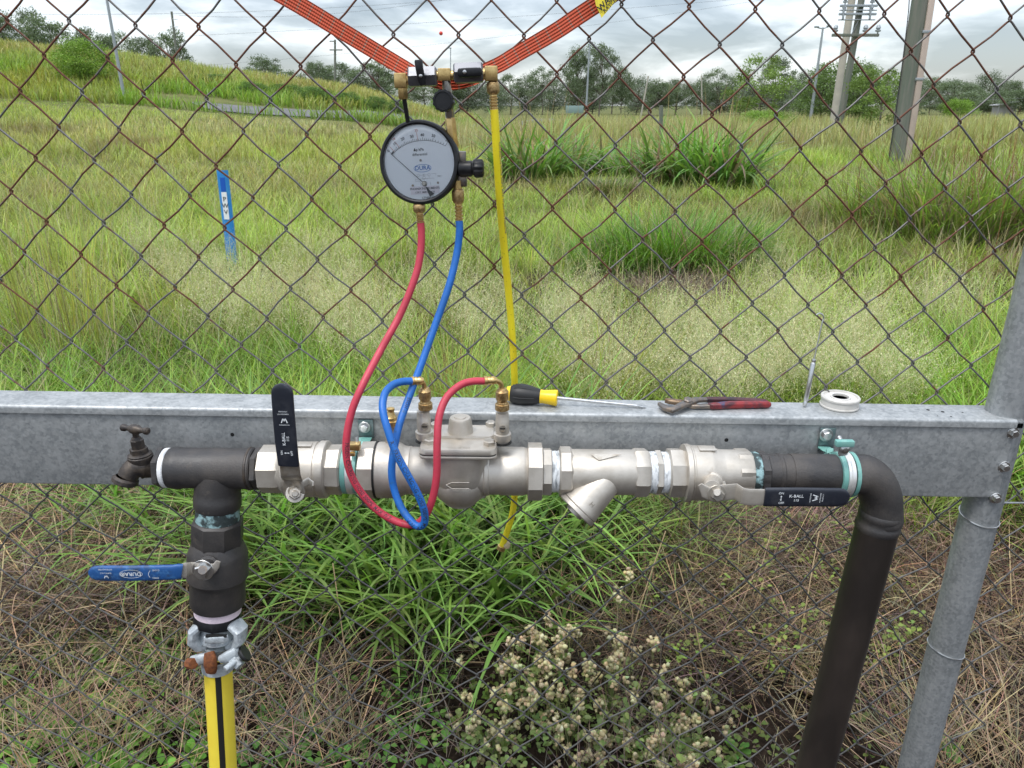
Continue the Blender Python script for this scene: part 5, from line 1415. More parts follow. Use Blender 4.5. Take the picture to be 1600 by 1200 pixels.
# test cocks
def cock(px, ytop, ybot, D, nm='test_cock'):
    a = W(px, ybot + 13, D); sc = SPX
    L = lambda y0: (ybot + 13 - y0) * sc * 1.02
    o_ = part('cock_boss', MB().lathe(a, Z, [(0, 9 * sc), (L(ybot + 6), 13.5 * sc), (L(ybot - 3), 13.5 * sc), (L(ybot - 4), 11 * sc)], 24), 'nickel', bf)
    b_ = part(nm, MB().lathe(a, Z, [(L(ybot - 3), 8.5 * sc), (L(ybot - 5), 10.2 * sc), (L(ybot - 8), 10.6 * sc), (L(ytop + 12), 10.6 * sc), (L(ytop + 11), 10 * sc), (L(ytop), 9.6 * sc)], 24), 'nickel', pw)
    pz = (ybot - 10)
    c = W(px + .5, pz, D - .0085); nrm = V((0, -1, .15)).normalized()
    part('slotted_screw', MB().lathe(c, nrm, [(0, 6 * sc), (.0035, 5.6 * sc), (.0036, 4.4 * sc), (.0026, 4.2 * sc)], 18), 'nickel_old', b_)
    part('slot', MB().box(c + nrm * .0030, .0036, .0004, .0007), 'hole', b_)
    part('cock_gasket', MB().lathe(a, Z, [(.0, 11 * sc), (.0004, 14.2 * sc), (.0018, 14.2 * sc), (.002, 11 * sc)], 20), 'rubber', bf)
    return b_
cock(663.5, 641, 676, .966); cock(785, 643, 679, .966)
# small spare test cock behind the blue hose
sp_c = Line(W(611, 700, .985), W(610.5, 640, .985))
def lq(prof, a=W(611, 700, .985), b=W(610.5, 640, .985), seg=20, rot=0): 
    d = (b - a).normalized(); L = (b - a).length / 60
    return MB().lathe(a, d, [(t * L, r * SPX) for t, r in prof], seg, rot)
part('spare_cock', lq([(0, 9), (38, 9)]), 'nickel_old', pw)
part('brass_nipple', lq([(36, 9.5), (37, 12), (44, 12), (45, 9), (49, 9), (51, 7), (56, 5.5), (57, 5), (60, 6), (62, 6), (63, 4)]), 'brass', pw)
# union nut, strainer
part('union_nut', lx([(824, 38), (825, 45.5), (846, 45.5), (847, 43)], 8, .2), 'nickel', pw)
part('union_tail', lx([(846, 34), (848, 38), (860, 38), (861, 35)], 8, .05), 'nickel', pw)
def tape(x0, x1, r=32): 
    prof = []; n_ = int((x1 - x0) * 1.2)
    for i in range(n_ + 1): prof.append((x0 + (x1 - x0) * i / n_, r + (.9 if i % 2 else 0) + random.uniform(-.5, .5)))
    return lx(prof, 30)
part('thread_tape', tape(861, 873), 'tape', pw)
stn = part('strainer', lx([(890, 34), (893, 35.5), (990, 35.5), (993, 34)], 40), 'nickel', pw, 'silver Y strainer body with its capped leg pointing down left')
part('hex_end', lx([(873, 36), (875, 39.5), (890, 39.5), (893, 37)], 8, .3), 'nickel', stn)
part('hex_end', lx([(989, 37), (992, 39), (1008, 39), (1012, 36)], 8, .1), 'nickel', stn)
lp0, lp1 = W(955, 742, .965), W(901, 797, .945)
ld = (lp1 - lp0).normalized(); LL_ = (lp1 - lp0).length
part('strainer_leg', MB().lathe(lp0, ld, [(0, .018), (LL_ * .18, .0235), (LL_ * .6, .0268), (LL_ * .84, .0292), (LL_ * .87, .0300), (LL_ * .92, .0300)], 36), 'nickel', stn)
part('strainer_cap', MB().lathe(lp0 + ld * LL_ * .925, ld, [(0, .029), (.001, .0305), (.0065, .0305), (.008, .029), (.0082, .014), (.012, .0135), (.0125, .011)], 36), 'nickel', stn)
mb = MB(); fy = W(928, 782, .929); u_ = -ld; w_ = Y.cross(u_).normalized()
mb.text('H', W(925, 789, .9215), (u_.cross(Y) * -1).normalized(), u_, .010)
part('cast_mark', mb, 'nickel_old', stn, flat=True)
mb = MB(); mb.v = [A(920) + AN * .0328 - Y * .0110, A(967) + AN * .0328 - Y * .0110, A(932) + AN * .0275 - Y * .0195]; mb.f = [(0, 1, 2)]
mb2 = MB().poly(mb.v, (AN * 2 - Y).normalized(), .0006); part('flow_mark', mb2, 'nickel_old', stn)
part('thread_tape', tape(1012, 1023), 'tape', pw)
part('nipple_hex', lx([(1022, 33), (1023, 35), (1031, 35), (1032, 33)], 6, .2), 'nickel', pw)
part('thread_tape', tape(1032, 1043), 'tape', pw)
# ball valve 2 (lever to the right)
v2 = part('ball_valve', lx([(1066, 38), (1067, 45), (1074, 45.5), (1076, 44), (1078, 44), (1079, 43), (1103, 43), (1108, 42), (1122, 37.5), (1128, 37), (1166, 37), (1170, 35)], 40), 'nickel', pw, 'silver ball valve with its black lever lying to the right')
part('hex_end', lx([(1042, 35), (1044, 39.5), (1062, 39.5), (1067, 38)], 8, .05), 'nickel', v2)
part('hex_end', lx([(1146, 37), (1148, 39), (1165, 39), (1170, 36.5)], 8, .3), 'nickel', v2)
part('raised_badge', MB().box(A(1100) + AN * .0398 - Y * .002, .012, .008, .0008, AX, Y, AN, bev=.0003), 'nickel', v2)
part('stem', MB().lathe(W(1112, 752, .945), W(1113, 764, .905) - W(1112, 752, .945), [(0, .016), (.009, .0150), (.010, .0125), (.042, .011)], 22), 'nickel', v2)
D2_ = .906
part('lever', MB().strip([W(1094, 757, D2_ + .002), W(1103, 769, D2_), W(1118, 771.5, D2_), W(1138, 769, D2_), W(1150, 768, D2_), W(1160, 775, D2_ - .011), W(1170, 777, D2_ - .0135), W(1200, 777, D2_ - .0135)], [.006, .018, .026, .024, .024, .0245, .0245, .0245], .0028, Z, 3.6)
     .strip([W(1140, 768, D2_), W(1132, 760, D2_ + .001), W(1131, 752, D2_ + .003)], [.008, .006, .003], .0028, X), 'nickel', v2)
part('lever_nut', MB().bolt(W(1120, 771, D2_ - .001), V((0, -1, .1)), .0088, .009), 'nickel_old', v2)
part('stem_end', MB().cyl(W(1120.3, 770, D2_ - .010), W(1120.5, 770, D2_ - .0165), .0050, 14, ch=.001), 'nickel', v2)
D3 = D2_ - .0145
GP = [W(1194, 776.5, D3), W(1197, 776.5, D3), W(1250, 776.5, D3), W(1310, 777, D3), W(1319, 777, D3), W(1324, 777, D3), W(1327, 777, D3)]
part('lever_grip', MB().strip(GP, [.0262, .0270, .0272, .0268, .0232, .0165, .007], [.0062, .0072, .0072, .0072, .0068, .006, .004], Z, 3.6, 20), 'grip_black', v2)
tx = MB(); D4 = D3 - .00395
gxx = (W(1310, 777, D4) - W(1200, 776.5, D4)).normalized(); gz = V((0, 0, 1)); gz = (gz - gxx * gz.dot(gxx)).normalized()
tx.text('ON', W(1221, 771, D4), gxx, gz, .0044, bold=.01); tx.text('OFF', W(1220.5, 786, D4), gxx, gz, .0044, bold=.01); arrow2(tx, W(1220.5, 778.5, D4), gz, .0072, gxx)
tx.text('K-BALL', W(1244.5, 775.5, D4), gxx, gz, .0060, bold=.01); tx.text('115', W(1244, 782, D4), gxx, gz, .0050, bold=.01)
wmark(tx, W(1274, 778, D4), gz, -gxx, .0070, .2)
tx.text('WATERMARK', W(1266.5, 778, D4), gz, -gxx, .0024); tx.text('WATERMARK', W(1282, 778, D4), gz, -gxx, .0024); tx.text('PRODUCT', W(1286, 778, D4), gz, -gxx, .0024)
part('lettering', tx, 'whiteink', v2, flat=True)
part('thread_paste', lx([(1169, 33), (1171, 35), (1178, 34.5), (1183, 33), (1185, 31)]), 'paste', pw)
# black pipe to the right and the elbow down
part('pipe_coupling', lx([(1181, 31), (1183, 33.5), (1194, 33.5), (1196, 31), (1212, 30.5), (1214, 32), (1217, 32), (1219, 30.5), (1234, 30.5)], 36), 'black', pw)
part('hex_collar', lx([(1183, 33), (1184, 35.5), (1194, 35.5), (1196, 33)], 8, .2), 'black', pw)
part('tube_end', lx([(1233, 31.4), (1236, 31.6), (1300, 31.2), (1340, 31)], 36), 'black', pw)
e0 = A(1338); e2 = W(1378, 818, .972)
ep = spline([A(1332), e0, A(1352) + V((0, 0, -.001)), W(1366, 754, .975), W(1375.5, 775, .975), W(1377.5, 797, .974), e2], 6)
part('elbow', MB().tube(ep, [(.0290 if 0 < i < len(ep) - 1 else .028) for i in range(len(ep))], 36), 'black', pw)
DN = Line(W(1377.5, 797, .974), W(1273.5, 1200, .978))
def ld_(prof, seg=36): return ly(prof, seg, 0, DN, None, .975)
part('elbow_socket', ld_([(797, 30.5), (800, 32.5), (806, 32.5), (808, 31.5), (815, 31.5), (817, 33), (823, 33.5), (827, 31.5)]), 'black', pw)
bsn = DN.y(1200); endp = bsn + DN.d * (bsn.z / -DN.d.z)
a_ = DN.y(824)
part('down_pipe', MB().cyl(a_, endp, .0300, 36), mat('brown_black_pipe', (0.020, 0.016, 0.014), 0.42, 0.0, (0.040, 0.031, 0.026), 14, 0.4, 0.7, bump=.1, bscale=200, stretch=(1, 1, .4)), pw)
# left descending branch: paste, black ball valve, tape, bush, claw coupling
part('thread_paste', ly([(790, 32), (793, 33.5), (798, 32.5), (803, 33.6), (808, 32.8), (813, 33)]), 'paste', pw)
v3 = part('ball_valve', ly([(846, 37), (849, 38.5), (858, 43), (864, 45), (898, 46), (902, 43), (906, 42), (908, 41), (939, 41), (943, 39)], 44), 'black', pw, 'black ball valve on the down branch with a blue lever to the left')
part('hex_end', ly([(811, 36), (814, 39.5), (843, 39.5), (848, 38)], 8, .2), 'black', v3)
Dl = .895
st0, st1 = W(326, 884, .925), W(319, 890, Dl)
part('stem', MB().lathe(st0, st1 - st0, [(0, .016), (.008, .015), (.009, .011), ((st1 - st0).length, .010)], 20), 'black', v3)
part('lever', MB().strip([W(341, 877, Dl), W(338, 884, Dl), W(330, 889, Dl), W(318, 890, Dl), W(306, 888, Dl), W(298, 888, Dl), W(291, 891, Dl - .008), W(284, 892.5, Dl - .010), W(278, 893, Dl - .010)], [.006, .010, .017, .027, .020, .019, .0235, .0225, .021], .0028, Z, 3.2), 'nickel', v3)
part('lever_nut', MB().bolt(W(317.5, 890.5, Dl - .001), V((-.05, -1, .12)), .0105, .009), 'steel', v3)
part('stem_end', MB().cyl(W(316.8, 890.6, Dl - .009), W(316.5, 890.6, Dl - .0118), .0060, 16), 'darksteel', v3)
D5 = Dl - .011
GP = [W(284, 892.5, D5), W(281, 892.5, D5 - .001), W(272, 894, D5 - .001), W(210, 895.5, D5), W(160, 895.5, D5 + .001), W(149, 895.3, D5 + .001), W(143, 895, D5 + .001), W(139, 894.5, D5 + .001)]
part('lever_grip', MB().strip(GP, [.0215, .0228, .0228, .0235, .0235, .0215, .0165, .007], [.007, .0078, .0078, .0078, .0078, .007, .006, .004], Z, 3.2, 20), 'grip_blue', v3)
tx = MB(); D6 = D5 - .0050
gx3 = -(W(272, 894.3, D6) - W(160, 895.6, D6)).normalized(); gz3 = -Z; gz3 = (gz3 - gx3 * gz3.dot(gx3)).normalized()
tx.text('DURA®', W(204, 897, D6), gx3, gz3, .0082, bold=.01)
c = W(204.5, 897, D6); n_ = 40
ring = [c + gx3 * .0158 * math.cos(2 * math.pi * k / n_) + gz3 * .0066 * math.sin(2 * math.pi * k / n_) for k in range(n_)]
rin = [c + gx3 * .0153 * math.cos(2 * math.pi * k / n_) + gz3 * .0061 * math.sin(2 * math.pi * k / n_) for k in range(n_)]
b_ = len(tx.v); tx.v += ring + rin; tx.f += [(b_ + k, b_ + (k + 1) % n_, b_ + n_ + (k + 1) % n_, b_ + n_ + k) for k in range(n_)]
tx.text('WMKA01980', W(164, 890, D6), gx3, gz3, .0034); tx.text('WMTS 012', W(165, 895.5, D6), gx3, gz3, .0034); wmark(tx, W(166, 901.5, D6), gx3, gz3, .0046, .18)
tx.text('CLOSE', W(243.5, 891, D6), gx3, gz3, .0034); tx.text('OPEN', W(243.5, 903, D6), gx3, gz3, .0034)
ar = [W(234.5 - 2.6 * math.sin(f * math.pi), 891.5 + 11 * f, D6) for f in np.linspace(0, 1, 9)]
for a_, b2 in zip(ar, ar[1:]):
    k_ = len(tx.v); tx.v += [a_ + X * .0003, a_ - X * .0003, b2 - X * .0003, b2 + X * .0003]; tx.f.append((k_, k_ + 1, k_ + 2, k_ + 3))
part('lettering', tx, 'whiteink', v3, flat=True)
pt_ = BR.y(946)
part('thread_tape', ly([(941, 33), (943, 34.8), (955, 34.8), (957, 32)]), 'tape_pink', pw)
part('hex_bush', ly([(955, 34), (957, 35.5), (969, 35.5), (971, 33)], 10, .2), 'blacknew', pw)
# claw coupling halves
co = part('claw_coupling', ly([(966, 25), (972, 26), (984, 25), (988, 27), (996, 27)], 28), 'zinc', pw, 'cast grey claw coupling')
for sg in (-1, 1):
    cx_ = 340 + sg * 25
    lob = MB().strip([W(cx_ - sg * 6, 972, .945), W(cx_ + sg * 2, 975, .940), W(cx_ + sg * 11, 985, .936), W(cx_ + sg * 11, 997, .934), W(cx_ + sg * 3, 1006, .936), W(cx_ - sg * 8, 1009, .938)], [.020, .030, .034, .034, .030, .018], [.010, .014, .016, .016, .014, .010], Y, 2.6, 16)
    part('claw', lob, 'zinc', co)
part('claw_slot', MB().box(W(338, 993.6, .9175), .0155, .0025, .0016, bev=.0005), 'hole', co)
part('claw_lip', MB().strip([W(321, 999, .920), W(330, 1000, .9165), W(350, 999, .9165), W(356, 996, .920)], [.012, .013, .013, .012], .006, Z, 2.6), 'zinc', co)

# ============================================================ PIPE CLAMPS
def clamp_band(px0, px1, r, m, w=None):
    return lx([(px0, r - 1), (px0 + .4, r), (px1 - .4, r), (px1, r - 1)], 40)
c1 = thing('pipe_clamp', 'teal coated pipe clamp behind the red hose, left of the check valve', 'pipe clamp', A(550))
part('bolt_plate', MB().box(W(572, 670, D1 + .0015), .0115, .0016, .0150, bev=.001), 'teal_dark', c1)
part('plate_bolt', MB().bolt(W(569.5, 667.5, D1 - .001), -Y, .0062, .006), 'steel', c1)
part('clamp_arm', MB().strip([W(571, 684, D1 - .002), W(569, 691, D1 - .016), W(565, 697, D1 - .020), W(560, 703, D1 - .03)], [.020, .016, .014, .014], .0026, X, 3), 'teal', c1)
part('band', clamp_band(538, 546, 37.5, 0), 'teal', c1)
part('band', clamp_band(546, 556, 38.2, 0), 'band', c1)
part('band', clamp_band(556, 562, 37.5, 0), 'teal', c1)
part('clamp_screw', MB().cyl(W(557, 683, .962), W(559, 700, .958), .0028, 10), 'steel', c1)
part('wing_nut', MB().box(W(554, 697, .955), .008, .006, .005, bev=.001).box(W(551, 709, .950), .0035, .003, .003, bev=.001), 'brass', c1)
c2 = thing('pipe_clamp', 'teal and silver pipe clamp on the black pipe beside the elbow', 'pipe clamp', A(1318))
part('bolt_plate', MB().box(W(1291.5, 686, D1 + .0015), .0118, .0016, .0185, bev=.001), 'teal_dark', c2)
part('plate_bolt', MB().bolt(W(1290.5, 679.5, D1 - .001), -Y, .0072, .006), 'steel', c2)
part('clamp_arm', MB().strip([W(1288, 699, D1 - .002), W(1292, 704, D1 - .014), W(1298, 707, D1 - .022), W(1304, 709, D1 - .030)], [.020, .014, .012, .012], .0028, X, 3).strip([W(1288, 711, D1 - .016), W(1293, 704.5, D1 - .022), W(1302, 703, D1 - .026)], [.006, .010, .008], .002, Y), 'teal', c2)
part('band', clamp_band(1304, 1311.5, 35, 0), 'teal', c2)
part('band', lx([(1311.5, 34.5), (1312, 36), (1315.5, 36), (1316.3, 35), (1317.2, 36), (1322.5, 36), (1323, 34.5)], 40), 'band', c2)
part('band_groove', clamp_band(1323, 1324.8, 34.4, 0), 'rubber', c2)
part('band', clamp_band(1324.8, 1331, 35.4, 0), 'teal', c2)
part('clamp_tab', MB().strip([W(1318, 690.5, .948), W(1318, 697, .945), W(1317.5, 706, .946), W(1317, 711, .950)], [.015, .016, .014, .012], .003, X, 3), 'band', c2)
part('clamp_head', MB().box(W(1319.5, 692.5, .940), .0125, .0045, .0045, bev=.0015), 'teal', c2)
part('clamp_screw', MB().lathe(W(1319.5, 701.5, .943), V((0, -1, .1)), [(0, .0062), (.003, .0058), (.0042, .004), (.0043, .002)], 18), 'steel', c2)
part('screw_end', MB().cyl(W(1310.5, 682, .962), W(1314, 689, .955), .0032, 12, ch=.001), 'steel', c2)

# ============================================================ LAYFLAT HOSE
HO = Line(W(340.5, 1040, .946), W(349, 1200, .932))
eb = HO.y(1200); hp = [HO.y(1022), HO.y(1050), HO.y(1120), eb]
down = eb.copy(); pts = hp + [eb + HO.d * .08, eb + HO.d * .16 + V((.01, 0, 0)), V((eb.x + .02, .93, .06)), V((eb.x + .06, .90, .022)), V((eb.x + .22, .80, .022))]
pts = spline(pts, 6)
lay = thing('layflat_hose', 'yellow hose with a black stripe hanging from the claw coupling', 'hose', hp[1])
part('hose_tube', MB().tube(pts, .0208, 28), 'layflat', lay)
sb = MB(); rings_l = []
for i, p in enumerate(pts):
    a = pts[max(i - 1, 0)]; b_ = pts[min(i + 1, len(pts) - 1)]; t_ = (b_ - a).normalized(); s_ = t_.cross(Y).normalized() * -1; f_ = t_.cross(s_).normalized()
    f_ = -f_ if f_.y > 0 else f_; s_ = -s_ if s_.x < 0 else s_
    for k in range(5):
        an = math.radians(8 + 24 * k / 4); rings_l.append(p + (f_ * math.cos(an) + s_ * math.sin(an)) * .02105)
sb.v = rings_l
for i in range(len(pts) - 1):
    for k in range(4): q_ = i * 5 + k; sb.f.append((q_, q_ + 1, q_ + 6, q_ + 5))
part('stripe', sb, 'stripe', lay)
# hose tail and two-bolt clamp
part('hose_tail', ly([(1004, 25), (1009, 22), (1014, 20), (1020, 19.5), (1026, 19)], 26), 'zinc', lay)
hc = thing('hose_clamp', 'rusty cast two bolt hose clamp on the yellow hose below the claw coupling', 'hose clamp', HO.y(1035))
part('clamp_band', MB().lathe(HO.y(1026), HO.d, [(0, .0218), (.001, .0240), (.020, .0240), (.021, .0218)], 30), 'zinc', hc)
part('clamp_arm', MB().strip([W(327, 1024, .925), W(316, 1029, .922), W(303, 1033, .925), W(299, 1036, .930)], [.010, .018, .018, .014], .010, Z, 2.6), 'zinc', hc)
part('rusty_lug', MB().strip([W(327, 1019, .918), W(328, 1026, .914), W(329, 1040, .912), W(330, 1049, .916)], [.014, .018, .020, .016], .010, X, 2.8), 'rust', hc)
part('rusty_bolt', MB().cyl(W(303, 1037, .915), W(295, 1036, .922), .0085, 8, ch=.001), 'rust', hc)
part('clamp_arm', MB().strip([W(345, 1030, .918), W(356, 1027, .916), W(368, 1021, .920), W(374, 1018, .926)], [.012, .020, .022, .014], .010, Z, 2.6), 'zinc', hc)
part('clamp_nut', MB().lathe(W(373, 1028, .922), V((.6, .35, .5)).normalized(), [(-.012, .0105), (-.011, .0125), (.0, .0125), (.001, .0105)], 6, .2), 'zinc', hc)
part('clamp_bolt', MB().cyl(W(352, 1046, .898), W(378, 1024, .925), .0048, 12, ch=.001), 'zinc', hc)
part('clamp_washer', MB().lathe(W(379, 1023, .925), V((.8, .2, .5)).normalized(), [(0, .012), (.004, .0135), (.006, .012)], 18), 'rubber', hc)

# ============================================================ GAUGE SET
DGz = 1.040
gc = W(655.5, 254, DGz)
ks = thing('gauge_set', 'differential pressure test gauge with valve manifold slung from the orange strap', 'pressure gauge', gc)
yaw = math.radians(-9)           # faces a little to the left
gn = V((math.sin(yaw), -math.cos(yaw), .10)).normalized()
gxd = V((0, 0, 1)).cross(gn).normalized() * -1
gxd = gxd if gxd.x > 0 else -gxd
roll = math.radians(3.5)
gud = gn.cross(gxd).normalized(); gud = gud if gud.z > 0 else -gud
gX = gxd * math.cos(roll) - gud * math.sin(roll) * -1 * 0 + gud * 0; 
rotm = Matrix.Rotation(math.radians(4), 3, gn)
gX = rotm @ gxd; gU = rotm @ gud
if gX.x < 0: gX = -gX
RG = 63.8 * mpp(254, DGz)        # outer radius
k1 = RG / 63.8 
house = part('housing', MB().lathe(gc - gn * .034, gn, [(0, RG * .80), (.003, RG * .90), (.008, RG * .93), (.026, RG * .93), (.028, RG * .98)], 64), 'steel', ks)
part('bezel', MB().lathe(gc - gn * .008, gn, [(0, RG * .97), (.001, RG), (.010, RG * 1.0), (.0125, RG * .975), (.013, RG * .93), (.0118, RG * .885), (.008, RG * .875)], 72, caps=False), 'blacknew', ks)
dial = part('dial', MB().lathe(gc - gn * .002, gn, [(0, RG * .90), (.003, RG * .90)], 64), 'dial', ks)
dn0 = gc + gn * .0013
# positions measured on the dial crop: 8 crop px = 1 photo px, dial centre at (596, 592)
def dp_(x, y, off=0.0): return dn0 + gX * ((x - 596) / 8 * k1 * 1.04) + gU * ((592 - y) / 8 * k1 / 1.04 * 1.0) + gn * off
piv = (640, 858)
def arcp(ang, r): return (piv[0] + r * math.sin(math.radians(ang)), piv[1] - r * math.cos(math.radians(ang)))
# scale: angle -45 (0) to +33 (100); top at about -5 degrees
R0 = 536
def value_angle(v): return np.interp(v, [0, 10, 20, 30, 40, 50, 100], [-43.5, -33.5, -21.5, -10.5, 2.0, 15.0, 33.0])
ink = MB()
def seg(mb, a, b, w, off=.0002):
    pa_, pb_ = dp_(*a, off), dp_(*b, off); d = (pb_ - pa_).normalized(); s_ = gn.cross(d) * w / 2
    k = len(mb.v); mb.v += [pa_ + s_, pa_ - s_, pb_ - s_, pb_ + s_]; mb.f.append((k, k + 1, k + 2, k + 3))
tk = .0005
angs = np.linspace(-43.5, 33, 40)
for a, b_ in zip(angs, angs[1:]): seg(ink, arcp(a, R0), arcp(b_, R0), tk)
for v in list(range(0, 52, 2)) + list(range(60, 101, 10)):
    a = value_angle(v); L = 38 if v % 10 == 0 and v <= 50 or v == 100 else 24
    seg(ink, arcp(a, R0), arcp(a, R0 + L), tk)
for v, t_ in ((0, '0'), (10, '10'), (20, '20'), (30, '30'), (40, '40'), (50, '50'), (100, '100')):
    a = value_angle(v); rr = R0 + (66 if v else 62) + (12 if v in (10, 20) else 0); p = arcp(a + (1.2 if v in (10,) else 0), rr); ra = math.radians(a)
    xd = gX * math.cos(ra) - gU * math.sin(ra); yd = gX * math.sin(ra) + gU * math.cos(ra)
    ink.text(t_, dp_(*p, .0003), xd, yd, 48 / 8 * k1, bold=.02)
ink.text('Δp kPa', dp_(600, 432, .0003), gX, gU, 46 / 8 * k1, bold=.015); ink.text('differential', dp_(610, 492, .0003), gX, gU, 46 / 8 * k1)
ink.text('LT930/5-0', dp_(672, 1040, .0003), gX, gU, 36 / 8 * k1, bold=.01)
part('scale', ink, 'ink', dial, flat=True)
red = MB()
for v, t_ in ((4.5, '7'), (12.5, '14'), (35, '35')):
    a = value_angle(v) if v != 4.5 else -39
    seg(red, arcp(a, R0 + 6), arcp(a, R0 + (90 if v != 35 else 110)), tk * .9, .0003)
    ra = math.radians(a); xd = gX * math.cos(ra) - gU * math.sin(ra); yd = gX * math.sin(ra) + gU * math.cos(ra)
    red.text(t_, dp_(*arcp(a, R0 + (130 if v != 35 else 128)), .0003), xd, yd, 42 / 8 * k1)
part('red_marks', red, 'redink', dial, flat=True)
bl = MB(); bl.text('DURA', dp_(632, 664, .0003), gX, gU, 72 / 8 * k1, bold=.012)
n_ = 48; cx_, cy_ = 632, 665
o1 = [dp_(cx_ + 108 * math.cos(2 * math.pi * k / n_), cy_ + 50 * math.sin(2 * math.pi * k / n_), .0003) for k in range(n_)]
o2 = [dp_(cx_ + 103 * math.cos(2 * math.pi * k / n_), cy_ + 45 * math.sin(2 * math.pi * k / n_), .0003) for k in range(n_)]
b_ = len(bl.v); bl.v += o1 + o2; bl.f += [(b_ + k, b_ + (k + 1) % n_, b_ + n_ + (k + 1) % n_, b_ + n_ + k) for k in range(n_)]
part('logo', bl, 'blueink', dial, flat=True)
gy = MB()   # small valve diagram
def circ(mb, cx, cy, r, w=.0002):
    pr = [(cx + r * math.cos(2 * math.pi * k / 16), cy + r * math.sin(2 * math.pi * k / 16)) for k in range(17)]
    for a, b2 in zip(pr, pr[1:]): seg(mb, a, b2, w)
for (cx, cy, r) in ((573, 752, 16), (640, 785, 18), (705, 752, 16), (640, 750, 10)): circ(gy, cx, cy, r)
for (a, b2) in (((530, 800), (530, 826)), ((530, 800), (760, 796)), ((530, 826), (590, 826)), ((590, 826), (590, 885)), ((760, 796), (760, 810)), ((735, 740), (790, 740)), ((790, 740), (790, 765)), ((715, 845), (715, 885)), ((640, 770), (640, 740)), ((705, 770), (705, 790)), ((590, 752), (625, 752)), ((655, 752), (690, 752))): seg(gy, a, b2, .0002)
gy.text('VENT', dp_(832, 776, .0003), gX, gU, 22 / 8 * k1)
part('diagram', gy, 'greyink', dial, flat=True)
stk = MB(); stk.v = [dp_(462, 990, .0005), dp_(822, 990, .0005), dp_(822, 890, .0005), dp_(462, 890, .0005)]; stk.f = [(0, 1, 2, 3)]
st_ = part('sticker', stk, 'sticker', dial, flat=True)
sk = MB(); sk.text('PHOENIX INSTRUMENTS', dp_(640, 922, .0007), gX, gU, 37 / 8 * k1, bold=.012, space=.92); sk.text('CERT: MMVH 3926', dp_(640, 968, .0007), gX, gU, 32 / 8 * k1, bold=.008)
part('sticker_print', sk, 'ink', dial, flat=True)
nd = MB(); seg(nd, (272, 474), (piv[0] - 4, piv[1] - 4), .00075, .0022)
k = len(nd.v); nd.v += [dp_(690, 900, .0022), dp_(755, 992, .0022), dp_(705, 1026, .0022), dp_(648, 884, .0022)]
nd.v[k:k + 4] = [dp_(648, 880, .0022), dp_(716, 960, .0022), dp_(760, 994, .0022), dp_(700, 1028, .0022)]; nd.f += [(k, k + 1, k + 2, k + 3)]
k = len(nd.v); nd.v += [dp_(255, 466, .0022), dp_(285, 432, .0022), dp_(300, 444, .0022), dp_(272, 478, .0022)]; nd.f += [(k, k + 1, k + 2, k + 3)]
part('needle', nd, 'ink', ks, flat=True)
part('pivot', MB().lathe(dp_(640, 858, 0), gn, [(0, 33 / 8 * k1), (.0018, 32 / 8 * k1), (.0030, 22 / 8 * k1)], 20), 'nickel_old', ks)
for (a, b2) in ((615, 565), (492, 875), (808, 858)):
    part('dial_screw', MB().lathe(dp_(a, b2, 0), gn, [(0, 15 / 8 * k1), (.0008, 13 / 8 * k1)], 12), 'darksteel', ks)
# glass front: thin clear disc
gl = bpy.data.materials.new('gauge_glass'); gl.use_nodes = True; t = gl.node_tree
for n in list(t.nodes): t.nodes.remove(n)
oo = t.nodes.new('ShaderNodeOutputMaterial'); tr = t.nodes.new('ShaderNodeBsdfTransparent'); gs = t.nodes.new('ShaderNodeBsdfGlossy'); gs.inputs['Roughness'].default_value = 0.03
fr = t.nodes.new('ShaderNodeFresnel'); fr.inputs['IOR'].default_value = 1.35; ms = t.nodes.new('ShaderNodeMixShader'); tr.inputs['Color'].default_value = (.96, .97, .98, 1)
t.links.new(fr.outputs[0], ms.inputs[0]); t.links.new(tr.outputs[0], ms.inputs[1]); t.links.new(gs.outputs[0], ms.inputs[2]); t.links.new(ms.outputs[0], oo.inputs['Surface'])
part('glass', MB().lathe(gc + gn * .0036, gn, [(0, RG * .885), (.0008, RG * .885)], 48), gl, ks)

# manifold along the top
def blk(px, py, D, wx, wy, wz, m, name, ax=X, bev=.0012, parent=None, az=Z):
    s_ = mpp(py, D)
    return part(name, MB().box(W(px, py, D), wx * s_ / 2, wy * s_ / 2, wz * s_ / 2, ax, Y, az, bev), m, parent or ks)
DM = 1.035
blk(626.5, 126, DM, 19, 20, 22, 'brass', 'elbow_block')
part('elbow_stub', MB().cyl(W(634, 126, DM), W(640, 125, DM), .0062, 16), 'brass', ks)
part('hex_fitting', MB().lathe(W(629, 136, DM), (W(630, 154, DM) - W(629, 136, DM)), [(0, .0050), (.001, .0066), (.0125, .0068), (.0145, .0055)], 6, .3), 'brass', ks)
part('capillary_tube', MB().tube([W(631, 151, DM), W(634, 170, DM + .004), W(637.5, 192, DM + .010)], .0029, 12), 'rubber', ks)
def bar_valve(x0, y0, x1, y1, r, nm):
    a, b2 = W(x0, y0, DM), W(x1, y1, DM); L = (b2 - a).length; s_ = mpp(118, DM)
    return part(nm, MB().lathe(a, b2 - a, [(0, r * s_ * .8), (.002, r * s_), (L - .002, r * s_), (L, r * s_ * .8)], 6, .95), 'chrome', ks)
bv1 = bar_valve(638, 121, 683, 119, 16, 'ball_valve')
blk(694.5, 116.5, DM, 20, 18, 18, 'brass', 'centre_block')
for (a, b2) in ((681, 688), (701, 710)): part('brass_neck', MB().cyl(W(a, 118, DM), W(b2, 117, DM), .0055, 14), 'brass', ks)
bv2 = bar_valve(709, 115, 755, 113, 16.5, 'ball_valve')
blk(767.5, 115, DM, 20, 20, 22, 'brass', 'elbow_block')
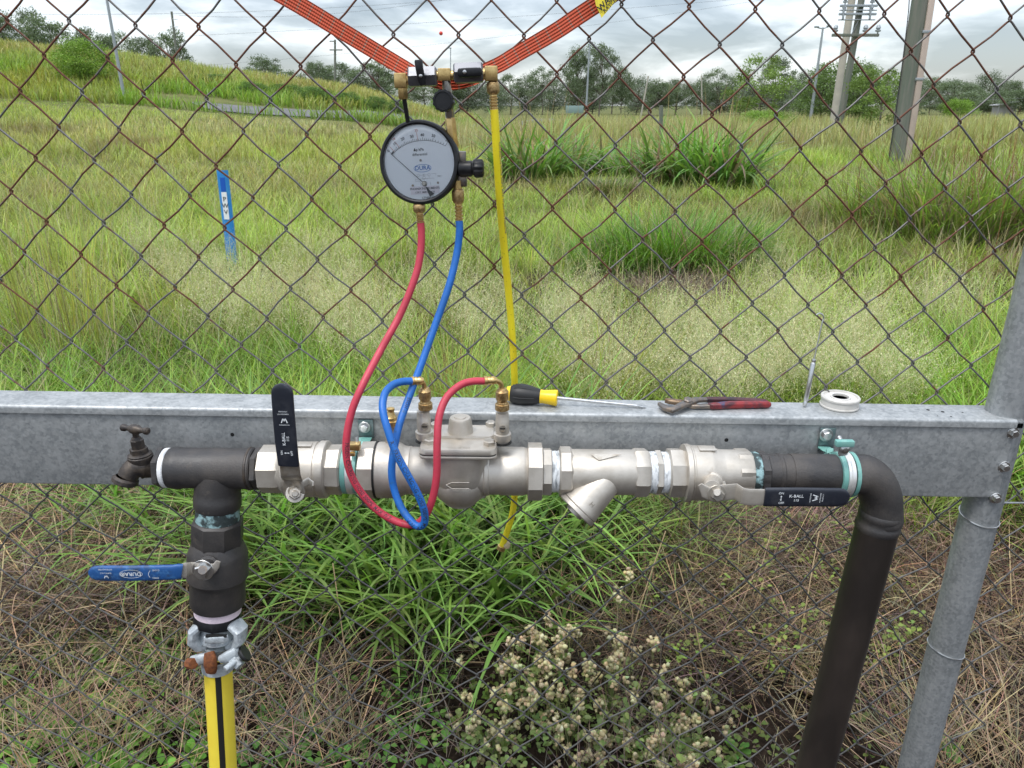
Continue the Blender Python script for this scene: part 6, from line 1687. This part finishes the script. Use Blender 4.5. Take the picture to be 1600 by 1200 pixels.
part('brass_neck', MB().cyl(W(753, 115, DM), W(760, 115, DM), .0068, 14), 'brass', ks)
Dh = DM - .017
part('tee_lever', MB().strip([W(661, 133.5, Dh), W(659.5, 128, Dh), W(658, 120, Dh), W(655.5, 108, Dh - .002), W(654, 96, Dh - .003), W(653.8, 93.5, Dh - .003)], [.006, .0088, .0098, .0095, .0100, .0085], [.005, .007, .008, .008, .008, .006], X, 4), 'blacknew', bv1)
part('lever_screw', MB().lathe(W(657.5, 118.5, Dh - .003), -Y, [(0, .0024), (.0015, .0022), (.002, .0012)], 12), 'steel', bv1)
part('lever_stem', MB().cyl(W(658, 120, DM), W(658, 119, Dh), .005, 12), 'blacknew', bv1)
part('bar_lever', MB().strip([W(715, 114, Dh), W(717, 114, Dh), W(728, 113.5, Dh), W(742, 113, Dh), W(751, 112.5, Dh), W(753, 112.4, Dh)], [.006, .0105, .0112, .0112, .0105, .006], [.005, .007, .008, .008, .007, .005], Z, 4), 'blacknew', bv2)
part('lever_screw', MB().lathe(W(726, 112.5, Dh - .0035), -Y, [(0, .0026), (.0015, .0024), (.002, .0012)], 12), 'steel', bv2)
part('lever_stem', MB().cyl(W(728, 114, DM), W(728, 113.5, Dh), .005, 12), 'blacknew', bv2)
# bleed knob in the middle
kb = W(693, 157.5, DM - .014)
prof = []; seg_ = 48; rk = 16.5 * mpp(157, DM - .014)
mbk = MB(); kd = V((-.12, -1, .05)).normalized(); u, w = perp(kd)
rings = []
for t_, s_ in ((-.014, .72), (-.012, .95), (0, 1), (.0035, 1), (.0045, .96), (.0048, .80), (.0038, .76), (.0038, .3)):
    rings.append([kb + kd * t_ + (u * math.cos(2 * math.pi * j / seg_) + w * math.sin(2 * math.pi * j / seg_)) * rk * s_ * (1 + (.035 if (j // 2) % 2 else -.035) * (1 if s_ > .94 else 0)) for j in range(seg_)])
mbk.quad_rings(rings); part('bleed_knob', mbk, 'blacknew', ks, angle=28)
part('knob_stem', MB().cyl(kb + V((.002, .010, 0)), W(697, 152, DM + .004), .0055, 12), 'brass', ks)
sl = Line(W(697, 124, DM + .004), W(709, 240, DM + .010))
def ls(prof, seg=20, rot=0): return ly(prof, seg, rot, sl, None, DM + .006)
part('silver_stem', ls([(126, 7), (182, 7.5), (184, 6.5)]), 'steel', ks)
part('brass_rod', ls([(184, 7.5), (186, 8.5), (236, 8.5), (240, 8)], 6, .2), 'brass', ks)
blk(722, 248, DM + .010, 12, 18, 22, 'darksteel', 'side_block'); blk(722.5, 282, DM + .010, 14, 16, 18, 'darksteel', 'side_block')
# side needle-valve knob
s_ = mpp(263, DM)
sk_ = MB(); a = W(717, 264, DM - .002); d = (W(755, 263, DM - .004) - a).normalized(); u, w = perp(d); rings = []
for t_, r_ in ((0, 11), (2, 13), (20, 13), (21, 11), (23, 10.5), (24, 13), (26, 14.5), (37, 14), (39, 11)):
    n2 = 40
    rings.append([a + d * t_ * s_ + (u * math.cos(2 * math.pi * j / n2) + w * math.sin(2 * math.pi * j / n2)) * r_ * s_ * .93 * (1 + (.05 if (j // 2) % 2 else -.05) * (1 if t_ > 23.5 else 0)) for j in range(n2)])
sk_.quad_rings(rings); part('side_knob', sk_, 'blacknew', ks, angle=50)
def barb(x, y0, x1, y1, D, nm='hose_barb', kn=True, sc=1.0, parent=None):
    """knurled swivel nut and ribbed barb from (x,y0) to (x1,y1)"""
    a, b2 = W(x, y0, D), W(x1, y1, D); L = (b2 - a).length; s_ = mpp(y0, D) * sc; d = b2 - a
    f = L / 55
    if kn:
        part('swivel_nut', MB().lathe(a, d, [(0, 6.5 * s_), (2 * f, 9 * s_), (6 * f, 10.2 * s_), (18 * f, 10.2 * s_), (23 * f, 8.5 * s_), (25 * f, 6 * s_)], 28), 'knurl', parent or ks)
        for k in range(8):
            pass
    prof = [(25 * f, 5.8 * s_), (28 * f, 6 * s_)]
    for k in range(4): t0 = (29 + k * 6) * f; prof += [(t0, 5 * s_), (t0 + 1.2 * f, 6.8 * s_), (t0 + 3.6 * f, 6.8 * s_), (t0 + 4.8 * f, 5 * s_)]
    prof += [(55 * f, 6 * s_)]
    part(nm, MB().lathe(a, d, prof, 20), 'brass', parent or ks)
barb(770, 127, 772, 173, DM)
barb(654.5, 318, 657, 350, DM + .002, sc=.95)
barb(715, 294, 717.5, 347, DM + .006, sc=.95)
part('hose_union', MB().cyl(W(714, 282, DM + .006), W(715, 296, DM + .006), .0062, 16), 'brass', ks)

# ============================================================ HOSES
def hose(name, pts, r, m, label, n=8, org=None):
    P = spline(pts, n)
    o = thing(name, label, 'hose', P[0])
    h = part('hose_tube', MB().tube(P, r, 18), m, o)
    return o, P
def wrap_text(P, s0, txt, size, r, phi0, parent, flip=1, m='ink'):
    """lettering bent round the hose surface, starting s0 metres along it"""
    cum = [0]
    for a, b2 in zip(P, P[1:]): cum.append(cum[-1] + (b2 - a).length)
    def fn(x, y):
        s_ = min(max(s0 + flip * x, 0), cum[-1] - 1e-5); i = max(0, min(len(P) - 2, int(np.searchsorted(cum, s_)) - 1))
        f = (s_ - cum[i]) / (cum[i + 1] - cum[i]); c = P[i].lerp(P[i + 1], f)
        t0 = (P[min(i + 1, len(P) - 1)] - P[max(i - 1, 0)]).normalized(); t1 = (P[min(i + 2, len(P) - 1)] - P[i]).normalized(); t_ = t0.lerp(t1, f).normalized()
        fv = V((0, -1, .3)); fv = (fv - t_ * fv.dot(t_)).normalized(); sv = t_.cross(fv).normalized()
        ph = phi0 - flip * y / r
        return c + (fv * math.cos(ph) + sv * math.sin(ph)) * (r + .00025)
    mb = MB().text(txt, None, None, None, size, align='LEFT', fn=fn, bold=.01)
    part('lettering', mb, m, parent, flat=True)
RH = 6.0 * mpp(600, .93)
red_pts = [W(657, 346, DM + .002), W(658.5, 365, DM), W(657, 395, DM - .005), W(649, 432, DM - .015), W(626, 490, DM - .035), W(596, 545, DM - .065), W(566, 603, .930), W(549, 645, .915), W(541, 690, .905), W(544, 728, .900), W(559, 762, .897), W(586, 794, .893), W(615, 813, .888), W(641, 820, .885), W(660, 812, .884), W(674, 785, .886), W(682, 745, .890), W(683, 695, .898), W(686, 652, .912), W(698, 621, .930), W(719, 602, .945), W(738, 596, .952), W(757, 595.5, .957)]
ro, RP = hose('red_hose', red_pts, RH, 'red_hose', 'red rubber charging hose looping from the gauge down to the right hand test cock')
bl_pts = [W(717.5, 345, DM + .006), W(718, 362, DM + .004), W(714, 395, DM), W(702, 445, DM - .015), W(680, 508, DM - .035), W(659, 567, DM - .06), W(640, 618, .950), W(625, 660, .925), W(616, 700, .908), W(612, 735, .900), W(616, 765, .895), W(628, 795, .885), W(645, 817, .874), W(656, 822.5, .870), W(663.5, 815, .868), W(662, 795, .868), W(651, 768, .870), W(634, 737, .873), W(618, 706, .880), W(606, 672, .890), W(598, 640, .905), W(601, 616, .922), W(613, 602, .938), W(628, 596.5, .948), W(643, 595.5, .955)]
bo, BP = hose('blue_hose', bl_pts, RH, 'blue_hose', 'blue rubber charging hose looping from the gauge down to the left hand test cock')
def arclen(P, px, py):
    best = None; acc = 0; ba = 0
    for i in range(len(P) - 1):
        q_ = proj(P[i]); d = math.hypot(q_[0] - px, q_[1] - py)
        if best is None or d < best: best = d; ba = acc
        acc += (P[i + 1] - P[i]).length
    return ba
# printed down the front strand, so it runs from the loop's top (609,697) towards its foot (662,810)
s_a = arclen(BP, 609, 690)
wrap_text(BP, s_a, 'RI1 FREON CHARGING HOSE 500PSI MAX W.P.', .0072, RH, .15, bo, flip=-1)
s_b = arclen(RP, 548, 735)
wrap_text(RP, arclen(RP, 541, 690), 'FREON CHARGING HOSE 500PSI MAX W.P.', .0068, RH, -.35, ro, flip=1)
wrap_text(BP, arclen(BP, 632, 640), 'HOSE', .0068, RH, -.3, bo, flip=-1)
def end_fit(px0, py0, xs, ys, cx, parent, Dk):
    """crimped ferrule, bent brass spout and knurled swivel down onto a test cock"""
    a, b2 = W(px0, py0, Dk - .009), W(px0 + 20, py0 - 1, Dk - .004)
    L = (b2 - a).length
    part('ferrule', MB().lathe(a, b2 - a, [(0, .0058), (.0005, .0063), (L * .25, .0063), (L * .27, .005), (L * .35, .0058), (L * .48, .0058), (L * .5, .0048), (L * .62, .0058), (L * .78, .0058), (L, .0038)], 20), 'brass', parent)
    part('bent_spout', MB().tube(spline([b2 - (b2 - a).normalized() * .002, W(cx - 7, ys - 10, Dk - .003), W(cx - 2, ys - 6, Dk), W(cx, ys + 2, Dk)], 5), .0035, 12), 'brass', parent)
    s_ = mpp(ys, Dk); top = W(cx, ys, Dk)
    part('swivel_nut', MB().lathe(top, -Z, [(0, 4 * s_), (.001, 7 * s_), (4 * s_, 8.5 * s_), (6 * s_, 10.2 * s_), (18 * s_, 10.2 * s_), (22 * s_, 8 * s_), (24 * s_, 8 * s_)], 26), 'knurl', parent)
    part('knurled_ring', MB().lathe(top - Z * 23 * s_, -Z, [(0, 8 * s_), (1.5 * s_, 9 * s_), (3 * s_, 9 * s_), (4 * s_, 11.2 * s_), (13 * s_, 11.4 * s_), (14 * s_, 10 * s_)], 30), 'knurl', parent)
end_fit(642, 595.5, 0, 605, 663.5, bo, .966)
end_fit(756, 595, 0, 606, 784.5, ro, .966)
yl_pts = [W(772, 171, DM + .0), W(774, 200, DM + .002), W(777, 250, DM + .008), W(781, 310, DM + .02), W(787, 380, DM + .04), W(794, 450, DM + .055), W(800, 520, DM + .068), W(803.5, 580, 1.113), W(805, 640, 1.128), W(806, 720, 1.132), W(804, 775, 1.128), W(800, 805, 1.123), W(792, 832, 1.12), W(784, 854, 1.118)]
yo, YP = hose('yellow_hose', yl_pts, RH * 1.05, 'yellow_hose', 'scuffed yellow charging hose hanging from the right end of the manifold down behind the channel')
wrap_text(YP, .04, 'CHARGING HOSE 500PSI MAX WORKING PRESSURE', .0055, RH * 1.05, -1.0, yo, flip=1, m='greyink')
e0_ = YP[-1]; ed = (YP[-1] - YP[-2]).normalized()
part('hose_end', MB().lathe(e0_ - ed * .002, ed, [(0, .0060), (.001, .0075), (.008, .0075), (.009, .005)], 18), 'brass', yo)
part('end_plug', MB().lathe(e0_ + ed * .003 + V((.006, .004, .004)), V((.5, -.6, .3)).normalized(), [(0, .004), (.002, .0070), (.007, .0070), (.009, .004)], 18), mat('cream_plug', (.55, .45, .25), .5), yo)

# ============================================================ ORANGE STRAP
strap = thing('strap', 'orange webbing strap slung in a V through the mesh to hold up the gauge set', 'strap', W(694, 135, DM))
def ribbon(path, wd, normal, name, n=10, wav=0.0):
    P = spline(path, n); Wd = np.interp(np.linspace(0, 1, len(P)), np.linspace(0, 1, len(wd)), wd)
    mb = MB(); cum = 0; at = []
    K = 9
    for side_ in (0, 1):
        cum = 0
        for i, p in enumerate(P):
            if i: cum += (P[i] - P[i - 1]).length
            t_ = (P[min(i + 1, len(P) - 1)] - P[max(i - 1, 0)]).normalized(); s_ = normal.cross(t_).normalized()
            if s_.z < 0: s_ = -s_
            nn = t_.cross(s_).normalized()
            for k in range(K):
                f = k / (K - 1) - .5
                q_ = p + s_ * f * Wd[i] + nn * (wav * math.sin(k * 2.6 + i * .15) + (side_ - .5) * .0012)
                mb.v.append(q_); at.append((cum, f, 0))
    m_ = len(P) * K
    for sd_ in (0, 1):
        for i in range(len(P) - 1):
            for k in range(K - 1):
                a = sd_ * m_ + i * K + k; mb.f.append((a, a + 1, a + K + 1, a + K) if sd_ else (a, a + K, a + K + 1, a + 1))
    for i in range(len(P) - 1):
        for k in (0, K - 1): a = i * K + k; mb.f.append((a, a + K, a + K + m_, a + m_))
    me = bpy.data.meshes.new(name); org = ORG[strap.name]
    me.from_pydata([tuple(p - org) for p in mb.v], [], mb.f); me.materials.append(M['web'])
    al = me.attributes.new('strap', 'FLOAT_VECTOR', 'POINT'); al.data.foreach_set('vector', np.array(at, np.float32).ravel())
    me.shade_smooth(); me.set_sharp_from_angle(angle=math.radians(50))
    o = bpy.data.objects.new(name, me); COL.objects.link(o); o.parent = strap; ORG[o.name] = org; return o
DS = 1.072
w0 = 26 * mpp(50, DS)
ribbon([W(300, -85, 1.088), W(452, -1, 1.084), W(540, 52, 1.078), W(600, 88, DS), W(634, 108, 1.062), W(648, 116, 1.058)], [w0, w0, w0 * .98, w0 * .93, w0 * .85], Y, 'left_webbing')
ribbon([W(755, 112, 1.058), W(782, 100, 1.062), W(812, 82, DS), W(870, 48, 1.078), W(924, 12, 1.084), W(1090, -95, 1.088)], [w0 * .85, w0 * .9, w0 * .95, w0, w0], Y, 'right_webbing')
ribbon([W(642, 112, 1.060), W(660, 121, 1.058), W(677, 129, 1.056), W(700, 133, 1.054), W(722, 131.5, 1.056), W(742, 124, 1.058), W(758, 112, 1.060)], [w0 * .8, w0 * .62, w0 * .56, w0 * .62, w0 * .52, w0 * .6, w0 * .8], Y, 'sling_webbing', wav=.0012)
# yellow printed tag caught on the strap
tg = thing('tag', 'yellow printed tag hanging at the top beside the right arm of the strap', 'tag', W(940, 10, 1.070))
q4 = [W(916, -70, 1.076), W(1010, -66, 1.070), W(985, -20, 1.066), W(964, 0, 1.064), W(940, 28, 1.062), W(931, 8, 1.068)]
part('panel', MB().poly(q4, -Y, .0008), 'tagyellow', tg)
td = (W(940, 27, 1.06) - W(985, -20, 1.06)).normalized() * -1; tu = V((td.z, 0, -td.x)) * -1
tu = tu if tu.z > 0 else -tu
tx = MB(); tx.text('RATCHET STRAP', W(966, -5, 1.0605), td, tu, .0065, bold=.02); tx.text('WARNING', W(958, -8, 1.0615), td, tu, .010, bold=.03)
part('lettering', tx, 'ink', tg, flat=True)

# ============================================================ TOOLS ON THE CHANNEL
# screwdriver
h0, h1 = W(793, 612, 1.075), W(871, 617.5, 1.062)
zt_ = lambda p: zt(p.x)
h0.z = zt_(h0) + .0148; h1.z = zt_(h1) + .0132
sd_o = thing('screwdriver', 'black and yellow handled screwdriver lying on the channel behind the right test cock', 'screwdriver', h0)
hd = (h1 - h0).normalized(); HL = (h1 - h0).length
part('grip', MB().lathe(h0, hd, [(.004, .0105), (.008, .0140), (HL * .25, .0158), (HL * .40, .0150), (HL * .62, .0118), (HL * .66, .0110)], 32), 'rubber', sd_o)
part('collar', MB().lathe(h0, hd, [(HL * .63, .0085), (HL * .65, .0108), (HL * .72, .0102), (HL * .85, .0112), (HL * .98, .0125), (HL, .0115)], 28), 'screw_yellow', sd_o)
part('end_cap', MB().lathe(h0, hd, [(-.003, .006), (-.001, .0105), (.005, .0120)], 28), 'screw_yellow', sd_o)
for k in range(6):
    an = k * math.pi / 3; u, w = perp(hd)
    part('grip_rib', MB().tube([h0 + hd * (HL * f) + (u * math.cos(an) + w * math.sin(an)) * r_ for f, r_ in ((.14, .0146), (.25, .0160), (.38, .0153), (.55, .0124))], .0009, 6), 'rubber', sd_o)
tipp = T(1009, 635.5, .0022); sh0 = h1 - hd * .002
tip0 = sh0.lerp(tipp, .90)
part('shaft', MB().cyl(sh0, tip0, .0026, 14), 'steel', sd_o)
sd_ = (tipp - sh0).normalized()
part('blade', MB().strip([tip0, tip0.lerp(tipp, .4), tipp], [.0052, .0062, .0052], [.0050, .0022, .0010], Y, 4, 12), 'steel', sd_o)
# pliers
po = T(1075, 630, 0)
pl_o = thing('pliers', 'slip joint pliers with worn red and dark grips lying on the channel', 'pliers', po)
def Th(px, py, h): return T(px, py, h)
part('lower_handle', MB().strip([Th(1106, 633, .006), Th(1112, 634.5, .006), Th(1140, 632.5, .006), Th(1180, 632, .006), Th(1200, 632, .006), Th(1204, 632, .006)], [.006, .0105, .0125, .0118, .0110, .006], [.007, .010, .011, .011, .0105, .006], Y, 2.6, 18), 'pl_red', pl_o)
part('upper_handle', MB().strip([Th(1099, 625, .008), Th(1105, 624.5, .008), Th(1140, 625, .007), Th(1180, 627, .006), Th(1196, 628.5, .006), Th(1200, 629, .006)], [.006, .0095, .0105, .0095, .0090, .005], [.007, .009, .0095, .0095, .009, .005], Y, 2.6, 18), mat('dark_maroon_grip', (.07, .018, .022), .4, 0, (.03, .015, .02), 50, .46, .62), pl_o)
part('lower_arm', MB().strip([Th(1068, 632, .005), Th(1080, 634.5, .005), Th(1095, 635, .005), Th(1112, 634.5, .005)], [.010, .0095, .009, .008], .007, Y, 3, 14), 'darksteel', pl_o)
part('upper_arm', MB().strip([Th(1030, 631, .006), Th(1040, 638, .006), Th(1050, 641, .007), Th(1060, 636, .009), Th(1075, 629, .010), Th(1088, 625, .010), Th(1103, 624.5, .009)], [.006, .012, .014, .012, .016, .012, .009], [.006, .007, .008, .008, .008, .008, .007], Y, 3, 14), 'darksteel', pl_o)
part('upper_jaw', MB().strip([Th(1040, 625.5, .008), Th(1046, 627, .008), Th(1056, 628, .008), Th(1066, 629, .007)], [.006, .010, .012, .010], .008, Y, 3, 14), mat('rusty_jaw', (.16, .10, .06), .5, .7, (.28, .2, .13), 150, .4, .6), pl_o)
pv = Th(1075, 624.5, .015)
part('pivot_nut', MB().lathe(pv - Z * .003, V((0, -.2, 1)).normalized(), [(0, .0072), (.004, .0072), (.0055, .0055)], 6, .4), 'darksteel', pl_o)
# long o-ring pick leaning on the mesh
b0 = T(1257, 635, .001); m0 = W(1272, 561, 1.083); t0 = W(1284.5, 505, 1.090)
pk = thing('hook_pick', 'thin steel hook pick standing on the channel and leaning against the mesh', 'pick', b0)
d_ = m0 - b0; L = d_.length
part('pick_handle', MB().lathe(b0, d_, [(0, .0018), (.001, .0030), (.006, .0032), (.008, .0024), (.011, .0037), (L * .9, .0037), (L * .93, .0026), (L * .97, .0036), (L, .003)], 14), 'steel', pk)
part('hook', MB().tube(spline([m0, m0.lerp(t0, .5), t0, W(1287, 497, 1.091), W(1285, 491.5, 1.091), W(1280, 489.5, 1.091), W(1275.5, 492, 1.091)], 5), .0011, 8), 'steel', pk)
# roll of thread tape
rc = T(1311, 634.5, 0); s_ = mpp(632, rc.y)
rl = thing('tape_roll', 'white spool of thread seal tape lying on the channel', 'tape roll', rc)
R_ = 29.0 * s_; Hh = .0165
part('spool', MB().lathe(rc + Z * .0003, Z, [(0, R_ * .95), (.001, R_), (.003, R_), (.0036, R_ * .965), (.0125, R_ * .965), (.013, R_), (Hh - .001, R_), (Hh, R_ * .97), (Hh + .0002, R_ * .86), (Hh - .002, R_ * .84), (Hh - .003, R_ * .55), (Hh - .0005, R_ * .5), (Hh - .0005, R_ * .42), (.004, R_ * .38)], 48, caps=False), 'ptfe', rl)
part('tape_winding', MB().lathe(rc + Z * .0005, Z, [(Hh - .004, R_ * .85), (Hh - .0026, R_ * .82), (Hh - .0026, R_ * .56), (Hh - .004, R_ * .54)], 40), 'tape_white', rl)
mb = MB()
for k, ch in enumerate('THREAD SEAL'):
    an = math.radians(150 - k * 12); c = rc + Z * (Hh - .0022) + (X * math.cos(an) + Y * math.sin(an)) * R_ * .70
    mb.text(ch, c, X * math.sin(an) - Y * math.cos(an), X * math.cos(an) + Y * math.sin(an), .0055)
part('lettering', mb, 'greyink', rl, flat=True)

# ============================================================ render settings
scene.render.engine = 'CYCLES'
scene.cycles.max_bounces = 6
scene.cycles.diffuse_bounces = 3
scene.cycles.transparent_max_bounces = 8
scene.cycles.use_denoising = True
